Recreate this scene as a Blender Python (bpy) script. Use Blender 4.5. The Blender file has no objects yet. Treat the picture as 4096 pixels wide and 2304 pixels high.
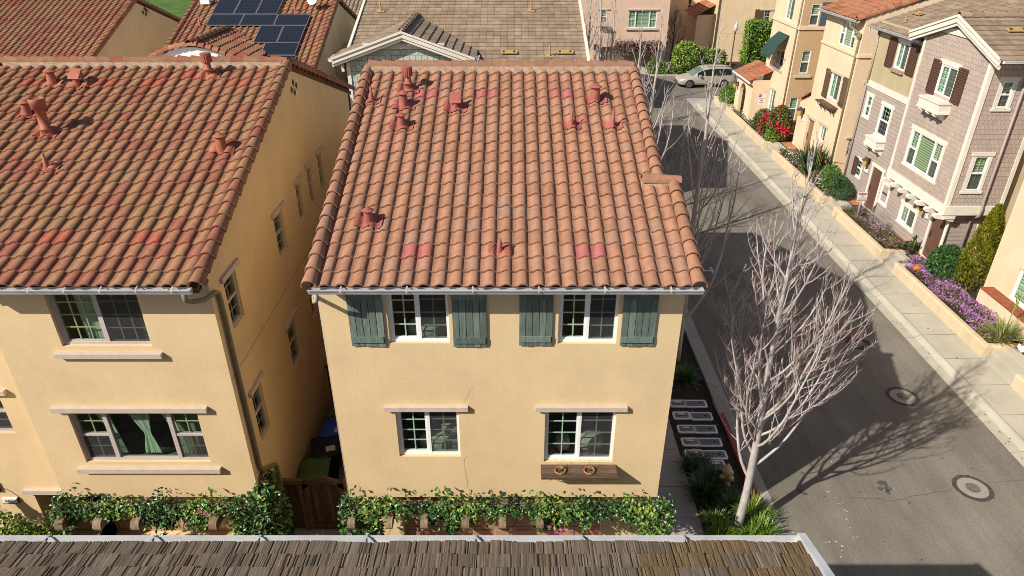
import bpy, math, random
from mathutils import Vector, Matrix
RND = random.Random(11)
SC = bpy.context.scene
COL = SC.collection
V3 = Vector
PI = math.pi
CAM = V3((0.0, 0.0, 13.8))
PITCH = math.radians(28.85)
FOC = 2750.0            # focal length in pixels of the 4096 wide photograph
CP, SP = math.cos(PITCH), math.sin(PITCH)


def ray(u, v):
    dx, dy = (u - 2048) / FOC, (1152 - v) / FOC
    return V3((dx, CP + dy * SP, -SP + dy * CP))


def G(u, v, z=0.0):
    """point on the level z seen at photo pixel (u, v): used to measure positions"""
    r = ray(u, v)
    return CAM + r * ((z - CAM.z) / r.z)


WL = {}


class MB:
    """collects faces, then links them as ONE mesh object"""

    def __init__(s):
        s.v, s.f, s.m, s.c = [], [], [], []
        s.cur = None
        s.mi = 0
        s.smooth = []

    def face(s, pts, c=None, sm=False):
        i = len(s.v)
        s.v.extend((p[0], p[1], p[2]) for p in pts)
        s.f.append(tuple(range(i, i + len(pts))))
        s.m.append(s.mi)
        s.c.append(c if c is not None else s.cur)
        s.smooth.append(sm)

    def faces_i(s, verts, faces, c=None, sm=False):
        i = len(s.v)
        s.v.extend((p[0], p[1], p[2]) for p in verts)
        cc = c if c is not None else s.cur
        for f in faces:
            s.f.append(tuple(k + i for k in f))
            s.m.append(s.mi)
            s.c.append(cc)
            s.smooth.append(sm)

    def hexa(s, p, c=None):
        """8 corners: bottom 4 (ccw from above) then top 4"""
        s.faces_i(p, [(3, 2, 1, 0), (4, 5, 6, 7), (0, 1, 5, 4), (1, 2, 6, 5), (2, 3, 7, 6), (3, 0, 4, 7)], c)

    def box(s, x0, x1, y0, y1, z0, z1, c=None):
        s.hexa([(x0, y0, z0), (x1, y0, z0), (x1, y1, z0), (x0, y1, z0), (x0, y0, z1), (x1, y0, z1), (x1, y1, z1), (x0, y1, z1)], c)

    def pbox(s, pl, u0, u1, v0, v1, d0, d1, c=None):
        P = pl.p
        s.hexa([P(u0, v0, d1), P(u1, v0, d1), P(u1, v0, d0), P(u0, v0, d0), P(u0, v1, d1), P(u1, v1, d1), P(u1, v1, d0), P(u0, v1, d0)], c)

    def bar(s, a, b, w, h, up=V3((0, 0, 1)), c=None):
        a, b = V3(a), V3(b)
        t = (b - a).normalized()
        x = t.cross(up)
        if x.length < 1e-4:
            x = t.cross(V3((1, 0, 0)))
        x.normalize()
        y = x.cross(t)
        x, y = x * w / 2, y * h / 2
        s.hexa([a - x - y, a + x - y, b + x - y, b - x - y, a - x + y, a + x + y, b + x + y, b - x + y], c)

    def prism(s, poly, ext, c=None):
        e = V3(ext)
        n = len(poly)
        vs = [V3(p) for p in poly] + [V3(p) + e for p in poly]
        fs = [tuple(range(n)), tuple(range(2 * n - 1, n - 1, -1))] + [(i, i + n, (i + 1) % n + n, (i + 1) % n) for i in range(n)]
        s.faces_i(vs, fs, c)

    def tube(s, pts, rad, n=6, c=None, cap=True, cols=None):
        pts = [V3(p) for p in pts]
        if not hasattr(rad, '__len__'):
            rad = [rad] * len(pts)
        base = len(s.v)
        t0 = (pts[1] - pts[0]).normalized()
        x = t0.cross(V3((0.31, 0.77, 0.13)))
        x.normalize()
        for i, p in enumerate(pts):
            t = (pts[min(i + 1, len(pts) - 1)] - pts[max(i - 1, 0)]).normalized()
            x = x - t * x.dot(t)
            if x.length < 1e-5:
                x = t.orthogonal()
            x.normalize()
            y = t.cross(x)
            for k in range(n):
                a = 2 * PI * k / n
                q = p + (x * math.cos(a) + y * math.sin(a)) * rad[i]
                s.v.append((q.x, q.y, q.z))
        cc = c if c is not None else s.cur
        for i in range(len(pts) - 1):
            ci = cols[i] if cols else cc
            for k in range(n):
                a, b = base + i * n + k, base + i * n + (k + 1) % n
                s.f.append((a, b, b + n, a + n)); s.m.append(s.mi); s.c.append(ci); s.smooth.append(True)
        if cap:
            s.f.append(tuple(base + k for k in reversed(range(n)))); s.m.append(s.mi); s.c.append(cc); s.smooth.append(False)
            e = base + (len(pts) - 1) * n
            s.f.append(tuple(e + k for k in range(n))); s.m.append(s.mi); s.c.append(cc); s.smooth.append(False)

    def lathe(s, o, prof, n=16, c=None, axis=V3((0, 0, 1)), sm=True, squash=(1, 1)):
        """prof: list of (radius, height) along axis from o"""
        o = V3(o)
        ax = V3(axis).normalized()
        x = ax.orthogonal().normalized() if abs(ax.z) < 0.99 else V3((1, 0, 0))
        y = ax.cross(x)
        vs = []
        for r, h in prof:
            for k in range(n):
                a = 2 * PI * k / n
                vs.append(o + ax * h + (x * math.cos(a) * squash[0] + y * math.sin(a) * squash[1]) * r)
        fs = []
        for i in range(len(prof) - 1):
            for k in range(n):
                k2 = (k + 1) % n
                fs.append((i * n + k, i * n + k2, (i + 1) * n + k2, (i + 1) * n + k))
        s.faces_i(vs, fs, c, sm)
        s.faces_i([vs[k] for k in range(n)][::-1], [tuple(range(n))], c)
        s.faces_i(vs[-n:], [tuple(range(n))], c)

    def build(s, name, mats, parent=None, world=True, label=None):
        if not isinstance(mats, (list, tuple)):
            mats = [mats]
        me = bpy.data.meshes.new(name)
        if parent is not None:
            off = WL[parent.name] if world else V3((0, 0, 0))
        else:
            if world:
                xs = [p[0] for p in s.v]; ys = [p[1] for p in s.v]; zs = [p[2] for p in s.v]
                off = V3(((min(xs) + max(xs)) / 2, (min(ys) + max(ys)) / 2, min(zs)))
            else:
                off = V3((0, 0, 0))
        ox, oy, oz = off
        me.from_pydata([(a - ox, b - oy, c - oz) for a, b, c in s.v], [], s.f)
        for m in mats:
            me.materials.append(m)
        if len(mats) > 1:
            me.polygons.foreach_set('material_index', s.m)
        if any(s.smooth):
            me.polygons.foreach_set('use_smooth', s.smooth)
        if any(c is not None for c in s.c):
            at = me.color_attributes.new('tint', 'FLOAT_COLOR', 'CORNER')
            buf = []
            for f, c in zip(s.f, s.c):
                c = c or (0.5, 0.0, 0.5)
                buf.extend((c[0], c[1], c[2], 1.0) * len(f))
            at.data.foreach_set('color', buf)
        me.update()
        o = bpy.data.objects.new(name, me)
        COL.objects.link(o)
        if parent is not None:
            o.parent = parent
            WL[o.name] = V3(off)
        else:
            o.location = off
            WL[o.name] = V3(off)
        if label:
            o['label'] = label
        return o


class Pl:
    """vertical wall plane: O on the ground, U along the wall (left to right as seen), N outwards"""

    def __init__(s, O, U, N):
        s.O, s.U, s.N = V3(O), V3(U), V3(N)

    def p(s, u, v, d=0.0):
        return s.O + s.U * u + V3((0, 0, v)) + s.N * d

    def hit(s, px, py, d=0.0):
        r = ray(px, py)
        o = s.O + s.N * d
        t = (o - CAM).dot(s.N) / r.dot(s.N)
        q = CAM + r * t - o
        return q.dot(s.U), q.z

    def rect(s, bl, tr, d=0.0):
        a, b = s.hit(*bl, d), s.hit(*tr, d)
        return (min(a[0], b[0]), max(a[0], b[0]), min(a[1], b[1]), max(a[1], b[1]))


def thing(name, label, cat, loc=(0, 0, 0), rot=0.0, group=None):
    o = bpy.data.objects.new(name, None)
    COL.objects.link(o)
    o.location = loc
    o.rotation_euler = (0, 0, rot)
    o['label'] = label
    o['category'] = cat
    if group:
        o['group'] = group
    WL[o.name] = V3(loc)
    return o


def tag(o, label, cat, group=None):
    o['label'] = label
    o['category'] = cat
    if group:
        o['group'] = group
    return o


def kind(o, k, label=None):
    o['kind'] = k
    if label:
        o['label'] = label
    return o


def dup(root, loc, rot=None, label=None, scale=None):
    r = root.copy()
    COL.objects.link(r)
    r.location = loc
    if rot is not None:
        r.rotation_euler = (0, 0, rot)
    if scale is not None:
        r.scale = scale
    if label:
        r['label'] = label
    for ch in list(root.children):
        c = ch.copy()
        COL.objects.link(c)
        c.parent = r
        for g in list(ch.children):
            d = g.copy()
            COL.objects.link(d)
            d.parent = c
    return r


def text_faces(mb, body, size, pos, xdir, ydir, c=None, thick=0.0):
    """flat lettering: pos is the centre of the text"""
    cu = bpy.data.curves.new('lettering', 'FONT')
    cu.body = body
    cu.size = size
    cu.align_x = 'CENTER'
    cu.align_y = 'CENTER'
    cu.resolution_u = 3
    ob = bpy.data.objects.new('lettering', cu)
    me = bpy.data.meshes.new_from_object(ob)
    xd, yd, pos = V3(xdir), V3(ydir), V3(pos)
    mb.faces_i([pos + xd * v.co.x + yd * v.co.y for v in me.vertices], [tuple(p.vertices) for p in me.polygons], c)
    bpy.data.objects.remove(ob)
    bpy.data.meshes.remove(me)
    bpy.data.curves.remove(cu)


# ------------------------------------------------------------------ materials
def new_mat(name):
    m = bpy.data.materials.new(name)
    m.use_nodes = True
    nt = m.node_tree
    return m, nt, nt.nodes, nt.links, nt.nodes['Principled BSDF']


def mixc(nd, lk, fac, a, b, mode='MIX'):
    n = nd.new('ShaderNodeMix')
    n.data_type = 'RGBA'
    n.blend_type = mode
    for sock, val in ((n.inputs[0], fac), (n.inputs[6], a), (n.inputs[7], b)):
        if hasattr(val, 'is_linked'):
            lk.new(val, sock)
        elif isinstance(val, (int, float)):
            sock.default_value = val
        else:
            sock.default_value = (*val, 1)
    return n.outputs[2]


def noise(nd, lk, vec, scale, detail=4, rough=0.6):
    n = nd.new('ShaderNodeTexNoise')
    n.inputs['Scale'].default_value = scale
    n.inputs['Detail'].default_value = detail
    n.inputs['Roughness'].default_value = rough
    if vec is not None:
        lk.new(vec, n.inputs['Vector'])
    return n.outputs['Fac']


def ramp(nd, lk, fac, stops):
    n = nd.new('ShaderNodeValToRGB')
    e = n.color_ramp.elements
    while len(e) < len(stops):
        e.new(0.5)
    for el, (p, c) in zip(e, stops):
        el.position = p
        el.color = (*c, 1) if len(c) == 3 else c
    lk.new(fac, n.inputs['Fac'])
    return n.outputs['Color']


def gray(a):
    return (a, a, a)


def coords(nd, lk, scale=(1, 1, 1)):
    t = nd.new('ShaderNodeTexCoord')
    m = nd.new('ShaderNodeMapping')
    m.inputs['Scale'].default_value = scale
    lk.new(t.outputs['Object'], m.inputs['Vector'])
    return m.outputs['Vector']


def bump(nd, lk, h, bs, strength, dist=0.02, prev=None):
    b = nd.new('ShaderNodeBump')
    b.inputs['Strength'].default_value = strength
    b.inputs['Distance'].default_value = dist
    lk.new(h, b.inputs['Height'])
    if prev is not None:
        lk.new(prev, b.inputs['Normal'])
    lk.new(b.outputs['Normal'], bs.inputs['Normal'])
    return b.outputs['Normal']


def mul(c, k):
    return tuple(min(1, x * k) for x in c)


def M(name, col, rough=0.8, vs=3.0, va=0.12, bsc=0.0, bst=0.0, spec=0.3, metal=0.0, stretch=(1, 1, 1), fine=0.0, fsc=60.0, bdist=0.02):
    m, nt, nd, lk, bs = new_mat(name)
    bs.inputs['Roughness'].default_value = rough
    bs.inputs['Specular IOR Level'].default_value = spec
    bs.inputs['Metallic'].default_value = metal
    if va > 0:
        vec = coords(nd, lk, stretch)
        f = noise(nd, lk, vec, vs, 5, 0.6)
        r = ramp(nd, lk, f, [(0.3, mul(col, 1 - va)), (0.7, mul(col, 1 + va))])
        if fine > 0:
            f2 = noise(nd, lk, vec, fsc, 3, 0.7)
            g = ramp(nd, lk, f2, [(0.3, gray(1 - fine)), (0.7, gray(1.0))])
            r = mixc(nd, lk, 1.0, r, g, 'MULTIPLY')
        lk.new(r, bs.inputs['Base Color'])
        if bst > 0:
            bump(nd, lk, noise(nd, lk, vec, bsc, 4, 0.65), bs, bst, bdist)
    else:
        bs.inputs['Base Color'].default_value = (*col, 1)
    return m


def stucco(name, col, streak=0.03):
    m, nt, nd, lk, bs = new_mat(name)
    bs.inputs['Roughness'].default_value = 0.92
    bs.inputs['Specular IOR Level'].default_value = 0.15
    vec = coords(nd, lk)
    big = ramp(nd, lk, noise(nd, lk, vec, 0.8, 6, 0.66), [(0.28, mul(col, 0.88)), (0.5, mul(col, .97)), (0.75, mul(col, 1.05))])
    vst = coords(nd, lk, (3.0, 3.0, 0.25))
    st = ramp(nd, lk, noise(nd, lk, vst, 1.2, 5, 0.65), [(0.35, gray(1 - streak)), (0.62, gray(1.0))])
    c = mixc(nd, lk, 1.0, big, st, 'MULTIPLY')
    fine = ramp(nd, lk, noise(nd, lk, vec, 45, 4, 0.75), [(0.3, gray(0.93)), (0.7, gray(1.03))])
    c = mixc(nd, lk, 1.0, c, fine, 'MULTIPLY')
    lk.new(c, bs.inputs['Base Color'])
    bump(nd, lk, noise(nd, lk, vec, 55, 4, 0.6), bs, 0.35, 0.015)
    return m


def attr(nd):
    a = nd.new('ShaderNodeAttribute')
    a.attribute_name = 'tint'
    s = nd.new('ShaderNodeSeparateColor')
    nd.id_data.links.new(a.outputs['Color'], s.inputs['Color'])
    return s.outputs['Red'], s.outputs['Green'], s.outputs['Blue']


def tinted(name, stops, rough=0.8, red=None, dirt=0.25, dsc=2.5, bsc=40, bst=0.25, spec=0.3, stretch=(1, 1, 1), fine=0.15, moss=None, blue_as_dark=False):
    """colour from the per-piece random number in tint.r; tint.g switches to `red`"""
    m, nt, nd, lk, bs = new_mat(name)
    bs.inputs['Roughness'].default_value = rough
    bs.inputs['Specular IOR Level'].default_value = spec
    r, g, b = attr(nd)
    c = ramp(nd, lk, r, stops)
    if red:
        c = mixc(nd, lk, g, c, red)
    vec = coords(nd, lk, stretch)
    if dirt > 0:
        d = ramp(nd, lk, noise(nd, lk, vec, dsc, 6, 0.68), [(0.35, gray(1 - dirt)), (0.65, gray(1.05))])
        c = mixc(nd, lk, 1.0, c, d, 'MULTIPLY')
    if moss:
        mf = ramp(nd, lk, noise(nd, lk, vec, 1.1, 6, 0.72), [(0.52, gray(0.0)), (0.72, gray(0.55))])
        c = mixc(nd, lk, mf, c, moss)
    if fine > 0:
        f = ramp(nd, lk, noise(nd, lk, vec, 70, 3, 0.8), [(0.3, gray(1 - fine)), (0.7, gray(1.04))])
        c = mixc(nd, lk, 1.0, c, f, 'MULTIPLY')
    lk.new(c, bs.inputs['Base Color'])
    if bst > 0:
        bump(nd, lk, noise(nd, lk, vec, bsc, 4, 0.7), bs, bst, 0.01)
    return m


def siding(name, col, bw, bh, gap=0.012, line=0.45, var=0.06, offset=0.5):
    """shingles or lap boards on upright walls facing along X or Y"""
    m, nt, nd, lk, bs = new_mat(name)
    bs.inputs['Roughness'].default_value = 0.85
    bs.inputs['Specular IOR Level'].default_value = 0.2
    t = nd.new('ShaderNodeTexCoord')
    sp = nd.new('ShaderNodeSeparateXYZ')
    lk.new(t.outputs['Object'], sp.inputs[0])
    ad = nd.new('ShaderNodeMath')
    ad.operation = 'ADD'
    lk.new(sp.outputs[0], ad.inputs[0])
    lk.new(sp.outputs[1], ad.inputs[1])
    cb = nd.new('ShaderNodeCombineXYZ')
    lk.new(ad.outputs[0], cb.inputs[0])
    lk.new(sp.outputs[2], cb.inputs[1])
    b = nd.new('ShaderNodeTexBrick')
    b.offset = offset
    b.inputs['Scale'].default_value = 1
    b.inputs['Mortar Size'].default_value = gap
    b.inputs['Mortar Smooth'].default_value = 0.1
    b.inputs['Brick Width'].default_value = bw
    b.inputs['Row Height'].default_value = bh
    b.inputs['Color1'].default_value = (*mul(col, 1 - var), 1)
    b.inputs['Color2'].default_value = (*mul(col, 1 + var), 1)
    b.inputs['Mortar'].default_value = (*mul(col, line), 1)
    lk.new(cb.outputs[0], b.inputs['Vector'])
    f = ramp(nd, lk, noise(nd, lk, t.outputs['Object'], 1.3, 6, 0.7), [(0.3, gray(0.86)), (0.7, gray(1.04))])
    lk.new(mixc(nd, lk, 1.0, b.outputs['Color'], f, 'MULTIPLY'), bs.inputs['Base Color'])
    iv = nd.new('ShaderNodeMath')
    iv.operation = 'SUBTRACT'
    iv.inputs[0].default_value = 1
    lk.new(b.outputs['Fac'], iv.inputs[1])
    bump(nd, lk, iv.outputs[0], bs, 0.8, 0.012)
    return m
# ------------------------------------------------------------------ material library
MT = {}
MT['stucco_gold'] = stucco('stucco_gold', (0.735, 0.555, 0.325))
MT['stucco_gold_side'] = MT['stucco_gold']
MT['stucco_cream'] = stucco('stucco_cream', (0.74, 0.56, 0.36), 0.05)
MT['stucco_peach'] = stucco('stucco_peach', (0.78, 0.60, 0.41), 0.05)
MT['stucco_tan_and_shade'] = stucco('stucco_tan_and_shade', (0.55, 0.38, 0.21), 0.06)  # tan houses; also the awning house side, its shade put into the colour
MT['stucco_pink'] = stucco('stucco_pink', (0.70, 0.50, 0.38), 0.06)
MT['stucco_pale'] = stucco('stucco_pale', (0.62, 0.51, 0.34), 0.06)
MT['stucco_sage'] = stucco('stucco_sage', (0.48, 0.41, 0.25), 0.10)
MT['wall_plaster'] = stucco('wall_plaster', (0.66, 0.52, 0.35), 0.12)
MT['shingle_mauve'] = siding('shingle_mauve', (0.47, 0.375, 0.315), 0.16, 0.185, 0.008, 0.66)
MT['lap_mauve'] = siding('lap_mauve', (0.42, 0.345, 0.30), 40.0, 0.19, 0.011, 0.6, 0.03)
MT['shingle_gray'] = siding('shingle_gray', (0.50, 0.53, 0.47), 0.26, 0.23, 0.012, 0.5)
MT['trim_white'] = M('trim_white', (0.70, 0.66, 0.565), 0.6, 2.0, 0.08)
MT['vinyl'] = M('vinyl', (0.80, 0.80, 0.80), 0.4, 2.0, 0.03)
MT['vinyl_gray'] = M('vinyl_gray', (0.50, 0.43, 0.40), 0.45, 2.0, 0.05)
MT['lintel'] = M('lintel', (0.52, 0.44, 0.36), 0.85, 6.0, 0.08, 60, 0.25)
MT['muntin'] = M('muntin', (0.80, 0.88, 0.82), 0.4, va=0)
MT['muntin_tan'] = M('muntin_tan', (0.62, 0.60, 0.40), 0.4, va=0)
MT['gutter_gray'] = M('gutter_gray', (0.56, 0.56, 0.57), 0.38, 3.0, 0.12, metal=0.15, fine=0.1)
MT['gutter_tan'] = M('gutter_tan', (0.46, 0.40, 0.33), 0.45, 3.0, 0.15)
MT['pipe_olive'] = M('pipe_olive', (0.22, 0.18, 0.11), 0.45, 4.0, 0.15)
MT['pipe_beige'] = M('pipe_beige', (0.42, 0.35, 0.26), 0.5, 4.0, 0.12)
MT['pipe_mauve'] = M('pipe_mauve', (0.33, 0.27, 0.25), 0.5, 4.0, 0.1)
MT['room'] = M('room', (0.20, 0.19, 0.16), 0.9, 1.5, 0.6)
MT['curtain'] = M('curtain', (0.62, 0.74, 0.62), 0.9, 8.0, 0.1)
MT['linen'] = M('linen', (0.62, 0.60, 0.50), 0.9, 12.0, 0.3, 30, 0.4)
MT['mortar'] = M('mortar', (0.44, 0.35, 0.26), 0.95, 9.0, 0.3, 25, 0.7)
MT['black'] = M('black', (0.02, 0.018, 0.016), 0.6, va=0)
MT['iron'] = M('iron', (0.05, 0.035, 0.028), 0.5, 10, 0.2)
MT['deck'] = M('deck', (0.10, 0.07, 0.05), 0.9, 4, 0.2)
MT['soffit'] = M('soffit', (0.42, 0.33, 0.22), 0.85, 4, 0.1)


def glass_mat(name, tint, ior=1.5, rough=0.01):
    m, nt, nd, lk, bs = new_mat(name)
    nd.remove(bs)
    out = nd['Material Output']
    tr = nd.new('ShaderNodeBsdfTransparent')
    tr.inputs['Color'].default_value = (*tint, 1)
    gl = nd.new('ShaderNodeBsdfGlossy')
    gl.inputs['Roughness'].default_value = rough
    lw = nd.new('ShaderNodeLayerWeight')
    lw.inputs['Blend'].default_value = 0.5
    pw = nd.new('ShaderNodeMath')
    pw.operation = 'POWER'
    pw.inputs[1].default_value = 4
    lk.new(lw.outputs['Facing'], pw.inputs[0])
    fr = nd.new('ShaderNodeMath')
    fr.operation = 'MULTIPLY_ADD'
    fr.inputs[1].default_value = 0.9
    fr.inputs[2].default_value = 0.07
    lk.new(pw.outputs[0], fr.inputs[0])
    mx = nd.new('ShaderNodeMixShader')
    lk.new(fr.outputs[0], mx.inputs[0])
    lk.new(tr.outputs[0], mx.inputs[1])
    lk.new(gl.outputs[0], mx.inputs[2])
    lk.new(mx.outputs[0], out.inputs['Surface'])
    return m


MT['glass'] = glass_mat('glass', (0.68, 0.80, 0.71), 1.65)


def screen_mat():
    m, nt, nd, lk, bs = new_mat('insect_screen')
    bs.inputs['Base Color'].default_value = (0.05, 0.05, 0.055, 1)
    bs.inputs['Roughness'].default_value = 0.7
    bs.inputs['Alpha'].default_value = 0.5
    return m


MT['screen'] = screen_mat()


def slat_mat(name, col, rows, dark=0.45):
    """horizontal blind or louvre slats"""
    m, nt, nd, lk, bs = new_mat(name)
    t = nd.new('ShaderNodeTexCoord')
    w = nd.new('ShaderNodeTexWave')
    w.bands_direction = 'Z'
    w.inputs['Scale'].default_value = rows
    w.inputs['Distortion'].default_value = 0
    lk.new(t.outputs['Object'], w.inputs['Vector'])
    c = ramp(nd, lk, w.outputs['Fac'], [(0.2, mul(col, dark)), (0.5, col)])
    lk.new(c, bs.inputs['Base Color'])
    bs.inputs['Roughness'].default_value = 0.7
    bump(nd, lk, w.outputs['Fac'], bs, 0.7, 0.02)
    return m


MT['blind'] = slat_mat('blind', (0.62, 0.72, 0.55), 2.6)
MT['blind_cream'] = slat_mat('blind_cream', (0.66, 0.66, 0.45), 3.2)
MT['louvre_brown'] = slat_mat('louvre_brown', (0.105, 0.045, 0.030), 3.5, 0.55)

TERRA = [(0.0, (0.345, 0.178, 0.112)), (0.35, (0.39, 0.20, 0.125)), (0.7, (0.425, 0.218, 0.138)), (1.0, (0.36, 0.212, 0.148))]
MT['tile_even'] = tinted('tile_even', TERRA, 0.85, (0.43, 0.15, 0.13), 0.18, 7.0, 35, 0.25, 0.08, moss=None, fine=0.2)
MT['tile_mixed'] = tinted('tile_mixed', [(0.0, (0.31, 0.175, 0.095)), (0.45, (0.37, 0.19, 0.108)), (0.68, (0.34, 0.145, 0.092)), (0.88, (0.32, 0.12, 0.085)), (1.0, (0.36, 0.135, 0.09))], 0.85, (0.41, 0.125, 0.08), 0.26, 6.0, 35, 0.3, 0.08, moss=(0.23, 0.165, 0.075))
MT['tile_orange'] = tinted('tile_orange', [(0.0, (0.28, 0.10, 0.055)), (0.5, (0.40, 0.165, 0.085)), (1.0, (0.40, 0.20, 0.115))], 0.85, (0.55, 0.10, 0.05), 0.2, 2.0, 35, 0.2)
MT['tile_flat'] = tinted('tile_flat', [(0.0, (0.27, 0.195, 0.13)), (0.5, (0.335, 0.245, 0.165)), (1.0, (0.39, 0.295, 0.21))], 0.88, None, 0.22, 1.6, 45, 0.2)
MT['vent_red'] = M('vent_red', (0.33, 0.105, 0.08), 0.55, 5.0, 0.2, 20, 0.1)
MT['vent_orange'] = M('vent_orange', (0.36, 0.12, 0.07), 0.6, 6.0, 0.25, 20, 0.15)
MT['vent_ochre'] = M('vent_ochre', (0.42, 0.27, 0.10), 0.7, 6.0, 0.15)
MT['shake'] = tinted('shake', [(0.0, (0.17, 0.132, 0.098)), (0.35, (0.22, 0.171, 0.127)), (0.65, (0.255, 0.20, 0.15)), (1.0, (0.29, 0.23, 0.172))], 0.92, (0.24, 0.16, 0.085), 0.5, 2.2, 30, 0.6, 0.2, stretch=(12, 1.0, 1.0), fine=0.45)
MT['shutter_green'] = tinted('shutter_green', [(0.0, (0.13, 0.175, 0.15)), (0.5, (0.18, 0.235, 0.205)), (1.0, (0.235, 0.295, 0.255))], 0.7, None, 0.38, 3.5, 30, 0.35, 0.3, stretch=(7, 7, 0.9), fine=0.3)
MT['shutter_brown'] = tinted('shutter_brown', [(0.0, (0.12, 0.075, 0.045)), (1.0, (0.20, 0.13, 0.08))], 0.75, None, 0.4, 4, 30, 0.3, 0.3, stretch=(6, 6, 0.8))
MT['wood_shelf'] = tinted('wood_shelf', [(0.0, (0.14, 0.085, 0.055)), (1.0, (0.22, 0.14, 0.095))], 0.7, None, 0.55, 4.0, 30, 0.4, 0.3, stretch=(0.8, 9, 9), fine=0.3)
MT['beam_wood'] = tinted('beam_wood', [(0.0, (0.28, 0.19, 0.12)), (1.0, (0.40, 0.30, 0.21))], 0.85, None, 0.45, 5, 40, 0.5, 0.2, stretch=(5, 1, 1), fine=0.3)
MT['gate_wood'] = tinted('gate_wood', [(0.0, (0.12, 0.07, 0.042)), (1.0, (0.26, 0.165, 0.10))], 0.85, None, 0.5, 4, 30, 0.4, 0.2, stretch=(6, 6, 0.7), fine=0.3)
MT['garage_tan'] = M('garage_tan', (0.42, 0.29, 0.19), 0.6, 3, 0.06)
MT['garage_rose'] = M('garage_rose', (0.36, 0.20, 0.14), 0.6, 3, 0.06)
MT['garage_dark'] = M('garage_dark', (0.20, 0.15, 0.10), 0.6, 3, 0.08)
MT['door_brown'] = M('door_brown', (0.13, 0.065, 0.045), 0.45, 3, 0.12)
MT['door_tan'] = M('door_tan', (0.26, 0.17, 0.095), 0.55, 6, 0.15, stretch=(6, 6, 0.6))
MT['awning'] = M('awning', (0.025, 0.060, 0.050), 0.85, 5, 0.12, 90, 0.2)
MT['leaf'] = tinted('leaf', [(0.0, (0.012, 0.032, 0.010)), (0.45, (0.040, 0.105, 0.024)), (0.8, (0.10, 0.20, 0.035)), (1.0, (0.24, 0.31, 0.05))], 0.36, (0.50, 0.05, 0.30), 0.0, bst=0, spec=0.5, fine=0)
MT['leaf_olive'] = tinted('leaf_olive', [(0.0, (0.035, 0.045, 0.012)), (0.5, (0.10, 0.105, 0.022)), (1.0, (0.20, 0.17, 0.05))], 0.5, (0.42, 0.18, 0.45), 0.0, bst=0, spec=0.3, fine=0)
MT['leaf_white'] = tinted('leaf_white', [(0.0, (0.03, 0.045, 0.015)), (0.5, (0.075, 0.10, 0.03)), (1.0, (0.14, 0.15, 0.06))], 0.5, (0.75, 0.74, 0.68), 0.0, bst=0, spec=0.3, fine=0)
MT['leaf_red'] = tinted('leaf_red', [(0.0, (0.02, 0.045, 0.012)), (0.5, (0.06, 0.10, 0.02)), (1.0, (0.14, 0.18, 0.03))], 0.4, (0.58, 0.012, 0.045), 0.0, bst=0, spec=0.3, fine=0)
MT['leaf_cypress'] = tinted('leaf_cypress', [(0.0, (0.055, 0.065, 0.006)), (0.5, (0.13, 0.14, 0.010)), (0.9, (0.24, 0.22, 0.015)), (1.0, (0.28, 0.15, 0.04))], 0.6, None, 0.0, bst=0, spec=0.2, fine=0)
MT['leaf_bright'] = tinted('leaf_bright', [(0.0, (0.03, 0.075, 0.010)), (0.5, (0.09, 0.18, 0.02)), (1.0, (0.28, 0.36, 0.05))], 0.4, None, 0.0, bst=0, spec=0.4, fine=0)
MT['leaf_flax'] = tinted('leaf_flax', [(0.0, (0.06, 0.10, 0.02)), (0.5, (0.20, 0.24, 0.06)), (1.0, (0.46, 0.46, 0.20))], 0.45, (0.75, 0.22, 0.03), 0.0, bst=0, spec=0.4, fine=0)
MT['bark'] = tinted('bark', [(0.0, (0.41, 0.365, 0.34)), (0.5, (0.52, 0.47, 0.44)), (1.0, (0.62, 0.565, 0.535))], 0.78, (0.40, 0.12, 0.085), 0.33, 6, 30, 0.4, 0.25, stretch=(1, 1, 0.5), fine=0.2)
MT['bark_brown'] = tinted('bark_brown', [(0.0, (0.14, 0.09, 0.07)), (1.0, (0.24, 0.16, 0.125))], 0.8, (0.25, 0.10, 0.07), 0.3, 4, 30, 0.3, 0.2)
MT['soil'] = M('soil', (0.055, 0.038, 0.028), 0.95, 6, 0.4, 30, 0.9, fine=0.5, fsc=40)
MT['concrete'] = M('concrete', (0.45, 0.415, 0.335), 0.9, 0.8, 0.12, 40, 0.2, fine=0.1, fsc=50)
MT['concrete_gray'] = M('concrete_gray', (0.36, 0.345, 0.31), 0.9, 0.8, 0.12, 40, 0.2, fine=0.1, fsc=50)
MT['kerb_red'] = M('kerb_red', (0.34, 0.075, 0.055), 0.75, 5, 0.25, fine=0.2)
MT['terracotta'] = M('terracotta', (0.42, 0.19, 0.095), 0.8, 1.6, 0.22, 30, 0.1, fine=0.15)
MT['pot_clay'] = M('pot_clay', (0.40, 0.16, 0.08), 0.8, 8, 0.15)
MT['grass_far'] = M('grass_far', (0.10, 0.19, 0.03), 0.9, 0.35, 0.45, fine=0.5, fsc=8)
MT['paint_white'] = M('paint_white', (0.62, 0.62, 0.60), 0.8, 8, 0.25, fine=0.4, fsc=30)
MT['bin_green'] = M('bin_green', (0.085, 0.14, 0.035), 0.45, 5, 0.2)
MT['bin_blue'] = M('bin_blue', (0.04, 0.10, 0.45), 0.45, 5, 0.2)
MT['bin_black'] = M('bin_black', (0.02, 0.02, 0.022), 0.45, 5, 0.2)
MT['white_label'] = M('white_label', (0.7, 0.66, 0.62), 0.6, 14, 0.25)
MT['silver'] = M('silver', (0.55, 0.55, 0.57), 0.35, va=0, metal=0.6)


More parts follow.
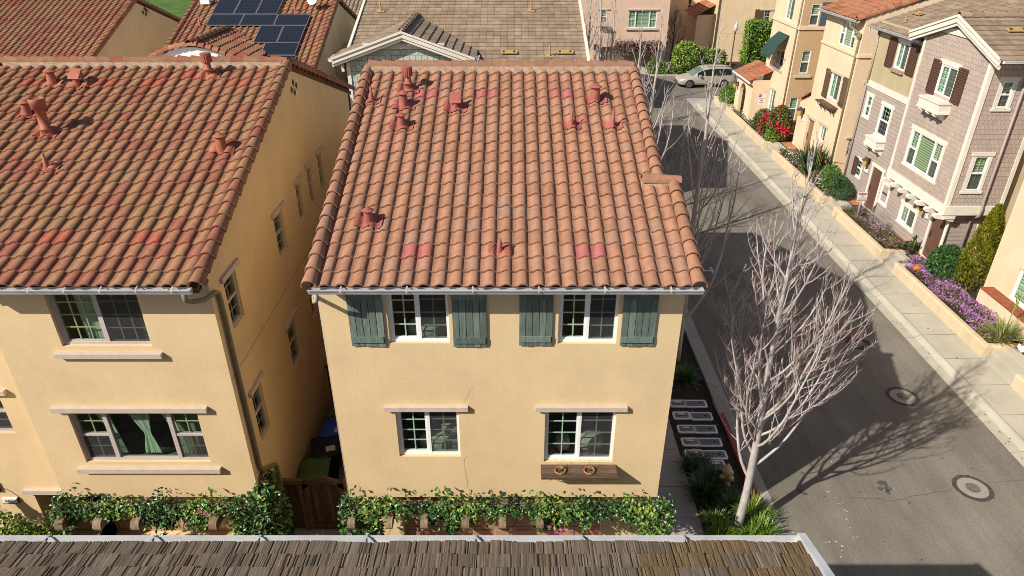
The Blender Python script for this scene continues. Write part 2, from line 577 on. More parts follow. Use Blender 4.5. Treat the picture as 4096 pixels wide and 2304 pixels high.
def asphalt():
    m, nt, nd, lk, bs = new_mat('asphalt')
    bs.inputs['Roughness'].default_value = 0.93
    bs.inputs['Specular IOR Level'].default_value = 0.2
    v = coords(nd, lk)
    c = ramp(nd, lk, noise(nd, lk, v, 0.22, 6, 0.62), [(0.3, (0.160, 0.145, 0.120)), (0.7, (0.250, 0.226, 0.190))])
    s = ramp(nd, lk, noise(nd, lk, coords(nd, lk, (1.6, 0.25, 1)), 1.0, 6, 0.7), [(0.28, gray(0.70)), (0.6, gray(1.0))])
    c = mixc(nd, lk, 1, c, s, 'MULTIPLY')
    o = ramp(nd, lk, noise(nd, lk, v, 0.9, 5, 0.75), [(0.27, gray(0.62)), (0.36, gray(1.0))])
    c = mixc(nd, lk, 1, c, o, 'MULTIPLY')
    f = ramp(nd, lk, noise(nd, lk, v, 16, 5, 0.9), [(0.35, gray(0.74)), (0.65, gray(1.20))])
    c = mixc(nd, lk, 1, c, f, 'MULTIPLY')
    vo = nd.new('ShaderNodeTexVoronoi')
    vo.feature = 'DISTANCE_TO_EDGE'
    vo.inputs['Scale'].default_value = 0.16
    wv = nd.new('ShaderNodeTexNoise')
    wv.inputs['Scale'].default_value = 1.3
    wv.inputs['Detail'].default_value = 6
    lk.new(v, wv.inputs['Vector'])
    lk.new(mixc(nd, lk, 0.16, v, wv.outputs['Color']), vo.inputs['Vector'])
    k = ramp(nd, lk, vo.outputs['Distance'], [(0.0, gray(0.62)), (0.0035, gray(1.0))])
    lk.new(c, bs.inputs['Base Color'])
    bump(nd, lk, noise(nd, lk, v, 45, 3, 0.8), bs, 0.5, 0.012)
    return m


MT['asphalt'] = asphalt()


def plaster_flag():
    return MT['wall_plaster']


def panel_mat():
    m, nt, nd, lk, bs = new_mat('solar_cells')
    t = nd.new('ShaderNodeTexCoord')
    def grid(w, gap, c1, mort):
        b = nd.new('ShaderNodeTexBrick')
        b.offset = 0
        b.inputs['Scale'].default_value = 1
        b.inputs['Brick Width'].default_value = w
        b.inputs['Row Height'].default_value = w
        b.inputs['Mortar Size'].default_value = gap
        b.inputs['Color1'].default_value = (*c1, 1)
        b.inputs['Color2'].default_value = (*mul(c1, 1.2), 1)
        b.inputs['Mortar'].default_value = (*mort, 1)
        lk.new(t.outputs['Object'], b.inputs['Vector'])
        return b
    b = grid(0.137, 0.005, (0.011, 0.012, 0.018), (0.05, 0.055, 0.065))
    lk.new(b.outputs['Color'], bs.inputs['Base Color'])
    bs.inputs['Roughness'].default_value = 0.18
    bs.inputs['Specular IOR Level'].default_value = 0.5
    return m


MT['solar'] = panel_mat()
# ------------------------------------------------------------------ building parts
def wall_cells(mb, pl, u0, u1, v0, v1, openings, depth):
    us = sorted({u0, u1, *[min(max(x, u0), u1) for o in openings for x in o[:2]]})
    vs = sorted({v0, v1, *[min(max(x, v0), v1) for o in openings for x in o[2:4]]})
    for i in range(len(us) - 1):
        for j in range(len(vs) - 1):
            a, b, c, d = us[i], us[i + 1], vs[j], vs[j + 1]
            if b - a < 1e-4 or d - c < 1e-4:
                continue
            cu, cv = (a + b) / 2, (c + d) / 2
            if any(o[0] < cu < o[1] and o[2] < cv < o[3] for o in openings):
                continue
            mb.face([pl.p(a, c), pl.p(b, c), pl.p(b, d), pl.p(a, d)])
    for o in openings:
        a, b, c, d = max(o[0], u0), min(o[1], u1), max(o[2], v0), min(o[3], v1)
        dp = o[4] if len(o) > 4 else depth
        for q in (((a, c), (a, d)), ((b, d), (b, c)), ((b, c), (a, c)), ((a, d), (b, d))):
            (x0, y0), (x1, y1) = q
            mb.face([pl.p(x0, y0), pl.p(x1, y1), pl.p(x1, y1, -dp), pl.p(x0, y0, -dp)])


def ring(mb, pl, r, w, d0, d1):
    a, b, c, d = r
    mb.pbox(pl, a, a + w, c, d, d0, d1)
    mb.pbox(pl, b - w, b, c, d, d0, d1)
    mb.pbox(pl, a + w, b - w, c, c + w, d0, d1)
    mb.pbox(pl, a + w, b - w, d - w, d, d0, d1)


def window(par, pl, r, k='slider', depth=0.12, fm='vinyl', grid=(2, 4), mun='muntin', trim=None, head=None, sill=None,
           blind=None, curtain=None, screen=True, fw=0.055, stuff_in=None, label=None):
    """r: opening on the plane; window > pane, grid, screen, blind, curtain, room"""
    a, b, c, d = r
    e = -depth
    mb = MB()
    ring(mb, pl, r, fw, e - 0.05, e + 0.045)
    panes = []
    iw = fw * 0.9
    if k == 'slider':
        m = (a + b) / 2
        mb.pbox(pl, m - fw * 0.6, m + fw * 0.6, c + fw, d - fw, e - 0.05, e + 0.03)
        panes = [(a + fw, m - fw * .6, c + fw, d - fw, 1, True), (m + fw * .6, b - fw, c + fw, d - fw, 0, True)]
        ring(mb, pl, panes[0][:4], iw * 0.7, e - 0.04, e + 0.02)
        panes[0] = (panes[0][0] + iw * .7, panes[0][1] - iw * .7, panes[0][2] + iw * .7, panes[0][3] - iw * .7, 1, True)
    elif k == 'hung':
        m = (c + d) / 2
        mb.pbox(pl, a + fw, b - fw, m - fw * 0.6, m + fw * 0.6, e - 0.05, e + 0.03)
        panes = [(a + fw, b - fw, m + fw * .6, d - fw, 1, True), (a + fw, b - fw, c + fw, m - fw * .6, 0, True)]
    elif k == 'triple':
        w3 = (b - a)
        m1, m2 = a + w3 * 0.25, b - w3 * 0.25
        for m in (m1, m2):
            mb.pbox(pl, m - fw * 0.8, m + fw * 0.8, c + fw, d - fw, e - 0.05, e + 0.04)
        mm = (c + d) / 2 - 0.02
        for x0, x1 in ((a + fw, m1 - fw * .8), (m2 + fw * .8, b - fw)):
            mb.pbox(pl, x0, x1, mm - fw * .55, mm + fw * .55, e - 0.05, e + 0.03)
            panes.append((x0, x1, mm + fw * .55, d - fw, 1, True))
            panes.append((x0, x1, c + fw, mm - fw * .55, 0, True))
        panes.append((m1 + fw * .8, m2 - fw * .8, c + fw, d - fw, 1, False))
    else:
        panes = [(a + fw, b - fw, c + fw, d - fw, 1, True)]
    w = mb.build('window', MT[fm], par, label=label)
    for x0, x1, y0, y1, clear, gr in panes:
        q = MB()
        q.face([pl.p(x0, y0, e), pl.p(x1, y0, e), pl.p(x1, y1, e), pl.p(x0, y1, e)])
        q.build('pane', MT['glass'], w)
        if gr and grid != (1, 1):
            g = MB()
            nx, ny = grid
            t = 0.013
            for i in range(1, nx):
                x = x0 + (x1 - x0) * i / nx
                g.pbox(pl, x - t, x + t, y0, y1, e - 0.020, e - 0.008)
            for j in range(1, ny):
                y = y0 + (y1 - y0) * j / ny
                g.pbox(pl, x0, x1, y - t, y + t, e - 0.019, e - 0.007)
            g.build('grid', MT[mun], w)
        if not clear and screen:
            s = MB()
            s.face([pl.p(x0, y0, e + .02), pl.p(x1, y0, e + .02), pl.p(x1, y1, e + .02), pl.p(x0, y1, e + .02)])
            s.build('screen', MT['screen'], w)
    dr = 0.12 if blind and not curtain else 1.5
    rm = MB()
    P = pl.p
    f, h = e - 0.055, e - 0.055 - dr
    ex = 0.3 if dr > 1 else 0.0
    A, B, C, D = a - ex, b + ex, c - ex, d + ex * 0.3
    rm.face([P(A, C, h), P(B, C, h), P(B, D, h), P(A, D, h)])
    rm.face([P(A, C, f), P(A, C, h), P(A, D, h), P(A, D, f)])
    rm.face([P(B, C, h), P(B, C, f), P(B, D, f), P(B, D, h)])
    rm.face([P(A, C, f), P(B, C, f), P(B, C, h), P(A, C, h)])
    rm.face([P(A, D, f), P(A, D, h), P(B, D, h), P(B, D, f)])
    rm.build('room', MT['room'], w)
    if blind:
        bl = MB()
        y0 = c + (d - c) * (blind[1] if len(blind) > 1 else 0.0)
        bl.pbox(pl, a + fw, b - fw, max(y0, c + fw), d - fw, e - 0.10, e - 0.075)
        bl.build('blind', MT[blind[0]], w)
    if curtain:
        for cu in curtain:
            cb = MB()
            n = 26
            top, bot = d - 0.03, c + 0.02
            kv = cu.get('tie')
            rows = 14
            grid_v = []
            for j in range(rows + 1):
                tt = j / rows
                v = top + (bot - top) * tt
                if kv:
                    pin = abs(tt - kv)
                    wd = 0.22 + 0.78 * min(1, pin / (kv if tt < kv else 0.75)) ** 0.8
                else:
                    wd = 1
                cx = cu['top'][0] * (1 - min(tt / kv, 1)) + cu['knot'] * min(tt / kv, 1) if kv else (cu['top'][0] + cu['top'][1]) / 2
                half = (cu['top'][1] - cu['top'][0]) / 2
                mid = (cu['top'][0] + cu['top'][1]) / 2
                if kv:
                    cx = mid + (cu['knot'] - mid) * min(tt / kv, 1)
                for i in range(n + 1):
                    s_ = i / n * 2 - 1
                    grid_v.append(pl.p(cx + half * wd * s_, v, e - 0.16 + 0.03 * wd * math.sin(i * 2.3)))
            cb.faces_i(grid_v, [(j * (n + 1) + i, j * (n + 1) + i + 1, (j + 1) * (n + 1) + i + 1, (j + 1) * (n + 1) + i) for j in range(rows) for i in range(n)], sm=True)
            cb.build('curtain', MT['curtain'], w)
    if stuff_in:
        for (u0, u1, v0, v1) in stuff_in:        # pillows and bed linen lit by the sun behind the pane
            pb = MB()
            um, vm, hu, hv = (u0 + u1) / 2, (v0 + v1) / 2, (u1 - u0) / 2, (v1 - v0) / 2
            vs, fs, n1, n2 = [], [], 12, 16
            for i in range(n1 + 1):
                for j in range(n2):
                    th, ph = PI * i / n1, 2 * PI * j / n2
                    sx, sy, sz = math.sin(th) * math.cos(ph), math.cos(th), math.sin(th) * math.sin(ph)
                    sq = lambda t: math.copysign(abs(t) ** 0.7, t)
                    vs.append(pl.p(um + hu * sq(sx), vm + hv * sq(sy), e - 0.45 + 0.22 * sz))
            for i in range(n1):
                for j in range(n2):
                    fs.append((i * n2 + j, i * n2 + (j + 1) % n2, (i + 1) * n2 + (j + 1) % n2, (i + 1) * n2 + j))
            pb.faces_i(vs, fs, sm=True)
            pb.build('cushion', MT['linen'], w)
    if trim:
        tm = MB()
        tw = trim[1]
        tm.pbox(pl, a - tw, a, c - tw * .2, d, 0, 0.025)
        tm.pbox(pl, b, b + tw, c - tw * .2, d, 0, 0.025)
        tm.pbox(pl, a - tw * 1.5, b + tw * 1.5, d, d + tw * 1.35, 0, 0.04)
        tm.pbox(pl, a - tw * 1.4, b + tw * 1.4, c - tw * 1.1, c - tw * .2, 0, 0.05)
        tm.build('trim', MT[trim[0]], w)
    if head:
        hm = MB()
        hm.pbox(pl, a - head[0], b + head[0], d + 0.01, d + 0.01 + head[1], -0.01, head[2])
        hm.build('lintel', MT[head[3] if len(head) > 3 else 'lintel'], w)
    if sill:
        hm = MB()
        hm.pbox(pl, a - sill[0], b + sill[0], c - sill[3] - sill[1], c - sill[3], -0.01, sill[2])
        hm.build('sill', MT[sill[4] if len(sill) > 4 else 'lintel'], w)
    return w


def facade(par, mb, pl, u0, u1, v0, v1, wins, depth=0.12, extra=()):
    """wins: list of (rect, dict); cuts the openings and hangs the windows"""
    ops = [(*r, kw.get('depth', depth) + 0.05) for r, kw in wins] + list(extra)
    wall_cells(mb, pl, u0, u1, v0, v1, ops, depth)
    out = []
    for r, kw in wins:
        kw = dict(kw)
        kw.setdefault('depth', depth)
        out.append(window(par, pl, r, **kw))
    return out


def s_height(u, amp=0.052, split=0.36):
    """one tile across: a flat trough that sweeps up into a barrel with a steep right edge"""
    u = u % 1.0
    if u <= split:
        return 0.010 - 0.012 * math.sin(PI * u / split)
    t = (u - split) / (1 - split)
    return 0.010 + amp * (math.sin(PI * t) ** 0.8 if t < 0.5 else (1 - (2 * t - 1) ** 3) ** 0.7)


def s_profile(n=10):
    us = [0, .09, .18, .27, .36, .42, .5, .6, .68, .78, .87, .94, .98, 1.0] if n >= 10 else [0, .18, .36, .45, .58, .68, .82, .94, 1.0]
    return [(u, s_height(min(u, 0.9999))) for u in us]


def tile_roof(O, U, Vd, w, l, rows, prof, lift=0.050, lip=0.036, jit=0.004, red=(), seed=1, patchy=0.6):
    """rows: list of (first column, last column) per course from the eave up"""
    rn = random.Random(seed)
    U, Vd, O = V3(U), V3(Vd), V3(O)
    N = U.cross(Vd).normalized()
    mb = MB()
    nmap = {}
    redset = set(red)
    for r, (c0, c1) in enumerate(rows):
        for c in range(c0, c1):
            j = rn.uniform(-jit, jit)
            dv = rn.uniform(-0.008, 0.008)
            k = (c // 3, r // 2)
            if k not in nmap:
                nmap[k] = rn.random()
            t = patchy * nmap[k] + (1 - patchy) * rn.random()
            t = min(1, max(0, t * 1.1 - 0.05))
            col = (t, 1.0 if (c, r) in redset else 0.0, rn.random())
            lo, hi, dn = [], [], []
            for (u, h) in prof:
                pu = O + U * ((c + u) * w)
                lo.append(pu + Vd * (r * l - 0.03 + dv) + N * (h + lift + j))
                hi.append(pu + Vd * ((r + 1) * l + 0.02) + N * (h * 0.97 + 0.002 + j))
                dn.append(pu + Vd * (r * l - 0.03 + dv) + N * (h + lift + j - lip))
            n = len(prof)
            mb.faces_i(lo + hi, [(i, i + 1, n + i + 1, n + i) for i in range(n - 1)], col, True)
            mb.faces_i(dn + lo, [(i, i + 1, n + i + 1, n + i) for i in range(n - 1)], col, False)
    mb.geo = (O, U, Vd, N)
    return mb


def caps(mb, a, b, n, rad, up=V3((0, 0, 1)), col=None, seed=3, arc=PI, lift=0.055, red=0.0):
    """overlapping half-barrel tiles from a to b"""
    rn = random.Random(seed)
    a, b, up = V3(a), V3(b), V3(up)
    t = (b - a) / n
    d = t.normalized()
    x = d.cross(up).normalized()
    up = x.cross(d)
    for i in range(n):
        c = col if col else (rn.random(), red, rn.random())
        p0, p1 = a + t * i - d * 0.03, a + t * (i + 1) + d * 0.03
        lo, hi, dn = [], [], []
        m = 8
        for k in range(m + 1):
            th = -arc / 2 + arc * k / m
            q = x * math.sin(th) + up * math.cos(th)
            lo.append(p0 + q * (rad + lift * 0.6) + up * lift * 0.3)
            dn.append(p0 + q * (rad + lift * 0.6 - 0.025) + up * lift * 0.3)
            hi.append(p1 + q * rad * 0.93)
        mb.faces_i(lo + hi, [(k, k + 1, m + 1 + k + 1, m + 1 + k) for k in range(m)], c, True)
        mb.faces_i(dn + lo, [(k, k + 1, m + 1 + k + 1, m + 1 + k) for k in range(m)], c)


def gutter(par, a, b, out, mat='gutter_gray', nbr=6, w=0.125, h=0.105, seed=0):
    """open trough from a to b (top back edge), out = outward direction"""
    a, b, out = V3(a), V3(b), V3(out)
    Z = V3((0, 0, 1))
    prof = [(0, 0.0), (0, -h), (w * 0.72, -h), (w * 0.9, -h * 0.5), (w, -0.012), (w + 0.018, -0.012), (w + 0.018, 0.004), (w - 0.01, 0.004)]
    mb = MB()
    pa = [a + out * o + Z * z for o, z in prof]
    pb = [b + out * o + Z * z for o, z in prof]
    n = len(prof)
    mb.faces_i(pa + pb, [(i, i + 1, n + i + 1, n + i) for i in range(n - 1)])
    mb.face(pa[:5]); mb.face(pb[:5])
    g = mb.build('gutter', MT[mat], par)
    d = (b - a)
    for i in range(nbr):
        t = (i + 0.5) / nbr
        p = a + d * t
        br = MB()
        br.bar(p + Z * 0.045, p + out * w + Z * 0.008, 0.03, 0.007)
        br.bar(p + out * w + Z * 0.008, p + out * (w + .022) + Z * -0.03, 0.03, 0.007)
        br.build('bracket', MT['gutter_tan'], g)
    return g


class Slope:
    def __init__(s, O, U, Vd, w, l):
        s.O, s.U, s.V = V3(O), V3(U).normalized(), V3(Vd).normalized()
        s.N = s.U.cross(s.V).normalized()
        s.w, s.l = w, l

    def at(s, px, py, h=0.05):
        r = ray(px, py)
        o = s.O + s.N * h
        t = (o - CAM).dot(s.N) / r.dot(s.N)
        return CAM + r * t

    def cell(s, px, py):
        q = s.at(px, py) - s.O
        return int(math.floor(q.dot(s.U) / s.w)), int(math.floor(q.dot(s.V) / s.l))


def flashing(par, sl, p, mat, hw=0.30, hl=0.24):
    fb = MB()
    q = p - sl.O
    u0, v0 = q.dot(sl.U), q.dot(sl.V)
    n, m = 18, 4
    vs = []
    rn = random.Random(int(u0 * 100))
    for j in range(m + 1):
        for i in range(n + 1):
            u = u0 - hw + 2 * hw * i / n
            v = v0 - hl + 2 * hl * j / m
            row = (v / sl.l) % 1.0
            hh = s_height(u / sl.w) + 0.045 * (1 - row) + 0.022 + rn.uniform(0, 0.012)
            vs.append(sl.O + sl.U * u + sl.V * (v + (rn.uniform(-.03, .03) if j in (0, m) else 0)) + sl.N * hh)
    fb.faces_i(vs, [(j * (n + 1) + i, j * (n + 1) + i + 1, (j + 1) * (n + 1) + i + 1, (j + 1) * (n + 1) + i) for j in range(m) for i in range(n)], sm=True)
    return fb.build('flashing', MT[mat], par)


def roof_vent(par, sl, px, k='cone', mat='vent_red', s=1.0, ht=None):
    p = sl.at(*px)
    mb = MB()
    b = p - V3((0, 0, 0.08))
    s = s * 0.74
    ht0 = ht
    if k == 'cone':
        h = ht0 or 0.42 * s
        mb.lathe(b, [(0.17 * s, 0), (0.16 * s, 0.12), (0.125 * s, 0.12 + h * .72), (0.125 * s, 0.1 + h * .8)], 14)
        mb.lathe(b + V3((0, 0, 0.1 + h * .86)), [(0.19 * s, 0), (0.20 * s, 0.012), (0.10 * s, 0.07 * s), (0.012, 0.115 * s)], 14, sm=False)
        for a in range(4):
            th = a * PI / 2
            q = b + V3((math.cos(th), math.sin(th), 0)) * 0.115 * s
            mb.bar(q + V3((0, 0, .1 + h * .75)), q + V3((0, 0, .1 + h * .88)), 0.015, 0.015)
    elif k == 'pipe':
        h = ht0 or 0.42
        mb.lathe(b, [(0.075, 0), (0.048, 0.20), (0.042, 0.22), (0.042, 0.28), (0.029, 0.29), (0.029, h), (0.020, h), (0.020, h - 0.06)], 10)
    elif k == 'flue':
        h = ht0 or 1.05
        mb.lathe(b, [(0.17, 0), (0.14, 0.08), (0.12, 0.18), (0.135, 0.19), (0.135, 0.21), (0.105, 0.22), (0.10, h - .22), (0.15, h - .21), (0.155, h - .10), (0.165, h - .09), (0.165, h), (0.155, h + .01), (0.155, h - .02), (0.05, h - .02)], 18)
    elif k == 'turbine':
        h = ht0 or 0.60
        mb.lathe(b, [(0.12, 0), (0.085, 0.09), (0.08, 0.22), (0.125, 0.225), (0.125, 0.24), (0.078, 0.25), (0.078, h - .20)], 14)
        mb.lathe(b + V3((0, 0, h - .21)), [(0.085, 0), (0.112, 0.01), (0.115, 0.20), (0.12, 0.205), (0.12, 0.22), (0.02, 0.23)], 16, sm=False)
        for a in range(16):
            th = a * PI / 8
            q = b + V3((math.cos(th), math.sin(th), 0)) * 0.116
            mb.bar(q + V3((0, 0, h - .20)), q + V3((0, 0, h)), 0.010, 0.018)
    elif k == 'hood':
        mb.lathe(b, [(0.11, 0), (0.08, 0.08), (0.075, 0.26)], 14)
        f = -sl.V
        f = V3((f.x, f.y, 0)).normalized()
        x = V3((1, 0, 0))
        c = b + V3((0, 0, 0.24))
        r = 0.13
        mb.hexa([c - x * r + f * .10, c + x * r + f * .10, c + x * r - f * .13, c - x * r - f * .13,
                 c - x * r + f * .08 + V3((0, 0, .04)), c + x * r + f * .08 + V3((0, 0, .04)), c + x * r - f * .13 + V3((0, 0, .20)), c - x * r - f * .13 + V3((0, 0, .20))])
    o = mb.build('roof_vent', MT[mat], par)
    flashing(o, sl, p, mat, 0.22 if k == 'pipe' else 0.27, 0.14 if k == 'pipe' else 0.17)
    return o


def panel_door(par, pl, u0, u1, v0, v1, d, mat, nx=8, ny=4, name='garage_door'):
    mb = MB()
    mb.pbox(pl, u0, u1, v0, v1, d - 0.05, d)
    W, Hh = (u1 - u0) / nx, (v1 - v0) / ny
    for i in range(nx):
        for j in range(ny):
            a, b, c, e = u0 + i * W + W * .13, u0 + (i + 1) * W - W * .13, v0 + j * Hh + Hh * .16, v0 + (j + 1) * Hh - Hh * .16
            P = pl.p
            t = 0.028
            o = [P(a, c, d + .003), P(b, c, d + .003), P(b, e, d + .003), P(a, e, d + .003)]
            n_ = [P(a + t, c + t, d + .02), P(b - t, c + t, d + .02), P(b - t, e - t, d + .02), P(a + t, e - t, d + .02)]
            mb.faces_i(o + n_, [(0, 1, 5, 4), (1, 2, 6, 5), (2, 3, 7, 6), (3, 0, 4, 7), (4, 5, 6, 7)])
        mb.pbox(pl, u0, u1, v0 + Hh * (i % ny) - .006, v0 + Hh * (i % ny) + .006, d + .001, d + .008) if i < ny and i > 0 else None
    return mb.build(name, MT[mat], par)


def corbel(par, x, y0, y1, z, w=0.16, h=0.22, mat='beam_wood', name='trellis_beam'):
    """beam end with a rounded nose, pointing to -Y"""
    mb = MB()
    c = (RND.random(), 0, RND.random())
    n = 7
    prof = [(y0, z), (y1 + 0.06, z)]
    for i in range(n + 1):
        a = PI / 2 * i / n
        prof.append((y1 + 0.06 - math.sin(a) * 0.10, z - h * 0.5 - math.cos(a) * -h * 0.5 if False else z - (1 - math.cos(a)) * h * 0.75))
    prof += [(y1 - 0.02, z - h), (y0, z - h)]
    mb.prism([(x - w / 2, a, b) for a, b in prof], (w, 0, 0), c)
    return mb.build(name, MT[mat], par)


# ------------------------------------------------------------------ plants
def leaf(mb, p, d, nrm, L, W, c):
    """folded leaf: base p, direction d, surface normal nrm"""
    s = d.cross(nrm)
    if s.length < 1e-4:
        s = d.orthogonal()
    s.normalize()
    nn = s.cross(d).normalized()
    m = p + d * L * 0.45
    tip = p + d * L - nn * L * 0.16
    l, r = m + s * W / 2 + nn * W * 0.14, m - s * W / 2 + nn * W * 0.14
    mb.faces_i([p, r, tip, l, m], [(0, 1, 4), (1, 2, 4), (2, 3, 4), (3, 0, 4)], c, False)


def rvec(rn):
    while True:
        v = V3((rn.uniform(-1, 1), rn.uniform(-1, 1), rn.uniform(-1, 1)))
        if 0.05 < v.length < 1:
            return v.normalized()


def blade_clump(mb, c, n, L, W, rn, spread=1.0, tr=(0, 1), flat=0.2):
    c = V3(c)
    for i in range(n):
        a = rn.uniform(0, 2 * PI)
        el = rn.uniform(0.5, 1.45)
        o = V3((math.cos(a), math.sin(a), 0))
        l = L * rn.uniform(0.6, 1.1)
        p = c + o * rn.uniform(0, 0.14) * spread
        d = o * math.cos(el) * spread + V3((0, 0, math.sin(el)))
        d.normalize()
        s = V3((-math.sin(a), math.cos(a), 0))
        pts = []
        seg = 4
        w = W * rn.uniform(0.7, 1.2)
        for k in range(seg + 1):
            t = k / seg
            pts.append(p.copy())
            p = p + d * (l / seg)
            d = (d + V3((0, 0, -0.30 - flat)) * (0.6 + t) * 0.55).normalized()
        col = (rn.uniform(*tr), 0, 0)
        vs = []
        for k, q in enumerate(pts):
            t = k / seg
            ww = w * (0.75 + 0.6 * t - 1.35 * t * t) + 0.001
            vs += [q - s * ww / 2, q + s * ww / 2]
        mb.faces_i(vs, [(2 * k, 2 * k + 1, 2 * k + 3, 2 * k + 2) for k in range(seg)], col, False)


def leafy_mass(mb, blobs, n, L, W, rn, tr=(0, 1), shell=0.75, gfun=None):
    """blobs: list of (centre, radii); leaves spread through the outer part of each"""
    vol = [r[0] * r[1] + r[1] * r[2] + r[0] * r[2] for c, r in blobs]
    tot = sum(vol)
    for (c, r), v in zip(blobs, vol):
        c = V3(c)
        shade = rn.uniform(-0.12, 0.12)
        for i in range(int(n * v / tot)):
            d = rvec(rn)
            k = shell + (1.05 - shell) * rn.random() ** 0.6
            p = c + V3((d.x * r[0], d.y * r[1], d.z * r[2])) * k
            if p.z < 0.02:
                continue
            out = (d + rvec(rn) * 0.9).normalized()
            nrm = (d + V3((0, 0, 0.6)) + rvec(rn) * 0.7).normalized()
            g = gfun(p, rn) if gfun else 0.0
            t = min(1, max(0, rn.uniform(*tr) + shade))
            leaf(mb, p, out, nrm, L * rn.uniform(0.6, 1.2), W * rn.uniform(0.7, 1.2), (t, g, 0))


def ground_cover(mb, x0, x1, y0, y1, z, n, L, W, rn, h=0.22, tr=(0, 1), fl=0.0, patch=None):
    for i in range(n):
        x, y = rn.uniform(x0, x1), rn.uniform(y0, y1)
        hh = h * (0.55 + 0.45 * math.sin(x * 5.1 + 1.3) * math.sin(y * 2.3 + x)) * rn.uniform(0.3, 1)
        d = (rvec(rn) + V3((0, 0, 0.7))).normalized()
        nrm = (V3((0, 0, 1)) + rvec(rn) * 0.8).normalized()
        g = 1.0 if fl and rn.random() < fl * (1 if patch is None else patch(x, y)) else 0.0
        k = 0.75 if g else 1.0
        leaf(mb, V3((x, y, z + hh + (0.05 if g else 0))), d if not g else nrm.orthogonal(), nrm, L * k * rn.uniform(0.6, 1.2), W * (1.3 if g else 1) * rn.uniform(0.7, 1.2), (rn.uniform(*tr), g, 0))


def tree_mesh(seed, height, r0, limbs, first=0.2, spread=1.0, twig=0.28, tilt=(0.55, 0.95), red=0.6, fork=None, bark_c=0.5, limb_k=0.34, dens=1.0, subs=1.0):
    """bare deciduous tree at the origin: returns (trunk MB, crown MB)"""
    rn = random.Random(seed)
    tk, cr = MB(), MB()
    pts, rad = [], []
    n = 16
    wob = V3((0, 0, 0))
    for i in range(n + 1):
        t = i / n
        pts.append(V3((0, 0, 0)) + wob + V3((0, 0, height * t)))
        wob = wob + V3((rn.uniform(-1, 1), rn.uniform(-1, 1), 0)) * 0.035 * (height / 10)
        rad.append(r0 * ((1 - t) ** 0.85) * (1.18 if i == 0 else 1) + 0.006)
    tk.tube(pts, rad, 10, (bark_c, 0, 0))

    def at(h):
        f = h / height * n
        i = min(int(f), n - 1)
        return pts[i].lerp(pts[i + 1], f - i), rad[i] + (rad[i + 1] - rad[i]) * (f - i)

    def twigs(path, rr, dens_, L):
        dens_ = dens_ * dens
        for i in range(len(path) - 1):
            a, b = path[i], path[i + 1]
            seg = (b - a).length
            for k in range(int(seg * dens_ + rn.random())):
                p = a.lerp(b, rn.random())
                t = (b - a).normalized()
                side = (t.orthogonal() * math.cos(0) + rvec(rn))
                side = (side - t * side.dot(t)).normalized()
                l = L * rn.uniform(0.4, 1.25)
                d = (t * 0.25 + side).normalized()
                q = [p]
                for s in range(3):
                    q.append(q[-1] + d * l / 3)
                    d = (d + V3((0, 0, 0.62)) + t * 0.1).normalized()
                br = rn.uniform(0.3, 1)
                rd = 1.0 if rn.random() < red else 0.0
                cr.tube(q, [0.0055, 0.0048, 0.004, 0.003], 3, (br, 0, 0), False, [(br, 0, 0), (br, rd * 0.35, 0), (br, rd, 0)])

    def branch(p, d, l, r, lvl):
        seg = max(4, int(l / 0.28))
        path, rr = [p.copy()], [r]
        for i in range(seg):
            t = (i + 1) / seg
            p = p + d * (l / seg)
            path.append(p.copy())
            rr.append(r * .85 * (1 - t) ** 0.8 + 0.0042)
            lift = 0.19 if lvl == 1 else 0.22
            d = (d + V3((0, 0, lift)) + rvec(rn) * 0.10).normalized()
        br = rn.uniform(0.3, 0.9)
        cr.tube(path, rr, 6 if lvl == 1 else 4, (br, 0, 0), False)
        if lvl == 1:
            for i in range(max(3, int(l * 3.6 * subs))):
                f = rn.uniform(0.18, 0.95)
                k = min(int(f * seg), seg - 1)
                t = (path[k + 1] - path[k]).normalized()
                s = rvec(rn)
                s = (s - t * s.dot(t)).normalized()
                branch(path[k], (t * 0.75 + s * 0.75 + V3((0, 0, .25))).normalized(), l * (1 - f * 0.55) * rn.uniform(0.26, 0.5), rr[k] * 0.38, 2)
            twigs(path[seg // 3:], rr, 4.5, twig)
        else:
            twigs(path[1:], rr, 6.5, twig * 0.85)

    for i in range(limbs):
        t = (i + rn.random() * 0.6) / limbs
        h = height * (first + (0.93 - first) * t ** 0.9)
        p, r = at(h)
        a = i * 2.399 + rn.uniform(-0.4, 0.4)
        th = rn.uniform(*tilt) * (1 - 0.35 * t)
        d = V3((math.cos(a) * math.sin(th), math.sin(a) * math.sin(th), math.cos(th)))
        l = (height - h) * (limb_k + 0.22 * (1 - t)) * rn.uniform(0.75, 1.2) * spread + 0.35
        branch(p, d, l, min(r * 0.45, 0.010 + 0.0075 * l), 1)
    if fork:
        for (h, d, l, r) in fork:
            p, _ = at(h)
            branch(p, V3(d).normalized(), l, r, 1)
    p, r = at(height * 0.86)
    twigs([at(height * f)[0] for f in (0.55, 0.7, 0.8, 0.9, 0.99)], None, 6, twig)
    return tk, cr


def plant_tree(name, label, loc, meshes, mat='bark', group=None, cat='tree'):
    t = thing(name, label, cat, loc, 0, group)
    meshes[0].build('trunk', MT[mat], t, world=False)
    meshes[1].build('crown', MT[mat], t, world=False)
    return t
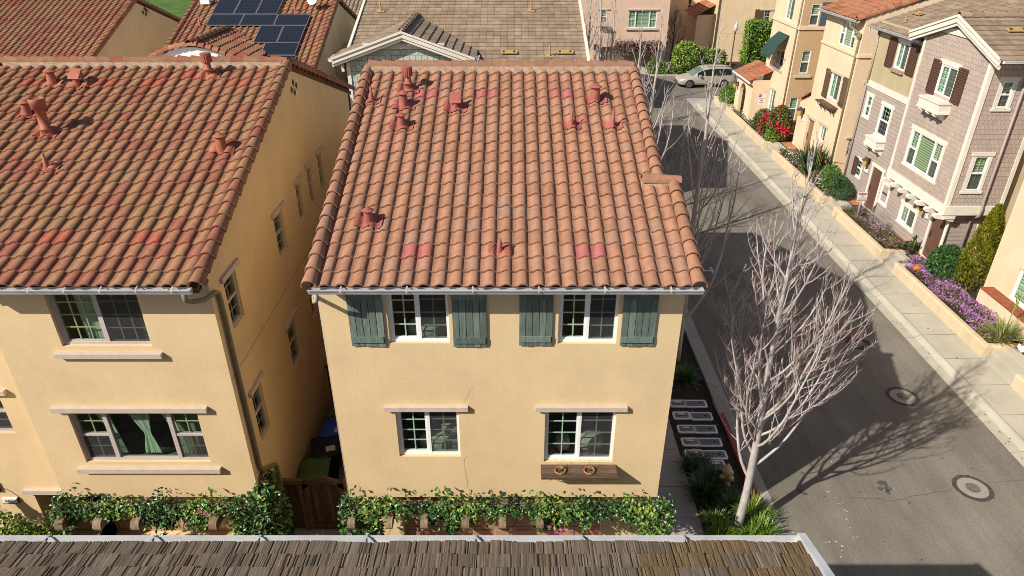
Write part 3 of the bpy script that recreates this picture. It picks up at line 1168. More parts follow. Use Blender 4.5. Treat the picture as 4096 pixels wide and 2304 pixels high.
# ------------------------------------------------------------------ world, sun, camera
w = bpy.data.worlds.new('World')
SC.world = w
w.use_nodes = True
sky = w.node_tree.nodes.new('ShaderNodeTexSky')
sky.sky_type = 'NISHITA'
sky.sun_disc = False
SUN_EL = math.radians(36.7)
SUN_TO = V3((0.830, 0.558, 0))          # the way the light travels over the ground
sky.sun_elevation = SUN_EL
sky.sun_rotation = math.atan2(-SUN_TO.x, -SUN_TO.y)
w.node_tree.links.new(sky.outputs[0], w.node_tree.nodes['Background'].inputs[0])
w.node_tree.nodes['Background'].inputs[1].default_value = 0.072
sd = bpy.data.lights.new('sun', 'SUN')
sd.energy = 4.6
sd.angle = math.radians(0.5)
sd.color = (1.0, 0.93, 0.82)
so = bpy.data.objects.new('sun', sd)
COL.objects.link(so)
ldir = V3((SUN_TO.x * math.cos(SUN_EL), SUN_TO.y * math.cos(SUN_EL), -math.sin(SUN_EL)))
so.rotation_euler = ldir.to_track_quat('-Z', 'Y').to_euler()
so.location = (-30, -20, 40)
cd = bpy.data.cameras.new('camera')
cd.sensor_width = 36
cd.lens = FOC / 4096 * 36
cd.clip_end = 2000
co = bpy.data.objects.new('camera', cd)
COL.objects.link(co)
co.location = CAM
co.rotation_euler = (PI / 2 - PITCH, 0, 0)
SC.camera = co
SC.view_settings.view_transform = 'Standard'
SC.view_settings.look = 'None'
SC.view_settings.exposure = 0.42
SC.view_settings.gamma = 1
SC.render.engine = 'CYCLES'
SC.cycles.max_bounces = 10
SC.cycles.diffuse_bounces = 8
SC.cycles.glossy_bounces = 3
SC.cycles.transparent_max_bounces = 12
SC.cycles.use_denoising = True
SC.cycles.denoising_input_passes = 'RGB_ALBEDO_NORMAL'
SC.cycles.denoising_prefilter = 'ACCURATE'
SC.cycles.filter_width = 0.9
try:
    SC.cycles.denoiser = 'OPENIMAGEDENOISE'
except Exception:
    pass
SC.cycles.sample_clamp_indirect = 6


# ------------------------------------------------------------------ ground, roads, kerbs, pavements
def sheet(name, rects, z, m, k='structure'):
    mb = MB()
    for x0, x1, y0, y1 in rects:
        mb.face([(x0, y0, z), (x1, y0, z), (x1, y1, z), (x0, y1, z)])
    return kind(mb.build(name, MT[m]), k)


sheet('ground', [(-400, 400, -120, 600)], -0.03, 'concrete_gray')
sheet('road', [(6.92, 14.45, -40, 58), (-80, 90, 58, 66.5)], 0.0, 'asphalt')
sheet('alley', [(-60, 3.4, 5.0, 11.9)], -0.012, 'concrete_gray')

mb = MB()
path = [(14.45, -30 + 0.0), (14.45, 4), (14.45, 20), (14.45, 40), (14.45, 55)]
cx, cy, rr = 16.95, 55.0, 2.5
for i in range(1, 9):
    a = PI - (PI / 2) * i / 8
    path.append((cx + rr * math.cos(a), cy + rr * math.sin(a)))
path += [(20, 57.5), (60, 57.5)]
prof = [(0.0, 0.002), (0.34, 0.012), (0.38, 0.035), (0.50, 0.118), (0.56, 0.130), (1.95, 0.150)]


def off(i, d):
    x, y = path[i]
    if i <= 4:
        return (x + d, y)
    if i <= 12:
        k = (rr - d) / rr
        return (cx + (x - cx) * k, cy + (y - cy) * k)
    return (x, y - d)


vs = [V3((*off(i, d), z)) for i in range(len(path)) for d, z in prof]
n = len(prof)
mb.faces_i(vs, [(i * n + j, (i + 1) * n + j, (i + 1) * n + j + 1, i * n + j + 1) for i in range(len(path) - 1) for j in range(n - 1)])
mb.mi = 1
y = 3.0
k = 0
while y < 55:
    x0 = 14.46 if k % 2 == 0 else 15.03
    z = 0.137
    mb.face([(15.03, y, 0.137), (16.39, y, 0.154), (16.39, y + 0.018, 0.154), (15.03, y + 0.018, 0.137)])
    if k % 2 == 0:
        for (d0, z0), (d1, z1) in zip(prof[:-2], prof[1:-1]):
            mb.face([(14.45 + d0, y, z0 + .005), (14.45 + d1, y, z1 + .005), (14.45 + d1, y + .018, z1 + .005), (14.45 + d0, y + .018, z0 + .005)])
    y += 1.52
    k += 1
mb.face([(15.03, 3, 0.1385), (15.045, 3, 0.1385), (15.045, 55, 0.1385), (15.03, 55, 0.1385)])
kind(mb.build('sidewalk', [MT['concrete'], M('joint', (0.16, 0.14, 0.11), 0.95, va=0)]), 'structure')

mb = MB()
mb.box(6.57, 6.92, -20, 57.5, -0.02, 0.004)
mb.box(6.42, 6.57, 16.8, 57.5, -0.02, 0.135)
mb.mi = 1
mb.box(6.42, 6.57, -20, 16.8, -0.02, 0.135)
mb.mi = 2
for y in range(0, 56, 3):
    mb.box(6.415, 6.575, y + .3, y + .318, 0.0, 0.137)
    mb.face([(6.575, y + .3, .008), (6.92, y + .3, .008), (6.92, y + .318, .008), (6.575, y + .318, .008)])
kind(mb.build('kerb', [MT['concrete_gray'], MT['kerb_red'], bpy.data.materials['joint']]), 'structure')
sheet('planting_bed', [(4.83, 6.42, -5, 29.5), (3.4, 6.42, 29.5, 57), (3.4, 4.83, 16.65, 29.5)], 0.03, 'soil')
mb = MB()
mb.box(3.28, 4.83, 4, 16.65, -0.02, 0.06)
mb.mi = 1
for y in (6.6, 8.2, 9.8, 11.4, 12.65, 13.75, 15.2, 16.4):
    mb.face([(3.29, y, .064), (4.82, y, .064), (4.82, y + .018, .064), (3.29, y + .018, .064)])
kind(mb.build('walkway', [MT['concrete_gray'], bpy.data.materials['joint']]), 'structure')
sheet('side_path', [(-5.6, -3.65, 11.9, 26)], -0.008, 'concrete_gray')
sheet('grass_slope', [(-70, 2, 62, 64), (-90, -4, 67, 300)], 0.02, 'grass_far')
mb = MB()
mb.box(-80, 90, 66.5, 66.65, -0.02, 0.13)
kind(mb.build('far_kerb', MT['concrete']), 'structure')
sheet('far_driveway', [(-4, 14.5, 66.65, 70.6)], 0.004, 'concrete')
sheet('far_bed', [(14.5, 16.9, 66.65, 71), (20.3, 40, 66.65, 73.2)], 0.05, 'soil')
sheet('far_path', [(16.9, 20.3, 66.65, 76)], 0.03, 'concrete')

# painted marks
mb = MB()
def mark(u, v, bx, by, side=1):
    p = G(u, v)
    mb.box(p.x - bx, p.x + 0.12, p.y - .05, p.y + .05, 0.003, 0.0045)
    mb.box(p.x - .05, p.x + .05, p.y + .05, p.y + by, 0.003, 0.0045)
    mb.box(p.x - .05, p.x + .05, p.y - by, p.y - .05, 0.003, 0.0045)
mark(2850, 1083, .42, .35)
mark(2722, 842, .30, .33)
mark(3040, 1437, .45, .33)
mark(2640, 690, .25, .3)
kind(mb.build('road_markings', MT['paint_white']), 'structure')
mb = MB()
rn = random.Random(5)
spots = [(3312, 1972, .07), (3340, 1990, .05), (3362, 2012, .06), (3375, 2045, .07), (3390, 2080, .06), (3393, 2118, .06), (3420, 2155, .05), (3300, 2165, .09), (3335, 2162, .16), (3378, 2205, .07),
         (3370, 2224, .08), (3195, 2142, .09), (3190, 2150, .06), (3282, 1840, .05), (3330, 1852, .05), (3270, 1832, .04), (3580, 1960, .04), (3428, 2142, .05)]
for u, v, r in spots:
    for q in range(2):
        p = G(u, v) + V3((rn.uniform(-r, r) * 1.3, rn.uniform(-r, r) * 1.3, 0))
        m_ = 9
        k = r * rn.uniform(0.15, 0.45)
        mb.face([(p.x + k * math.cos(2 * PI * i / m_) * rn.uniform(.5, 1.3), p.y + k * math.sin(2 * PI * i / m_) * rn.uniform(.4, 1.1), 0.0045 + q * .0006) for i in range(m_)])
kind(mb.build('road_stains', MT['paint_white']), 'structure')

mb = MB()
def spot(u, v, r, q):
    p = G(u, v)
    for j in range(q):
        c = p + V3((rn.uniform(-r, r), rn.uniform(-r, r), 0))
        k = r * rn.uniform(.35, .8)
        mb.face([(c.x + k * math.cos(2 * PI * i / 11) * rn.uniform(.6, 1.2), c.y + k * math.sin(2 * PI * i / 11) * rn.uniform(.6, 1.2), 0.0028 + j * .0004) for i in range(11)])
for u, v, r, q in ((3522, 1940, .16, 5), (3535, 1955, .12, 3), (3205, 1966, .10, 3), (3640, 2010, .05, 2), (3885, 1868, .06, 2), (3766, 1834, .05, 2), (3540, 2170, .04, 1), (3305, 1990, .05, 2), (3690, 2240, .05, 2), (3980, 2000, .05, 1), (3720, 1690, .06, 2), (3820, 1730, .05, 1), (3200, 1890, .07, 2)):
    spot(u, v, r, q)
def road_crack(pts, w=.010):
    f = []
    q = [G(*p) for p in pts]
    for a, b in zip(q[:-1], q[1:]):
        for k in range(10):
            c = a.lerp(b, k / 10)
            f.append(c + V3((rn.uniform(-.03, .03), rn.uniform(-.03, .03), .0032)))
    for a, b in zip(f[:-1], f[1:]):
        ww = w * rn.uniform(.4, 1.2)
        mb.face([a + V3((-ww * .4, -ww, 0)), a + V3((ww * .4, ww, 0)), b + V3((ww * .4, ww, 0)), b + V3((-ww * .4, -ww, 0))])
road_crack([(3405, 2030), (3412, 1990), (3500, 1995), (3575, 2002), (3660, 1985), (3760, 1968), (3815, 1956)])
road_crack([(3945, 1935), (4010, 1925), (4090, 1920)])
road_crack([(3590, 1545), (3600, 1500), (3640, 1470)], .007)
kind(mb.build('road_patches', M('oil_spot', (.085, .078, .068), .85, 9, .3)), 'structure')

# manholes
MT['cover_iron'] = M('cover_iron', (0.15, 0.125, 0.10), 0.6, 12, 0.25, 40, 0.6)
MT['patch'] = M('patch', (0.062, 0.056, 0.052), 0.9, 6, 0.3, 40, 0.4)
MT['collar'] = M('collar', (0.35, 0.32, 0.28), 0.9, 30, 0.2, 40, 0.4, fine=0.3)
def manhole(u, v, ro, rc, rcov, label, dark=False):
    p = G(u, v)
    t = thing('manhole_cover', label, 'manhole', (p.x, p.y, 0), 0, 'manhole covers in the road')
    rn = random.Random(int(u))
    def disc(r, z, wob):
        b = MB()
        b.face([(r * (1 + rn.uniform(-wob, wob)) * math.cos(2 * PI * i / 30), r * (1 + rn.uniform(-wob, wob)) * math.sin(2 * PI * i / 30), z) for i in range(30)])
        return b
    disc(ro, 0.004, 0.035).build('asphalt_ring', MT['patch'], t, world=False)
    disc(rc, 0.008, 0.012).build('collar', MT['patch' if dark else 'collar'], t, world=False)
    b = disc(rcov, 0.012, 0.0)
    for i in range(-2, 3):
        h = math.sqrt(max(0, rcov ** 2 - (i * rcov * .35) ** 2)) * .8
        b.box(-h, h, i * rcov * .35 - .012, i * rcov * .35 + .012, .012, .017)
    b.build('lid', MT['cover_iron'], t, world=False)
manhole(3610, 1586, .50, .385, .185, 'manhole with pale concrete collar half touched by the house shadow', False)
manhole(3891, 1952, .50, .385, .185, 'manhole with pale collar and dark ring, nearest to the shake roof')
manhole(2736, 475, .43, .33, .18, 'manhole in the sunlit road before the parked minivan')
manhole(2650, 556, .42, .40, .30, 'dark manhole in the shade beside the small round cover', True)
manhole(2708, 581, .15, .13, .11, 'smallest round cover on the shaded road')
manhole(3433, 1372, .46, .36, .19, 'manhole wholly in shadow behind the bare tree branches', True)
# ------------------------------------------------------------------ central house
Zv = V3((0, 0, 1))
X1, Y1 = V3((1, 0, 0)), V3((0, 1, 0))
WALLY = 11.2


def slope_dir(s):
    a = math.atan(s)
    return V3((0, math.cos(a), math.sin(a))), a


def batten_shutter(par, pl, u0, u1, v0, v1, mat, n=5, d0=0.02, seed=0, battens=True):
    rn = random.Random(seed)
    mb = MB()
    w = (u1 - u0) / n
    for i in range(n):
        c = (rn.random(), 0, 0)
        mb.pbox(pl, u0 + i * w + .006, u0 + (i + 1) * w - .006, v0 + rn.uniform(-.015, .01), v1, d0, d0 + .025 + rn.uniform(0, .004), c)
    if battens:
        for y in (v0 + 0.09, v1 - 0.20):
            mb.pbox(pl, u0 + .015, u1 - .03, y, y + .13, d0 + .03, d0 + .055, (rn.random(), 0, 0))
    return mb.build('shutter', MT[mat], par)


MT['crack'] = M('crack', (.40, .28, .15), .95, va=0)
def crack(par, pl, pts, wd=0.0028):
    mb = MB()
    q = [pl.hit(*p) for p in pts]
    rn = random.Random(2)
    fine = []
    for (a, b), (c, d) in zip(q[:-1], q[1:]):
        for k in range(6):
            t = k / 6
            fine.append((a + (c - a) * t + rn.uniform(-.012, .012), b + (d - b) * t))
    for (a, b), (c, d) in zip(fine[:-1], fine[1:]):
        mb.face([pl.p(a - wd, b, .003), pl.p(a + wd, b, .003), pl.p(c + wd, d, .003), pl.p(c - wd, d, .003)])
    return mb.build('crack', MT['crack'], par)


H1 = thing('stucco_house', 'gold stucco house with orange tile roof and four weathered green shutters', 'house', (0, 17.5, 0))
F = Pl((0, WALLY, 0), (1, 0, 0), (0, -1, 0))
XL, XR = -3.63, 3.24
wm = MB()
dd = -0.12
def fr(bl, br, top, d=dd):
    a = F.hit(*bl, d); b = F.hit(*br, d)
    return (a[0], b[0], a[1], top)
r1 = fr((1564, 1360), (1802, 1360), 7.66)
r2 = fr((2229, 1362), (2461, 1362), 7.66)
zt = F.hit(1833, 1623.7, dd)[1]
r3 = fr((1602, 1811), (1844, 1811), zt)
r4 = fr((2174, 1832), (2446, 1832), F.hit(2463, 1624.6, dd)[1])
hd = (0.20, 0.105, 0.09)
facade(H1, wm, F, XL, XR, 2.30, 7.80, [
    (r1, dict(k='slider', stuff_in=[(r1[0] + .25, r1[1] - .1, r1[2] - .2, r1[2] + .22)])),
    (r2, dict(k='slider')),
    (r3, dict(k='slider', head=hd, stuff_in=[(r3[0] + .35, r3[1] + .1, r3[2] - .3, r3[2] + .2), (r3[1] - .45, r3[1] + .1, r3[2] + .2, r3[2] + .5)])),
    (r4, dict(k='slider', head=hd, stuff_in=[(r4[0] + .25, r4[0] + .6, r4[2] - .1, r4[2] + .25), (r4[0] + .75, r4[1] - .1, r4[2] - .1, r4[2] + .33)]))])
# side and rear walls, gables
SL1 = 0.334
EY, EZ, RY = 10.72, 7.92, 17.75
def rz1(y):
    return EZ - 0.06 + SL1 * (y - EY) if y < RY else EZ - 0.06 + SL1 * (2 * RY - EY - y)
BY = 24.2
wm.face([(XL, BY, 0), (XL, 11.75, 0), (XL, 11.75, 2.3), (XL, WALLY, 2.3), (XL, WALLY, rz1(WALLY)), (XL, RY, rz1(RY)), (XL, BY, rz1(BY))])
xr = XR - 0.28
wm.face([(XR, 11.75, 0), (XR, 13.0, 0), (XR, 13.0, rz1(13.0)), (XR, WALLY, rz1(WALLY)), (XR, WALLY, 2.3), (XR, 11.75, 2.3)])
wm.face([(XR, 13.0, 0), (xr, 13.0, 0), (xr, 13.0, rz1(13.0)), (XR, 13.0, rz1(13.0))])
wm.face([(xr, 13.0, 0), (xr, BY, 0), (xr, BY, rz1(BY)), (xr, RY, rz1(RY)), (xr, 13.0, rz1(13.0))])
wm.face([(xr, BY, 0), (XL, BY, 0), (XL, BY, 7.6), (xr, BY, 7.6)])
wm.face([(XL, WALLY, 2.3), (XR, WALLY, 2.3), (XR, 11.75, 2.3), (XL, 11.75, 2.3)])
FG = Pl((0, 11.75, 0), (1, 0, 0), (0, -1, 0))
wall_cells(wm, FG, XL, XR, 0, 2.3, [(-2.63, 2.15, -0.1, 2.12)], 0.25)
wm.build('wall', MT['stucco_gold'], H1)
panel_door(H1, FG, -2.63, 2.15, 0, 2.12, -0.2, 'garage_rose', 9, 4)
for i, (a, b) in enumerate((((1407.6, 1384), (1544, 1384)), ((1813.7, 1387), (1949, 1387)), ((2075.5, 1382), (2208, 1382)), ((2478.6, 1384), (2614, 1384)))):
    u0, v0 = F.hit(*a, .04); u1, _ = F.hit(*b, .04)
    batten_shutter(H1, F, u0, u1, v0, 7.62, 'shutter_green', 5, 0.015, 10 + i)
crack(H1, F, [(1862, 1826), (1855, 1851), (1865, 1900), (1869, 1940), (1879, 1960), (1877, 1984)])
crack(H1, F, [(1892, 1542), (1866, 1590), (1852, 1619)], 0.002)

V1, A1 = slope_dir(SL1)
tw, tl = 0.2925, 0.358
S1 = Slope((-3.52, EY, EZ), X1, V1, tw, tl)
nrow = 21
red1 = [S1.cell(*p) for p in ((1700, 380), (1749, 380), (1936, 380), (1985, 380), (2225, 380), (2273, 380), (1606, 999), (1669, 999), (2330, 999), (2392, 999), (2328, 484))]
pr10 = s_profile(10)
rb = tile_roof(S1.O, X1, V1, tw, tl, [(0, 23) if r < 8 else (0, 22) for r in range(nrow)], pr10, red=red1, seed=4, patchy=.15)
roof1 = rb.build('roof', MT['tile_even'], H1)
cb = MB()
ridge_a = S1.O + V1 * (nrow * tl)
caps(cb, (-3.55, RY, ridge_a.z + 0.05), (22 * tw - 3.52 + .1, RY, ridge_a.z + 0.05), 19, 0.125, seed=8)
cb.build('ridge_cap', MT['tile_even'], roof1)
mo = MB()
mo.box(-3.5, 22 * tw - 3.52 + .05, RY - .19, RY + .19, ridge_a.z - .10, ridge_a.z + .075)
mo.build('mortar', MT['mortar'], roof1)
cb = MB()
N1 = S1.N
def rake(mb, x, y0, y1, n, slope_fn, r=0.10, dz=0.035, seed=5):
    caps(mb, (x, y0, slope_fn(y0) + dz), (x, y1, slope_fn(y1) + dz), n, r, seed=seed, arc=PI * 1.2)
r1f = lambda y: EZ + SL1 * (y - EY)
rake(cb, -3.60, EY - .02, RY, 21, r1f, 0.115)
cb.build('rake_tile', MT['tile_even'], roof1)
cb = MB()
rake(cb, 22 * tw - 3.52 + .115, EY + 8 * tl * math.cos(A1) + .1, RY, 13, r1f, 0.115, seed=6)
cb.build('rake_tile', MT['tile_even'], roof1)
cb = MB()
rake(cb, 23 * tw - 3.52 + .115, EY - .02, EY + 8 * tl * math.cos(A1), 8, r1f, 0.115, seed=7)
cb.build('rake_tile', MT['tile_even'], roof1)
cb = MB()
q = S1.O + V1 * (8 * tl + .03)
caps(cb, (22 * tw - 3.52 - .22, q.y, q.z + .06), (23 * tw - 3.52 + .24, q.y, q.z + .06), 1, 0.12, seed=9)
cb.build('step_cap', MT['tile_even'], roof1)
mo = MB()
mo.box(22 * tw - 3.52 - .26, 23 * tw - 3.52 + .1, q.y - .13, q.y + .12, q.z - .1, q.z + .05)
mo.build('mortar', MT['mortar'], roof1)
dk = MB()
a0, b0 = EY + .03, EZ - .045
dk.hexa([(-3.6, a0, b0 - .06), (2.95, a0, b0 - .06), (2.95, RY, r1f(RY) - .11), (-3.6, RY, r1f(RY) - .11), (-3.6, a0, b0), (2.95, a0, b0), (2.95, RY, r1f(RY) - .05), (-3.6, RY, r1f(RY) - .05)])
ye = EY + 8 * tl * math.cos(A1)
dk.hexa([(2.95, a0, b0 - .06), (3.27, a0, b0 - .06), (3.27, ye, r1f(ye) - .11), (2.95, ye, r1f(ye) - .11), (2.95, a0, b0), (3.27, a0, b0), (3.27, ye, r1f(ye) - .05), (2.95, ye, r1f(ye) - .05)])
rzb = lambda y: r1f(RY) - SL1 * (y - RY)
dk.hexa([(-3.6, RY, rzb(RY) - .11), (2.95, RY, rzb(RY) - .11), (2.95, 24.7, rzb(24.7) - .11), (-3.6, 24.7, rzb(24.7) - .11), (-3.6, RY, rzb(RY) - .0), (2.95, RY, rzb(RY) - .0), (2.95, 24.7, rzb(24.7)), (-3.6, 24.7, rzb(24.7))])
dk.box(-3.6, 3.27, EY + .05, WALLY + .02, EZ - .16, EZ - .11)
dk.build('roof_deck', MT['deck'], roof1)
gutter(H1, (-3.62, EY + .02, EZ - .015), (3.40, EY + .02, EZ - .015), (0, -1, 0), 'gutter_gray', 6)
db = MB()
db.tube([(-3.50, EY - .03, EZ - .12), (-3.50, EY - .02, EZ - .26), (-3.60, EY + .12, EZ - .38), (-3.70, EY + .45, EZ - .45), (-3.70, EY + .72, EZ - .55), (-3.70, EY + .76, EZ - .75), (-3.70, EY + .76, .3)], 0.042, 8)
db.build('downspout', MT['pipe_beige'], H1)
for px, k, s in (((1487, 405), 'pipe', 1), ((1634, 358), 'turbine', 1), ((1615, 425), 'cone', 1.0), ((1607, 506), 'cone', .85), ((1822, 436), 'hood', 1), ((2380, 402), 'cone', 1.08), ((2285, 505), 'pipe', 1), ((2450, 505), 'pipe', 1.1), ((1476, 890), 'cone', .85), ((1999, 1006), 'pipe', .7)):
    roof_vent(H1, S1, px, k, 'vent_red', s, 0.48 if k == 'pipe' and s > 1 else (0.34 if k == 'pipe' and s < 1 else None))
for u in (1412, 1560, 1700, 1863, 2010, 2158):
    x = F.hit(u, 2010, .3)[0]
    corbel(H1, x, 11.8, 10.55, 2.24, 0.16, 0.2)
bm_ = MB(); bm_.box(XL + .1, XR - .1, 10.92, 11.02, 2.20, 2.32, (0.4, 0, 0)); bm_.build('trellis_rail', MT['beam_wood'], H1)
# plant shelf on iron brackets
sh = MB()
sx0, sx1, sz = 0.62, 2.24, 3.27
for i, y in enumerate((10.79, 10.93, 11.065)):
    sh.box(sx0, sx1, y, y + .13, sz - .045, sz, (RND.random(), 0, 0))
shelf = sh.build('window_shelf', MT['wood_shelf'], H1)
for x in (sx0 + .22, sx1 - .22):
    ib = MB()
    ib.bar((x, 11.2, sz - .05), (x, 10.82, sz - .05), .03, .012)
    ib.bar((x, 11.19, sz - .05), (x, 11.19, sz - .36), .03, .012)
    ib.tube([(x, 11.18, sz - .34), (x, 11.05, sz - .30), (x, 10.93, sz - .20), (x, 10.86, sz - .07)], .010, 6)
    ib.tube([V3((x, 11.10 + .05 * math.cos(a * .6), sz - .14 + .05 * math.sin(a * .6))) for a in range(9)], .007, 5)
    ib.build('bracket', MT['iron'], shelf)

# ------------------------------------------------------------------ house with the long mossy roof
H2 = thing('stucco_house', 'gold stucco house with mossy mixed red tile roof and curtained triple window', 'house', (-8, 17.5, 0))
SL2 = 0.353
r2f = lambda y: EZ + SL2 * (y - EY)
RZ2 = r2f(RY)
XS = -5.64
wm = MB()
a = F.hit(264, 1372, dd); b = F.hit(620, 1372, dd)
ru = (a[0], b[0], a[1], 7.62)
a = F.hit(358, 1833, dd); b = F.hit(852, 1833, dd); c = F.hit(800, 1628, dd)
rt = (a[0], b[0], a[1], c[1])
cw = rt[1] - rt[0]
XB = -10.0
facade(H2, wm, F, XB, XS, 2.30, 7.80, [
    (ru, dict(k='slider', fm='vinyl_gray', mun='muntin_tan', grid=(3, 4), sill=(.17, .10, .10, .13), curtain=[dict(top=(ru[0] + .35, ru[0] + .75), knot=0)])),
    (rt, dict(k='triple', fm='vinyl_gray', mun='muntin_tan', grid=(2, 2), head=(.25, .11, .10), sill=(.20, .11, .11, .12),
              curtain=[dict(top=(rt[0] + .36 * cw, rt[0] + .56 * cw), knot=rt[0] + .50 * cw, tie=.6), dict(top=(rt[0] + .52 * cw, rt[0] + .60 * cw) if False else (rt[0] + .62 * cw, rt[0] + .73 * cw), knot=rt[0] + .76 * cw, tie=.7), dict(top=(rt[0] + .10 * cw, rt[0] + .22 * cw), knot=rt[0] + .26 * cw, tie=.75)]))])
S = Pl((XS, 0, 0), (0, 1, 0), (1, 0, 0))
sd_ = -0.09
wins = []
hs = (0.14, 0.11, 0.07)
side = [((1107, 1037), (1109.6, 828), 'hung'), ((1190, 888), (1184, 714), 'narrow'), ((1234.5, 822), (1227, 653), 'narrow'), ((1274.5, 762), (1269, 600), 'narrow'),
        ((919, 1320), (919, 1066), 'hung'), ((1164, 1478), (1166, 1250), 'hung'), ((1032, 1770), (1023, 1512), 'hung')]
for bl, tr, k in side:
    r = S.rect(bl, tr, sd_)
    wins.append((r, dict(k='hung' if k == 'hung' else 'hung', fm='lintel', mun='muntin_tan', grid=(2, 2) if k == 'hung' else (1, 2), depth=.09, head=hs, screen=False, fw=.045)))
p7 = S.rect((1240, 1276), (1236, 1108), sd_)
wins.append((p7, dict(k='hung', fm='lintel', mun='muntin_tan', grid=(2, 2), depth=.09, head=hs, screen=False, fw=.045)))
YE2 = 23.9
facade(H2, wm, S, WALLY, YE2, 2.30, 7.80, wins, .09)
rz2 = lambda y: (r2f(y) if y < RY else RZ2 - SL2 * .93 * (y - RY)) - .05
wm.face([(XS, WALLY, 7.80), (XS, YE2, 7.80), (XS, YE2, rz2(YE2)), (XS, RY, rz2(RY)), (XS, WALLY, rz2(WALLY))])
wm.face([(XS, 11.75, 0), (XS, YE2, 0), (XS, YE2, 2.3), (XS, 11.75, 2.3)])
wm.face([(XB, WALLY, 2.3), (XS, WALLY, 2.3), (XS, 11.75, 2.3), (XB, 11.75, 2.3)])
wm.face([(XB, 11.75, 2.3), (XB, WALLY, 2.3), (XB, WALLY, 7.80), (XB, 11.75, 7.80)])
wm.face([(XS, YE2, 0), (-13, YE2, 0), (-13, YE2, 8.0), (XS, YE2, 8.0)])
wm.face([(-13, YE2, 0), (-13, 11.75, 0), (-13, 11.75, 7.6), (-13, RY, rz2(RY)), (-13, YE2, 8)])
FW = Pl((0, 11.72, 0), (1, 0, 0), (0, -1, 0))
a = FW.hit(75, 1719, dd); c = FW.hit(62, 1560, dd)
rw = (a[0] - .95, a[0], a[1], c[1])
facade(H2, wm, FW, -13, XB, 0, 7.80, [(rw, dict(k='hung', fm='vinyl_gray', mun='muntin_tan', grid=(2, 2), head=(.22, .11, .10)))], extra=[(-11.15, XB, -0.1, 1.92, .62)])
wall_cells(wm, FG, XB, XS, 0, 2.3, [(XB, -6.05, -0.1, 1.92)], .58)
FGD = Pl((0, 12.3, 0), (1, 0, 0), (0, -1, 0))
wm.build('wall', MT['stucco_gold'], H2)
panel_door(H2, FGD, -11.1, -6.05, 0, 1.92, 0, 'garage_tan', 9, 4)
lm = MB(); lm.box(-11.3, XB + .0, 11.62, 11.73, 1.93, 2.05); lm.build('lintel', MT['lintel'], H2)
jb = MB()
qa, qb = S.hit(946, 1488, .002), S.hit(1278, 934, .002)
jb.pbox(S, WALLY + .1, YE2, (qa[1] + qb[1]) / 2 - .008, (qa[1] + qb[1]) / 2 + .008, .0, .003)
jb.build('control_joint', MT['pipe_olive'], H2)
for p in ((1172, 331), (1184.6, 341), (1166, 359.5), (1178, 369)):
    u, v = S.hit(*p)
    gb = MB()
    r = .095
    P = S.p
    gb.hexa([P(u - r, v, .0), P(u, v - r, .0), P(u + r, v, .0), P(u, v + r, .0), P(u - r, v, .012), P(u, v - r, .012), P(u + r, v, .012), P(u, v + r, .012)])
    gb.build('gable_vent', MT['black'], H2)
V2, A2 = slope_dir(SL2)
S2 = Slope((-5.72 - 24 * tw, EY, EZ), X1, V2, tw, tl)
n2 = 21
tl2 = (RY - EY) / math.cos(A2) / n2
S2.l = tl2
red2 = [S2.cell(*p) for p in ((103, 331), (150, 331), (378, 328), (430, 330), (568, 331), (617, 331), (726, 302), (778, 302), (946, 332), (995, 332), (155, 957), (215, 962), (576, 962), (640, 964))]
rb = tile_roof(S2.O, X1, V2, tw, tl2, [(8 if r < 4 else -1, 24) for r in range(n2)], pr10, red=red2, seed=21, patchy=.42)
roof2 = rb.build('roof', MT['tile_mixed'], H2)
cb = MB()
caps(cb, (-12.9, RY, RZ2 + .05), (-5.62, RY, RZ2 + .05), 22, 0.125, seed=31)
cb.build('ridge_cap', MT['tile_mixed'], roof2)
mo = MB(); mo.box(-12.6, -5.72, RY - .19, RY + .19, RZ2 - .10, RZ2 + .075); mo.build('mortar', MT['mortar'], roof2)
cb = MB()
rake(cb, -5.60, EY - .02, RY, 21, r2f, 0.115, seed=33)
cb.build('rake_tile', MT['tile_mixed'], roof2)
cb = MB()
caps(cb, (-5.58, YE2 + .35, RZ2 - SL2 * .93 * (YE2 + .35 - RY) + .03), (-5.58, RY, RZ2 + .05), 18, .115, seed=34, arc=PI * 1.2)
cb.build('rake_tile', MT['tile_mixed'], roof2)
dk = MB()
x0, x1 = -13, -5.62
dk.hexa([(XB - .1, a0, b0 - .06), (x1, a0, b0 - .06), (x1, RY, r2f(RY) - .11), (XB - .1, RY, r2f(RY) - .11), (XB - .1, a0, b0), (x1, a0, b0), (x1, RY, r2f(RY) - .05), (XB - .1, RY, r2f(RY) - .05)])
ym = EY + 4 * tl2 * math.cos(A2)
dk.hexa([(x0, ym, r2f(ym) - .11), (XB - .1, ym, r2f(ym) - .11), (XB - .1, RY, r2f(RY) - .11), (x0, RY, r2f(RY) - .11), (x0, ym, r2f(ym) - .05), (XB - .1, ym, r2f(ym) - .05), (XB - .1, RY, r2f(RY) - .05), (x0, RY, r2f(RY) - .05)])
ze = RZ2 - SL2 * .93 * (24.3 - RY)
dk.hexa([(x0, RY, RZ2 - .12), (x1, RY, RZ2 - .12), (x1, 24.3, ze - .12), (x0, 24.3, ze - .12), (x0, RY, RZ2), (x1, RY, RZ2), (x1, 24.3, ze), (x0, 24.3, ze)])
dk.box(XB - .1, x1, EY + .05, WALLY + .02, EZ - .16, EZ - .11)
dk.build('roof_deck', MT['deck'], roof2)
gutter(H2, (XB - .15, EY + .02, EZ - .015), (-5.70, EY + .02, EZ - .015), (0, -1, 0), 'gutter_gray', 7)
db = MB()
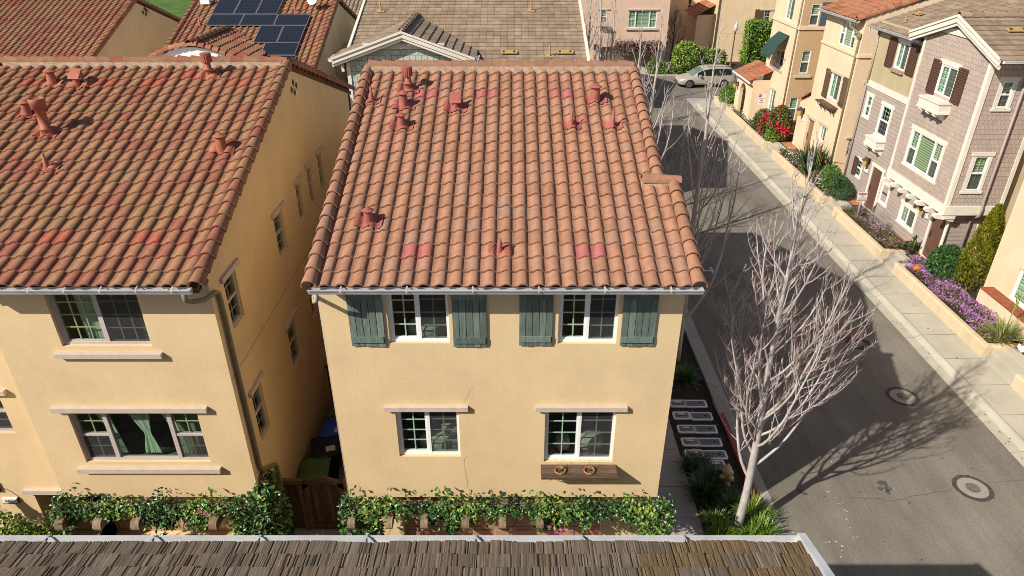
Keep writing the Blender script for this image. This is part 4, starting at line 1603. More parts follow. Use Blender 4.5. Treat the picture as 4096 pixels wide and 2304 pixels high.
db.tube([(-5.86, EY - .03, EZ - .12), (-5.86, EY - .02, EZ - .27), (-5.80, EY + .08, EZ - .36), (-5.66, EY + .28, EZ - .42), (-5.575, EY + .55, EZ - .42), (-5.575, EY + .68, EZ - .50), (-5.575, EY + .70, EZ - .75), (-5.575, EY + .70, 3.0), (-5.575, EY + .78, 2.82), (-5.575, EY + 1.45, 2.35), (-5.575, EY + 1.52, 2.2), (-5.575, EY + 1.52, 0.1)], 0.048, 8)
db.build('downspout', MT['pipe_olive'], H2)
for px, k, s in (((838, 302), 'turbine', 1.1), ((212, 334), 'cone', .95), ((309, 340), 'hood', 1), ((112, 458), 'cone', .9), ((190, 535), 'flue', 1), ((190, 676), 'pipe', 1), ((888, 598), 'cone', 1.0)):
    roof_vent(H2, S2, px, k, 'vent_orange', s, 0.85 if k == 'flue' else None)
for u in (262, 412, 562, 868):
    x = F.hit(u, 2010, .3)[0]
    corbel(H2, x, 11.8, 10.50, 2.27, 0.18, 0.22)
bm_ = MB(); bm_.box(XB + .1, XS - .1, 10.90, 11.0, 2.24, 2.36, (0.4, 0, 0)); bm_.build('trellis_rail', MT['beam_wood'], H2)

# lamp, number plate and direction tag on the wing wall
pu, pv = FW.hit(40, 2005, .06)
np_ = MB()
np_.pbox(FW, pu - .19, pu + .17, pv - .075, pv + .065, 0, .05)
np_.mi = 1
text_faces(np_, '44013', .115, FW.p(pu + .01, pv - .01, .054), X1, Zv)
np_.mi = 2
np_.pbox(FW, pu - .20, pu + .18, pv - .085, pv - .075, 0, .055)
np_.pbox(FW, pu + .17, pu + .18, pv - .075, pv + .075, 0, .055)
np_.build('house_number', [M('plate_white', (.75, .74, .72), .5, va=0), MT['black'], MT['iron']], H2, label='white plate reading 44013')
lb = MB()
q = FW.p(pu - .20, pv + .42, 0)
lb.box(q.x - .09, q.x + .07, q.y - .05, q.y, q.z - .14, q.z + .14)
lb.tube([q + V3((.0, -.05, .05)), q + V3((.0, -.2, .08)), q + V3((0, -.30, -.02)), q + V3((0, -.30, -.1))], .014, 6)
lp = lb.build('wall_lamp', MT['iron'], H2)
lb = MB()
lb.lathe(q + V3((0, -.30, -.34)), [(.17, 0), (.15, .02), (.05, .2), (.02, .25)], 4, sm=False)
lb.build('lamp_shade', MT['iron'], lp)
lb = MB()
lb.lathe(q + V3((0, -.30, -.58)), [(.09, 0), (.13, .23)], 4, sm=False)
lb.build('lamp_glass', M('amber', (.45, .28, .06), .3, va=0), lp)

# ------------------------------------------------------------------ house under the camera: shake roof and gutter
H0 = thing('shake_roof_house', 'house with weathered brown shake roof and long pale gutter', 'house', (-8, 1, 0))
KY, KZ, KS = 6.18, 6.59, 0.268
KX0, KX1 = -16.0, 3.74
va_ = math.atan(KS)
Vk = V3((0, -math.cos(va_), math.sin(va_)))
Nk = V3((0, math.sin(va_), math.cos(va_)))
rn = random.Random(77)
sb = MB()
for r in range(24):
    l = .265
    x = KX0 - rn.uniform(0, .3)
    while x < KX1:
        ww = rn.choice((.2, .26, .30, .34, .4)) * rn.uniform(.85, 1.15)
        x2 = min(x + ww, KX1)
        m_ = max(6, int(ww / .014)) if r < 8 and x2 > -8 else 3
        t = rn.random()
        jl = rn.uniform(-.018, .018)
        jh = rn.uniform(0, .012)
        side_c = 1.0 if (x > 1.2 and rn.random() < .5) else (rn.random() * .35)
        prev = None
        hs_ = []
        for i in range(m_ + 1):
            hs_.append(rn.uniform(0, .006) - (.012 if rn.random() < .14 else 0))
        hs_[0] = hs_[-1] = -.006
        lo, hi, dn = [], [], []
        for i in range(m_ + 1):
            px_ = x + (x2 - x) * i / m_ + (rn.uniform(-.003, .003) if 0 < i < m_ else 0)
            b = V3((px_, KY, KZ))
            lo.append(b + Vk * (r * l - .02 + jl) + Nk * (.048 + jh + hs_[i]))
            hi.append(b + Vk * ((r + 1) * l + .03) + Nk * (.004 + hs_[i]))
            dn.append(b + Vk * (r * l - .02 + jl) + Nk * (-.012))
        n_ = m_ + 1
        for i in range(m_):
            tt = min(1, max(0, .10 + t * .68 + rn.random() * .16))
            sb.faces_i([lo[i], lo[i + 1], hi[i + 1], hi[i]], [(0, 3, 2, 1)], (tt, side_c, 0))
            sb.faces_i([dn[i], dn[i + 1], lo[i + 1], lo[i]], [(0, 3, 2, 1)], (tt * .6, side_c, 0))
        x = x2 + rn.uniform(.003, .012)
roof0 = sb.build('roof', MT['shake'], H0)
dk = MB()
RL = 24 * .265
e0, e1 = V3((0, KY, KZ)), V3((0, KY, KZ)) + Vk * RL
dk.hexa([(KX0, e1.y, e1.z - .14), (KX1, e1.y, e1.z - .14), (KX1, e0.y, e0.z - .14), (KX0, e0.y, e0.z - .14), (KX0, e1.y, e1.z - .02), (KX1, e1.y, e1.z - .02), (KX1, e0.y, e0.z - .02), (KX0, e0.y, e0.z - .02)])
rb_y = 2 * e1.y - e0.y
dk.hexa([(KX0, rb_y, e0.z - .14), (KX1, rb_y, e0.z - .14), (KX1, e1.y, e1.z - .14), (KX0, e1.y, e1.z - .14), (KX0, rb_y, e0.z), (KX1, rb_y, e0.z), (KX1, e1.y, e1.z + .02), (KX0, e1.y, e1.z + .02)])
dk.build('roof_deck', MT['deck'], roof0)
gb = gutter(H0, (KX0, KY + .01, KZ - .02), (KX1 + .04, KY + .01, KZ - .02), (0, 1, 0), 'gutter_gray', 0, .155, .12)
for u in (170, 600, 1027, 1460, 1900, 2330, 2742):
    x = (u - 2048) / FOC * (KY + .06) / .70
    br = MB()
    p = V3((x, KY + .145, KZ + .005))
    br.bar(p + V3((0, .03, -.01)), p + V3((0, -.03, .012)), .035, .012)
    br.bar(p + V3((0, -.02, .01)), p + V3((-.045, -.21, .03)), .028, .008)
    br.bar(p + V3((0, -.02, .0)), p + V3((.03, -.19, -.07)), .028, .008)
    br.build('bracket', MT['gutter_gray'], gb)
fb = MB()
fx = KX1
for (y0, z0), (y1, z1) in ((((KY + .16), KZ + .02), (KY - RL * math.cos(va_), KZ + RL * math.sin(va_) + .02)),):
    fb.hexa([(fx, y1, z1 - .2), (fx + .10, y1, z1 - .2), (fx + .10, y0, z0 - .2), (fx, y0, z0 - .2), (fx, y1, z1 + .035), (fx + .10, y1, z1 + .035), (fx + .10, y0, z0 + .035), (fx, y0, z0 + .035)])
fb.build('barge_board', MT['gutter_gray'], H0)
wb = MB()
wb.box(KX0 + .3, KX1 - .3, rb_y + .4, KY - .4, 0, KZ - .1)
wb.face([(KX1 - .3, rb_y + .4, KZ - .1), (KX1 - .3, KY - .4, KZ - .1), (KX1 - .3, e1.y, e1.z - .15)])
wb.build('wall', MT['stucco_tan_and_shade'], H0)
# ------------------------------------------------------------------ second row: red tile houses
def gable_side(wm, x, y0, y1, ry, ez, rz, z0=0.0):
    wm.face([(x, y0, z0), (x, y1, z0), (x, y1, ez), (x, ry, rz), (x, y0, ez)])


def back_deck(par, x0, x1, y0, ry, y1, z0, rz, z1):
    dk = MB()
    dk.hexa([(x0, y0, z0 - .12), (x1, y0, z0 - .12), (x1, ry, rz - .12), (x0, ry, rz - .12), (x0, y0, z0 - .05), (x1, y0, z0 - .05), (x1, ry, rz - .05), (x0, ry, rz - .05)])
    dk.hexa([(x0, ry, rz - .12), (x1, ry, rz - .12), (x1, y1, z1 - .12), (x0, y1, z1 - .12), (x0, ry, rz), (x1, ry, rz), (x1, y1, z1), (x0, y1, z1)])
    return dk.build('roof_deck', MT['deck'], par)


pr8 = s_profile(8)
SLB = 0.373
RYB, RZB = 36.4, 9.9
EYB = 29.3
EZB = RZB - SLB * (RYB - EYB)
VB, AB = slope_dir(SLB)
nB = 21
tlB = (RYB - EYB) / math.cos(AB) / nB
rfB = lambda y: EZB + SLB * (y - EYB)

# house at the top left
H3 = thing('stucco_house', 'cream gabled house with even brown red tile roof and four diamond vents', 'house', (-22, 36, 0))
XG = -18.5
wm = MB()
gable_side(wm, XG, EYB + .4, 43.2, RYB, EZB + .1, RZB - .05)
wm.face([(-30, EYB + .4, 0), (XG, EYB + .4, 0), (XG, EYB + .4, EZB + .1), (-30, EYB + .4, EZB + .1)])
wm.face([(-30, 43.2, 0), (XG, 43.2, 0), (XG, 43.2, EZB), (-30, 43.2, EZB)])
wm.build('wall', MT['stucco_pale'], H3)
S3 = Slope((XG - .1 - 38 * tw, EYB, EZB), X1, VB, tw, tlB)
red3 = [S3.cell(*p) for p in ((45, 21), (70, 21), (345, 21), (377, 21), (240, 217), (265, 217))]
rb = tile_roof(S3.O, X1, VB, tw, tlB, [(0, 38)] * nB, pr8, red=red3, seed=41)
rf = rb.build('roof', MT['tile_mixed'], H3)
cb = MB(); caps(cb, (XG + .0, EYB - .02, EZB + .035), (XG + .0, RYB, RZB + .035), 21, .115, seed=42, arc=PI * 1.2)
cb.build('rake_tile', MT['tile_mixed'], rf)
cb = MB(); caps(cb, (XG, 43.6, RZB - .36 * 7.2), (XG, RYB, RZB + .035), 20, .115, seed=43, arc=PI * 1.2)
cb.build('rake_tile', MT['tile_mixed'], rf)
cb = MB(); caps(cb, (-29.6, RYB, RZB + .05), (XG, RYB, RZB + .05), 28, .125, seed=44); cb.build('ridge_cap', MT['tile_mixed'], rf)
back_deck(rf, -29.6, XG, EYB, RYB, 43.6, EZB, RZB, RZB - .36 * 7.2)
SG = Pl((XG, 0, 0), (0, 1, 0), (1, 0, 0))
for p in ((578, 35), (586, 43), (571, 49), (583, 57)):
    u, v = SG.hit(*p)
    gb = MB(); r = .12
    gb.faces_i([SG.p(u - r, v, .012), SG.p(u, v - r, .012), SG.p(u + r, v, .012), SG.p(u, v + r, .012)], [(0, 1, 2, 3)])
    gb.build('gable_vent', MT['black'], H3)

# house with the solar panels
H4 = thing('stucco_house', 'cream house with blue solar panels and a small arched dormer on red tiles', 'house', (-12, 36, 0))
XA, XZ = -15.45, -8.57
wm = MB()
SR = Pl((XZ, 0, 0), (0, 1, 0), (1, 0, 0))
wr = [SR.rect(a, b, -.07) for a, b in (((1341, 311), (1336, 212)), ((1376, 286), (1371, 180)))]
facade(H4, wm, SR, EYB + .4, 43.2, 0, EZB + .1, [(r, dict(k='hung', fm='lintel', mun='muntin_tan', grid=(1, 2), depth=.07, screen=False, head=(.1, .1, .06))) for r in wr])
wm.face([(XZ, EYB + .4, EZB + .1), (XZ, 43.2, EZB + .1), (XZ, RYB, RZB - .05)])
wm.face([(XA, EYB + .4, 0), (XZ, EYB + .4, 0), (XZ, EYB + .4, EZB + .1), (XA, EYB + .4, EZB + .1)])
gable_side(wm, XA, EYB + .4, 43.2, RYB, EZB + .1, RZB - .05)
wm.face([(XA, 43.2, 0), (XZ, 43.2, 0), (XZ, 43.2, EZB), (XA, 43.2, EZB)])
wm.build('wall', MT['stucco_cream'], H4)
S4 = Slope((XZ - .12 - 23 * tw, EYB, EZB), X1, VB, tw, tlB)
red4 = [S4.cell(*p) for p in ((1215, 24), (1236, 24))]
rb = tile_roof(S4.O, X1, VB, tw, tlB, [(0, 23)] * nB, pr8, red=red4, seed=51)
rf4 = rb.build('roof', MT['tile_mixed'], H4)
cb = MB()
for x, sdd in ((XZ, 52), (XA + .02, 53)):
    cb = MB()
    caps(cb, (x, EYB - .02, EZB + .035), (x, RYB, RZB + .035), 21, .115, seed=sdd, arc=PI * 1.2)
    cb.build('rake_tile', MT['tile_mixed'], rf4)
    cb = MB()
    caps(cb, (x, 43.6, RZB - .36 * 7.2), (x, RYB, RZB + .035), 20, .115, seed=sdd + 5, arc=PI * 1.2)
    cb.build('rake_tile', MT['tile_mixed'], rf4)
cb = MB(); caps(cb, (XA, RYB, RZB + .05), (XZ, RYB, RZB + .05), 19, .125, seed=54); cb.build('ridge_cap', MT['tile_mixed'], rf4)
back_deck(rf4, XA, XZ, EYB, RYB, 43.6, EZB, RZB, RZB - .36 * 7.2)
# panels
MT['panel_frame'] = M('panel_frame', (.30, .31, .33), .4, va=0, metal=.4)
def on4(px, py, h=.16):
    q = S4.at(px, py, h) - S4.O
    return q.dot(X1), q.dot(VB)
def panel(bl, tr):
    u0, v0 = on4(*bl); u1, v1 = on4(*tr)
    g = .012
    b = MB()
    P = lambda u, v, h: S4.O + X1 * u + VB * v + S4.N * h
    vs = [P(u0 + g, v0 + g, .12), P(u1 - g, v0 + g, .12), P(u1 - g, v1 - g, .12), P(u0 + g, v1 - g, .12)]
    b.hexa(vs + [v + S4.N * .04 for v in vs])
    o = b.build('solar_panel', MT['silver'], H4)
    c = MB(); t = .022
    c.face([P(u0 + g + t, v0 + g + t, .163), P(u1 - g - t, v0 + g + t, .163), P(u1 - g - t, v1 - g - t, .163), P(u0 + g + t, v1 - g - t, .163)])
    c.build('cells', MT['solar'], o)
kx = lambda x: 700 + x * .4945
ky = lambda y: y * .4945
xb = [290, 470, 650, 826]
e1 = [on4(kx(x), ky(113))[0] for x in xb]
vb1 = on4(kx(500), ky(113))[1]
vt1 = on4(kx(600), ky(-36))[1]
def panel_uv(u0, u1, v0, v1):
    P = lambda u, v: S4.O + X1 * u + VB * v
    g = .012
    b = MB()
    Q = lambda u, v, h: P(u, v) + S4.N * h
    vs = [Q(u0 + g, v0 + g, .12), Q(u1 - g, v0 + g, .12), Q(u1 - g, v1 - g, .12), Q(u0 + g, v1 - g, .12)]
    b.hexa(vs + [v + S4.N * .04 for v in vs])
    o = b.build('solar_panel', MT['panel_frame'], H4)
    c = MB(); t = .022
    c.face([Q(u0 + g + t, v0 + g + t, .163), Q(u1 - g - t, v0 + g + t, .163), Q(u1 - g - t, v1 - g - t, .163), Q(u0 + g + t, v1 - g - t, .163)])
    c.build('cells', MT['solar'], o)
for i in range(3):
    panel_uv(e1[i], e1[i + 1], vb1, vt1)
vb2 = on4(kx(600), ky(204))[1]
e2 = [on4(kx(x), ky(204))[0] for x in (245, 516, 796, 1066)]
for i in range(3):
    panel_uv(e2[i], e2[i + 1], vb2, vb1 - .015)
vb3 = on4(kx(800), ky(343))[1]
e3 = [on4(kx(x), ky(343))[0] for x in (628, 821, 1008)]
for i in range(2):
    panel_uv(e3[i], e3[i + 1], vb3, vb2 - .015)
vb4 = on4(kx(800), ky(446))[1]
e4 = [on4(kx(x), ky(446))[0] for x in (683, 968)]
panel_uv(e4[0], e4[1], vb4, vb3 - .015)
vb5 = on4(kx(800), ky(600))[1]
panel_uv(e4[0] + .55, e4[1] + .1, vb5, vb4 - .015)
for p in ((1183, 50), (801, 102)):
    roof_vent(H4, S4, p, 'pipe', 'vent_orange', 1, .5)
# dish and junction box
q = S4.at(1266, 30)
db = MB()
db.tube([q, q + V3((0, -.1, .25)), q + V3((-.1, -.25, .42))], .025, 6)
ds = db.build('satellite_dish', MT['silver'], H4)
db = MB()
db.lathe(q + V3((-.06, -.22, .36)), [(.03, 0), (.16, .02), (.26, .08), (.27, .085)], 14, axis=V3((-.3, -.8, .45)))
db.tube([q + V3((0, -.2, .3)), q + V3((-.42, -.35, .62)), q + V3((-.55, -.45, .68))], .018, 5)
db.build('reflector', MT['vinyl'], ds)
q = S4.at(826, 20)
db = MB(); db.box(q.x - .22, q.x + .22, q.y - .15, q.y + .15, q.z + .05, q.z + .38)
db.tube([q + V3((.1, 0, .3)), q + V3((.1, .1, .8))], .02, 5)
db.build('junction_box', MT['vinyl'], H4)
# dormer with an arched stucco face
kb = S4.at(kx(428), ky(236), .2)
kf = G(759, 180, kb.z)
dz, dx = kb.z, kb.x
wd = 2.15
DS = .36
yf = kf.y
Vr = V3((-math.cos(math.atan(DS)), 0, math.sin(math.atan(DS))))
eo = V3((dx + wd, yf, dz - wd * DS))
# rows get shorter towards the ridge: main roof cuts the far ends
rows = []
nd_ = 6
ld = (wd / math.cos(math.atan(DS))) / nd_
for r in range(nd_):
    z = eo.z + r * ld * math.sin(math.atan(DS))
    yend = EYB + (z - EZB) / SLB
    rows.append((0, max(1, int((yend + .25 - yf) / tw))))
rb = tile_roof(eo, Y1, Vr, tw, ld, rows, pr8, red=[(3, 2), (3, 1)], seed=61)
dr = rb.build('dormer_roof', MT['tile_mixed'], H4)
el = V3((dx - wd, yf, dz - wd * DS))
Vl = V3((math.cos(math.atan(DS)), 0, math.sin(math.atan(DS))))
lb = MB()
lb.face([el, V3((el.x, EYB + (el.z - EZB) / SLB, el.z)), V3((dx, kb.y, dz)), V3((dx, yf, dz))], (.3, 0, 0))
lb.build('dormer_roof_back', MT['tile_mixed'], dr)
cb = MB(); caps(cb, (dx, yf - .1, dz + .06), (dx, kb.y, dz + .06), 9, .13, seed=62); cb.build('ridge_cap', MT['tile_mixed'], dr)
fb = MB()
pts = []
for i in range(17):
    t = i / 16 * 2 - 1
    pts.append((dx + wd * t, yf, dz - .08 - (wd * DS) * (abs(t) ** 1.7)))
fb.prism([(dx + wd, yf, eo.z - 1.2), (dx - wd, yf, eo.z - 1.2)] + pts, (0, .2, 0))
fb.build('dormer_wall', MT['vinyl'], dr)
cb = MB()
for i in range(16):
    a, b = V3(pts[i]), V3(pts[i + 1])
    if i >= 8:
        a, b = b, a
    caps(cb, a + V3((0, -.02, .07)), b + V3((0, -.02, .07)), 1, .13, seed=63 + i)
cb.build('verge_tile', MT['tile_orange'], dr)
# low tiled lean-to on the far right side of this house
lv = V3((-math.cos(.35), 0, math.sin(.35)))
lo = V3((XZ + .75, 37.2, 6.2))
rb = tile_roof(lo, Y1, lv, tw, .36, [(0, 14)] * 2, pr8, seed=66)
rb.build('lean_to_roof', MT['tile_mixed'], H4)
lb = MB(); lb.box(XZ, XZ + .65, 37.3, 41.2, 0, 6.1); lb.build('lean_to', MT['stucco_cream'], H4)

# ------------------------------------------------------------------ grey green shingle house
H5 = thing('shingle_house', 'pale grey green shingle house with flat brown tiles and white gable trim', 'house', (-2, 37, 0))
SL5 = 0.322
EY5, EZ5, RY5 = 31.15, 7.75, 38.3
X50, X51 = -7.42, 3.40
rf5 = lambda y: EZ5 + SL5 * (y - EY5)
V5, A5 = slope_dir(SL5)
flat = [(0.012, 0.0), (0.5, 0.004), (0.988, 0.0)]
n5 = 21
tl5 = (RY5 - EY5) / math.cos(A5) / n5
fw5 = (X51 - X50) / 33
S5 = Slope((X50, EY5, EZ5), X1, V5, fw5, tl5)
rb = tile_roof(S5.O, X1, V5, fw5, tl5, [(0, 33)] * n5, flat, lift=.045, lip=.04, jit=.004, seed=71, patchy=.35)
r5 = rb.build('roof', MT['tile_flat'], H5)
rz5 = rf5(RY5)
back_deck(r5, X50, X51, EY5, RY5, RY5 + 5, EZ5, rz5, rz5 - SL5 * 5)
wm = MB()
wm.box(X50 + .35, X51 - .35, EY5 + .5, RY5 + 4.6, 0, EZ5 - .05)
for x in (X50 + .35, X51 - .35):
    wm.face([(x, EY5 + .5, EZ5 - .05), (x, RY5 + 4.6, EZ5 - .05), (x, RY5, rz5 - .1)])
GY = 30.85
gz, gp = 8.10, 9.20
gx0, gx1, gxm = -7.15, -2.12, -4.65
wm.face([(gx0, GY, 0), (gx1, GY, 0), (gx1, GY, gz + .05), (gxm, GY, gp - .08), (gx0, GY, gz + .05)])
wm.face([(gx1, GY, 0), (gx1, GY + 2, 0), (gx1, GY + 2, gz + .05), (gx1, GY, gz + .05)])
wm.face([(gx0, GY, 0), (gx0, GY + 2, 0), (gx0, GY + 2, gz + .05), (gx0, GY, gz + .05)])
wm.build('wall', MT['shingle_gray'], H5)
GF = Pl((0, GY, 0), (1, 0, 0), (0, -1, 0))
# cross gable roof
gs = .352
ov = .42
ga = math.atan(gs)
hw = 3.06
zr = gp + .06
z_e = zr - hw * gs
for side, U, Vd, o, nm in ((1, Y1, V3((-math.cos(ga), 0, math.sin(ga))), V3((gxm + hw, GY - ov, z_e)), 'a'), (-1, -Y1, V3((math.cos(ga), 0, math.sin(ga))), V3((gxm - hw, GY - ov, z_e)), 'b')):
    nr = 9
    ll = hw / math.cos(ga) / nr
    rows = []
    for r in range(nr):
        z = z_e + r * ll * math.sin(ga)
        yend = EY5 + (z - EZ5) / SL5 + .1
        k = max(1, int(math.ceil((yend - (GY - ov)) / fw5)))
        rows.append((0, k) if side == 1 else (-k, 0))
    gb = tile_roof(o, U, Vd, fw5, ll, rows, flat, lift=.05, lip=.045, seed=80 + side)
    gb.build('gable_roof', MT['tile_flat'], H5)
yb = EY5 + (zr - EZ5) / SL5
cb = MB(); caps(cb, (gxm, GY - ov, zr + .05), (gxm, yb, zr + .05), 11, .12, seed=85, lift=.06); cb.build('ridge_cap', MT['tile_flat'], r5)
fb = MB()
for sx in (-1, 1):
    a = V3((gxm + sx * hw, GY - ov - .03, z_e)); b = V3((gxm, GY - ov - .03, zr))
    for dz_, th, yy in ((-.10, .20, 0), (.03, .09, -.05), (-.26, .12, .06)):
        fb.hexa([V3((a.x, a.y + yy, a.z + dz_ - th / 2)), V3((b.x, b.y + yy, b.z + dz_ - th / 2)), V3((b.x, b.y + yy + .05, b.z + dz_ - th / 2)), V3((a.x, a.y + yy + .05, a.z + dz_ - th / 2)),
                 V3((a.x, a.y + yy, a.z + dz_ + th / 2)), V3((b.x, b.y + yy, b.z + dz_ + th / 2)), V3((b.x, b.y + yy + .05, b.z + dz_ + th / 2)), V3((a.x, a.y + yy + .05, a.z + dz_ + th / 2))])
fb.build('barge_board', MT['trim_white'], H5)
fb = MB()
zc = GF.hit(1600, 184)[1]
fb.pbox(GF, gxm - 1.75, gxm + 1.75, zc - .12, zc + .12, 0, .05)
fb.build('collar_board', MT['trim_white'], H5)
fb = MB()
fb.pbox(GF, gx0 - .04, gx0 + .12, 0, gz - .1, 0, .045)
fb.build('corner_board', MT['trim_white'], H5)
fb = MB()
fb.pbox(GF, gx1 - .12, gx1 + .04, 0, gz - .1, 0, .045)
fb.build('corner_board', MT['trim_white'], H5)
fb = MB()
fb.face([GF.p(gxm - 1.35, zc + .12, .02), GF.p(gxm + 1.35, zc + .12, .02), GF.p(gxm, gp - .12, .02)])
fb.build('gable_panel', M('panel_gray', (.42, .45, .40), .8, 3, .05), H5)
gutter(H5, (gx1 + .6, EY5 - .02, EZ5 - .0), (X51 + .08, EY5 - .02, EZ5 - .0), (0, -1, 0), 'gutter_gray', 5)
gutter(H5, (gxm + hw + .03, GY - ov, z_e + .0), (gxm + hw + .03, GY + .5, z_e), (1, 0, 0), 'vinyl', 1)
gutter(H5, (gxm - hw - .03, GY + .8, z_e + .0), (gxm - hw - .03, GY - ov, z_e), (-1, 0, 0), 'vinyl', 1)
for x in (X50, X51):
    fb = MB()
    fb.hexa([(x - .06, EY5 - .1, EZ5 - .2), (x + .06, EY5 - .1, EZ5 - .2), (x + .06, RY5, rz5 - .2), (x - .06, RY5, rz5 - .2), (x - .06, EY5 - .1, EZ5 + .09), (x + .06, EY5 - .1, EZ5 + .09), (x + .06, RY5, rz5 + .09), (x - .06, RY5, rz5 + .09)])
    fb.build('verge_board', MT['trim_white'], H5)
def slot_vent(par, sl, px, mat='vent_ochre'):
    p = sl.at(*px) + sl.N * .03
    b = MB()
    b.hexa([p + sl.U * a + sl.V * c + sl.N * h for h in (0, .045) for a, c in ((-.37, -.14), (.37, -.14), (.37, .14), (-.37, .14))])
    o = b.build('roof_vent', MT[mat], par)
    b = MB()
    for s in (-1, 1):
        b.face([p + sl.U * (s * .24 + a) + sl.V * c + sl.N * .048 for a, c in ((-.045, -.09), (.045, -.09), (.045, .09), (-.045, .09))])
    b.build('slot', MT['black'], o)
slot_vent(H5, S5, (2036, 212)); slot_vent(H5, S5, (2260, 212))
def flat_pipe(par, sl, px, h=.55, k=1.0):
    p = sl.at(*px)
    b = MB()
    b.lathe(p - V3((0, 0, .1)), [(.06, 0), (.045, .15), (.04, .3), (.035, h)], 8)
    b.hexa([p + sl.U * a + sl.V * c + sl.N * hh for hh in (0.0, .02) for a, c in ((-.19 * k, -.14 * k), (.19 * k, -.14 * k), (.19 * k, .14 * k), (-.19 * k, .14 * k))])
    return b.build('vent_pipe', MT['vent_ochre'], par)
for p in ((1523, 44), (2125, 42), (2198, 224)):
    flat_pipe(H5, S5, p)

# ------------------------------------------------------------------ houses of the third row, mostly hidden
def plain_house(label, x0, x1, y0, ry, y1, ez, rz, mat, tmat, seed):
    h = thing('stucco_house', label, 'house', ((x0 + x1) / 2, ry, 0))
    wm = MB()
    wm.box(x0 + .1, x1 - .1, y0 + .4, y1 - .4, 0, ez)
    for x in (x0 + .1, x1 - .1):
        wm.face([(x, y0 + .4, ez), (x, y1 - .4, ez), (x, ry, rz - .1)])
    wm.build('wall', MT[mat], h)
    s = (rz - ez) / (ry - y0)
    V, A = slope_dir(s)
    n = int((ry - y0) / math.cos(A) / .36)
    l = (ry - y0) / math.cos(A) / n
    c = int((x1 - x0) / tw)
    rb = tile_roof((x0, y0, ez), X1, V, (x1 - x0) / c, l, [(0, c)] * n, [(0, 0), (.3, 0), (.5, .075), (.8, .075), (1, 0)], seed=seed)
    r = rb.build('roof', MT[tmat], h)
    back_deck(r, x0, x1, y0, ry, y1, ez, rz, ez)
    return h
plain_house('tan house almost hidden behind the flat brown tile roof', -6.2, 3.4, 48.9, 55.8, 62.6, 7.7, 10.3, 'stucco_tan_and_shade', 'tile_mixed', 91)
plain_house('tan house glimpsed in the gap beside the solar panel house', -16.5, -8.0, 49.0, 55.5, 62.0, 6.6, 8.9, 'stucco_tan_and_shade', 'tile_flat', 92)

# ------------------------------------------------------------------ pink house facing the cross street
H7 = thing('stucco_house', 'pink stucco house with vine covered garage beyond the cross street', 'house', (10, 73, 0))
FP = Pl((0, 70.5, 0), (1, 0, 0), (0, -1, 0))
def f7(x, y):
    return (2300 + x * .272, y * .272)
wm = MB()
rA = FP.rect(f7(375, 340), f7(470, 145), -.06)
rB = FP.rect(f7(775, 405), f7(1210, 150), -.06)
garr = FP.rect(f7(370, 1010), f7(1145, 690))
gar = (garr[0], garr[1], -.1, garr[3])
xr7 = FP.hit(*f7(1365, 400))[0]
facade(H7, wm, FP, -3, xr7, 0, 9.5, [
    (rA, dict(k='hung', grid=(2, 2), depth=.06, blind=('blind',), head=(.3, .1, .08))),
    (rB, dict(k='triple', grid=(2, 2), depth=.06, blind=('blind',), head=(.15, .12, .1), sill=(.2, .16, .14, .05), screen=False))],
    extra=[(*gar, .55)])
wm.face([(xr7, 70.5, 0), (xr7, 80, 0), (xr7, 80, 9.5), (xr7, 70.5, 9.5)])
wm.face([(-3, 70.5, 9.5), (xr7, 70.5, 9.5), (xr7, 80, 9.5), (-3, 80, 9.5)])
wm.build('wall', MT['stucco_pink'], H7)
panel_door(H7, FP, gar[0], gar[1], 0, gar[3], -.5, 'garage_dark', 9, 4)
sb = MB()
q0, q1 = FP.hit(*f7(340, 385)), FP.hit(*f7(520, 385))
sb.pbox(FP, q0[0], q1[0], q0[1] - .06, q0[1], 0, .45)
for u in (q0[0] + .2, q1[0] - .2):
    sb.bar(FP.p(u, q0[1] - .05, .42), FP.p(u, q0[1] - .5, .0), .05, .05)
sb.build('window_shelf', MT['shutter_brown'], H7)
for k in range(5):
    u = FP.hit(*f7(690 + k * 130, 640))[0]
    cbm = MB(); cbm.pbox(FP, u - .1, u + .1, gar[3] + .35, gar[3] + .6, 0, .9); cbm.build('trellis_beam', MT['beam_wood'], H7)
rn = random.Random(3)
vb = MB()
for i in range(1500):
    u = rn.uniform(gar[0] + 1.2, gar[1] + .6); v = gar[3] + rn.uniform(-.6, .75) * rn.random() ** .5
    leaf(vb, FP.p(u, v, rn.uniform(.15, .9)), rvec(rn), rvec(rn), .28, .12, (rn.random(), rn.random() * .3, 0))
tag(vb.build('climbing_vine', MT['bark_brown']), 'dry brown vine over the far dark garage door', 'vine')
lb = MB(); lb.pbox(FP, gar[0] - .75, gar[0] - .45, gar[3] - .25, gar[3] + .25, 0, .3); lb.build('wall_lamp', MT['iron'], H7)
# ------------------------------------------------------------------ houses along the sunny side of the street
def PX(x):
    """plane of walls that face the street"""
    return Pl((x, 0, 0), (0, -1, 0), (-1, 0, 0))
def c1b(x, y): return (2650 + x * .272, y * .272)
def c2b(x, y): return (3350 + x * .2898, y * .2898)
def c3a(x, y): return (2650 + x * .5618, y * .5618)
def c3b(x, y): return (2650 + x * .29126, 380 + y * .29126)
def c4b(x, y): return (3346 + x * .29126, 400 + y * .29126)
def c5b(x, y): return (3346 + x * .29126, 800 + y * .29126)
def c6b(x, y): return (3346 + x * .29126, 1200 + y * .29126)


def louvre_shutter(par, pl, r, mat='louvre_brown', d=.02):
    a, b, c, e = r
    b_ = MB()
    ring(b_, pl, (a, b, c, e), .055, d, d + .045)
    b_.pbox(pl, a + .05, b - .05, c + .05, e - .05, d, d + .025)
    return b_.build('shutter', MT[mat], par)


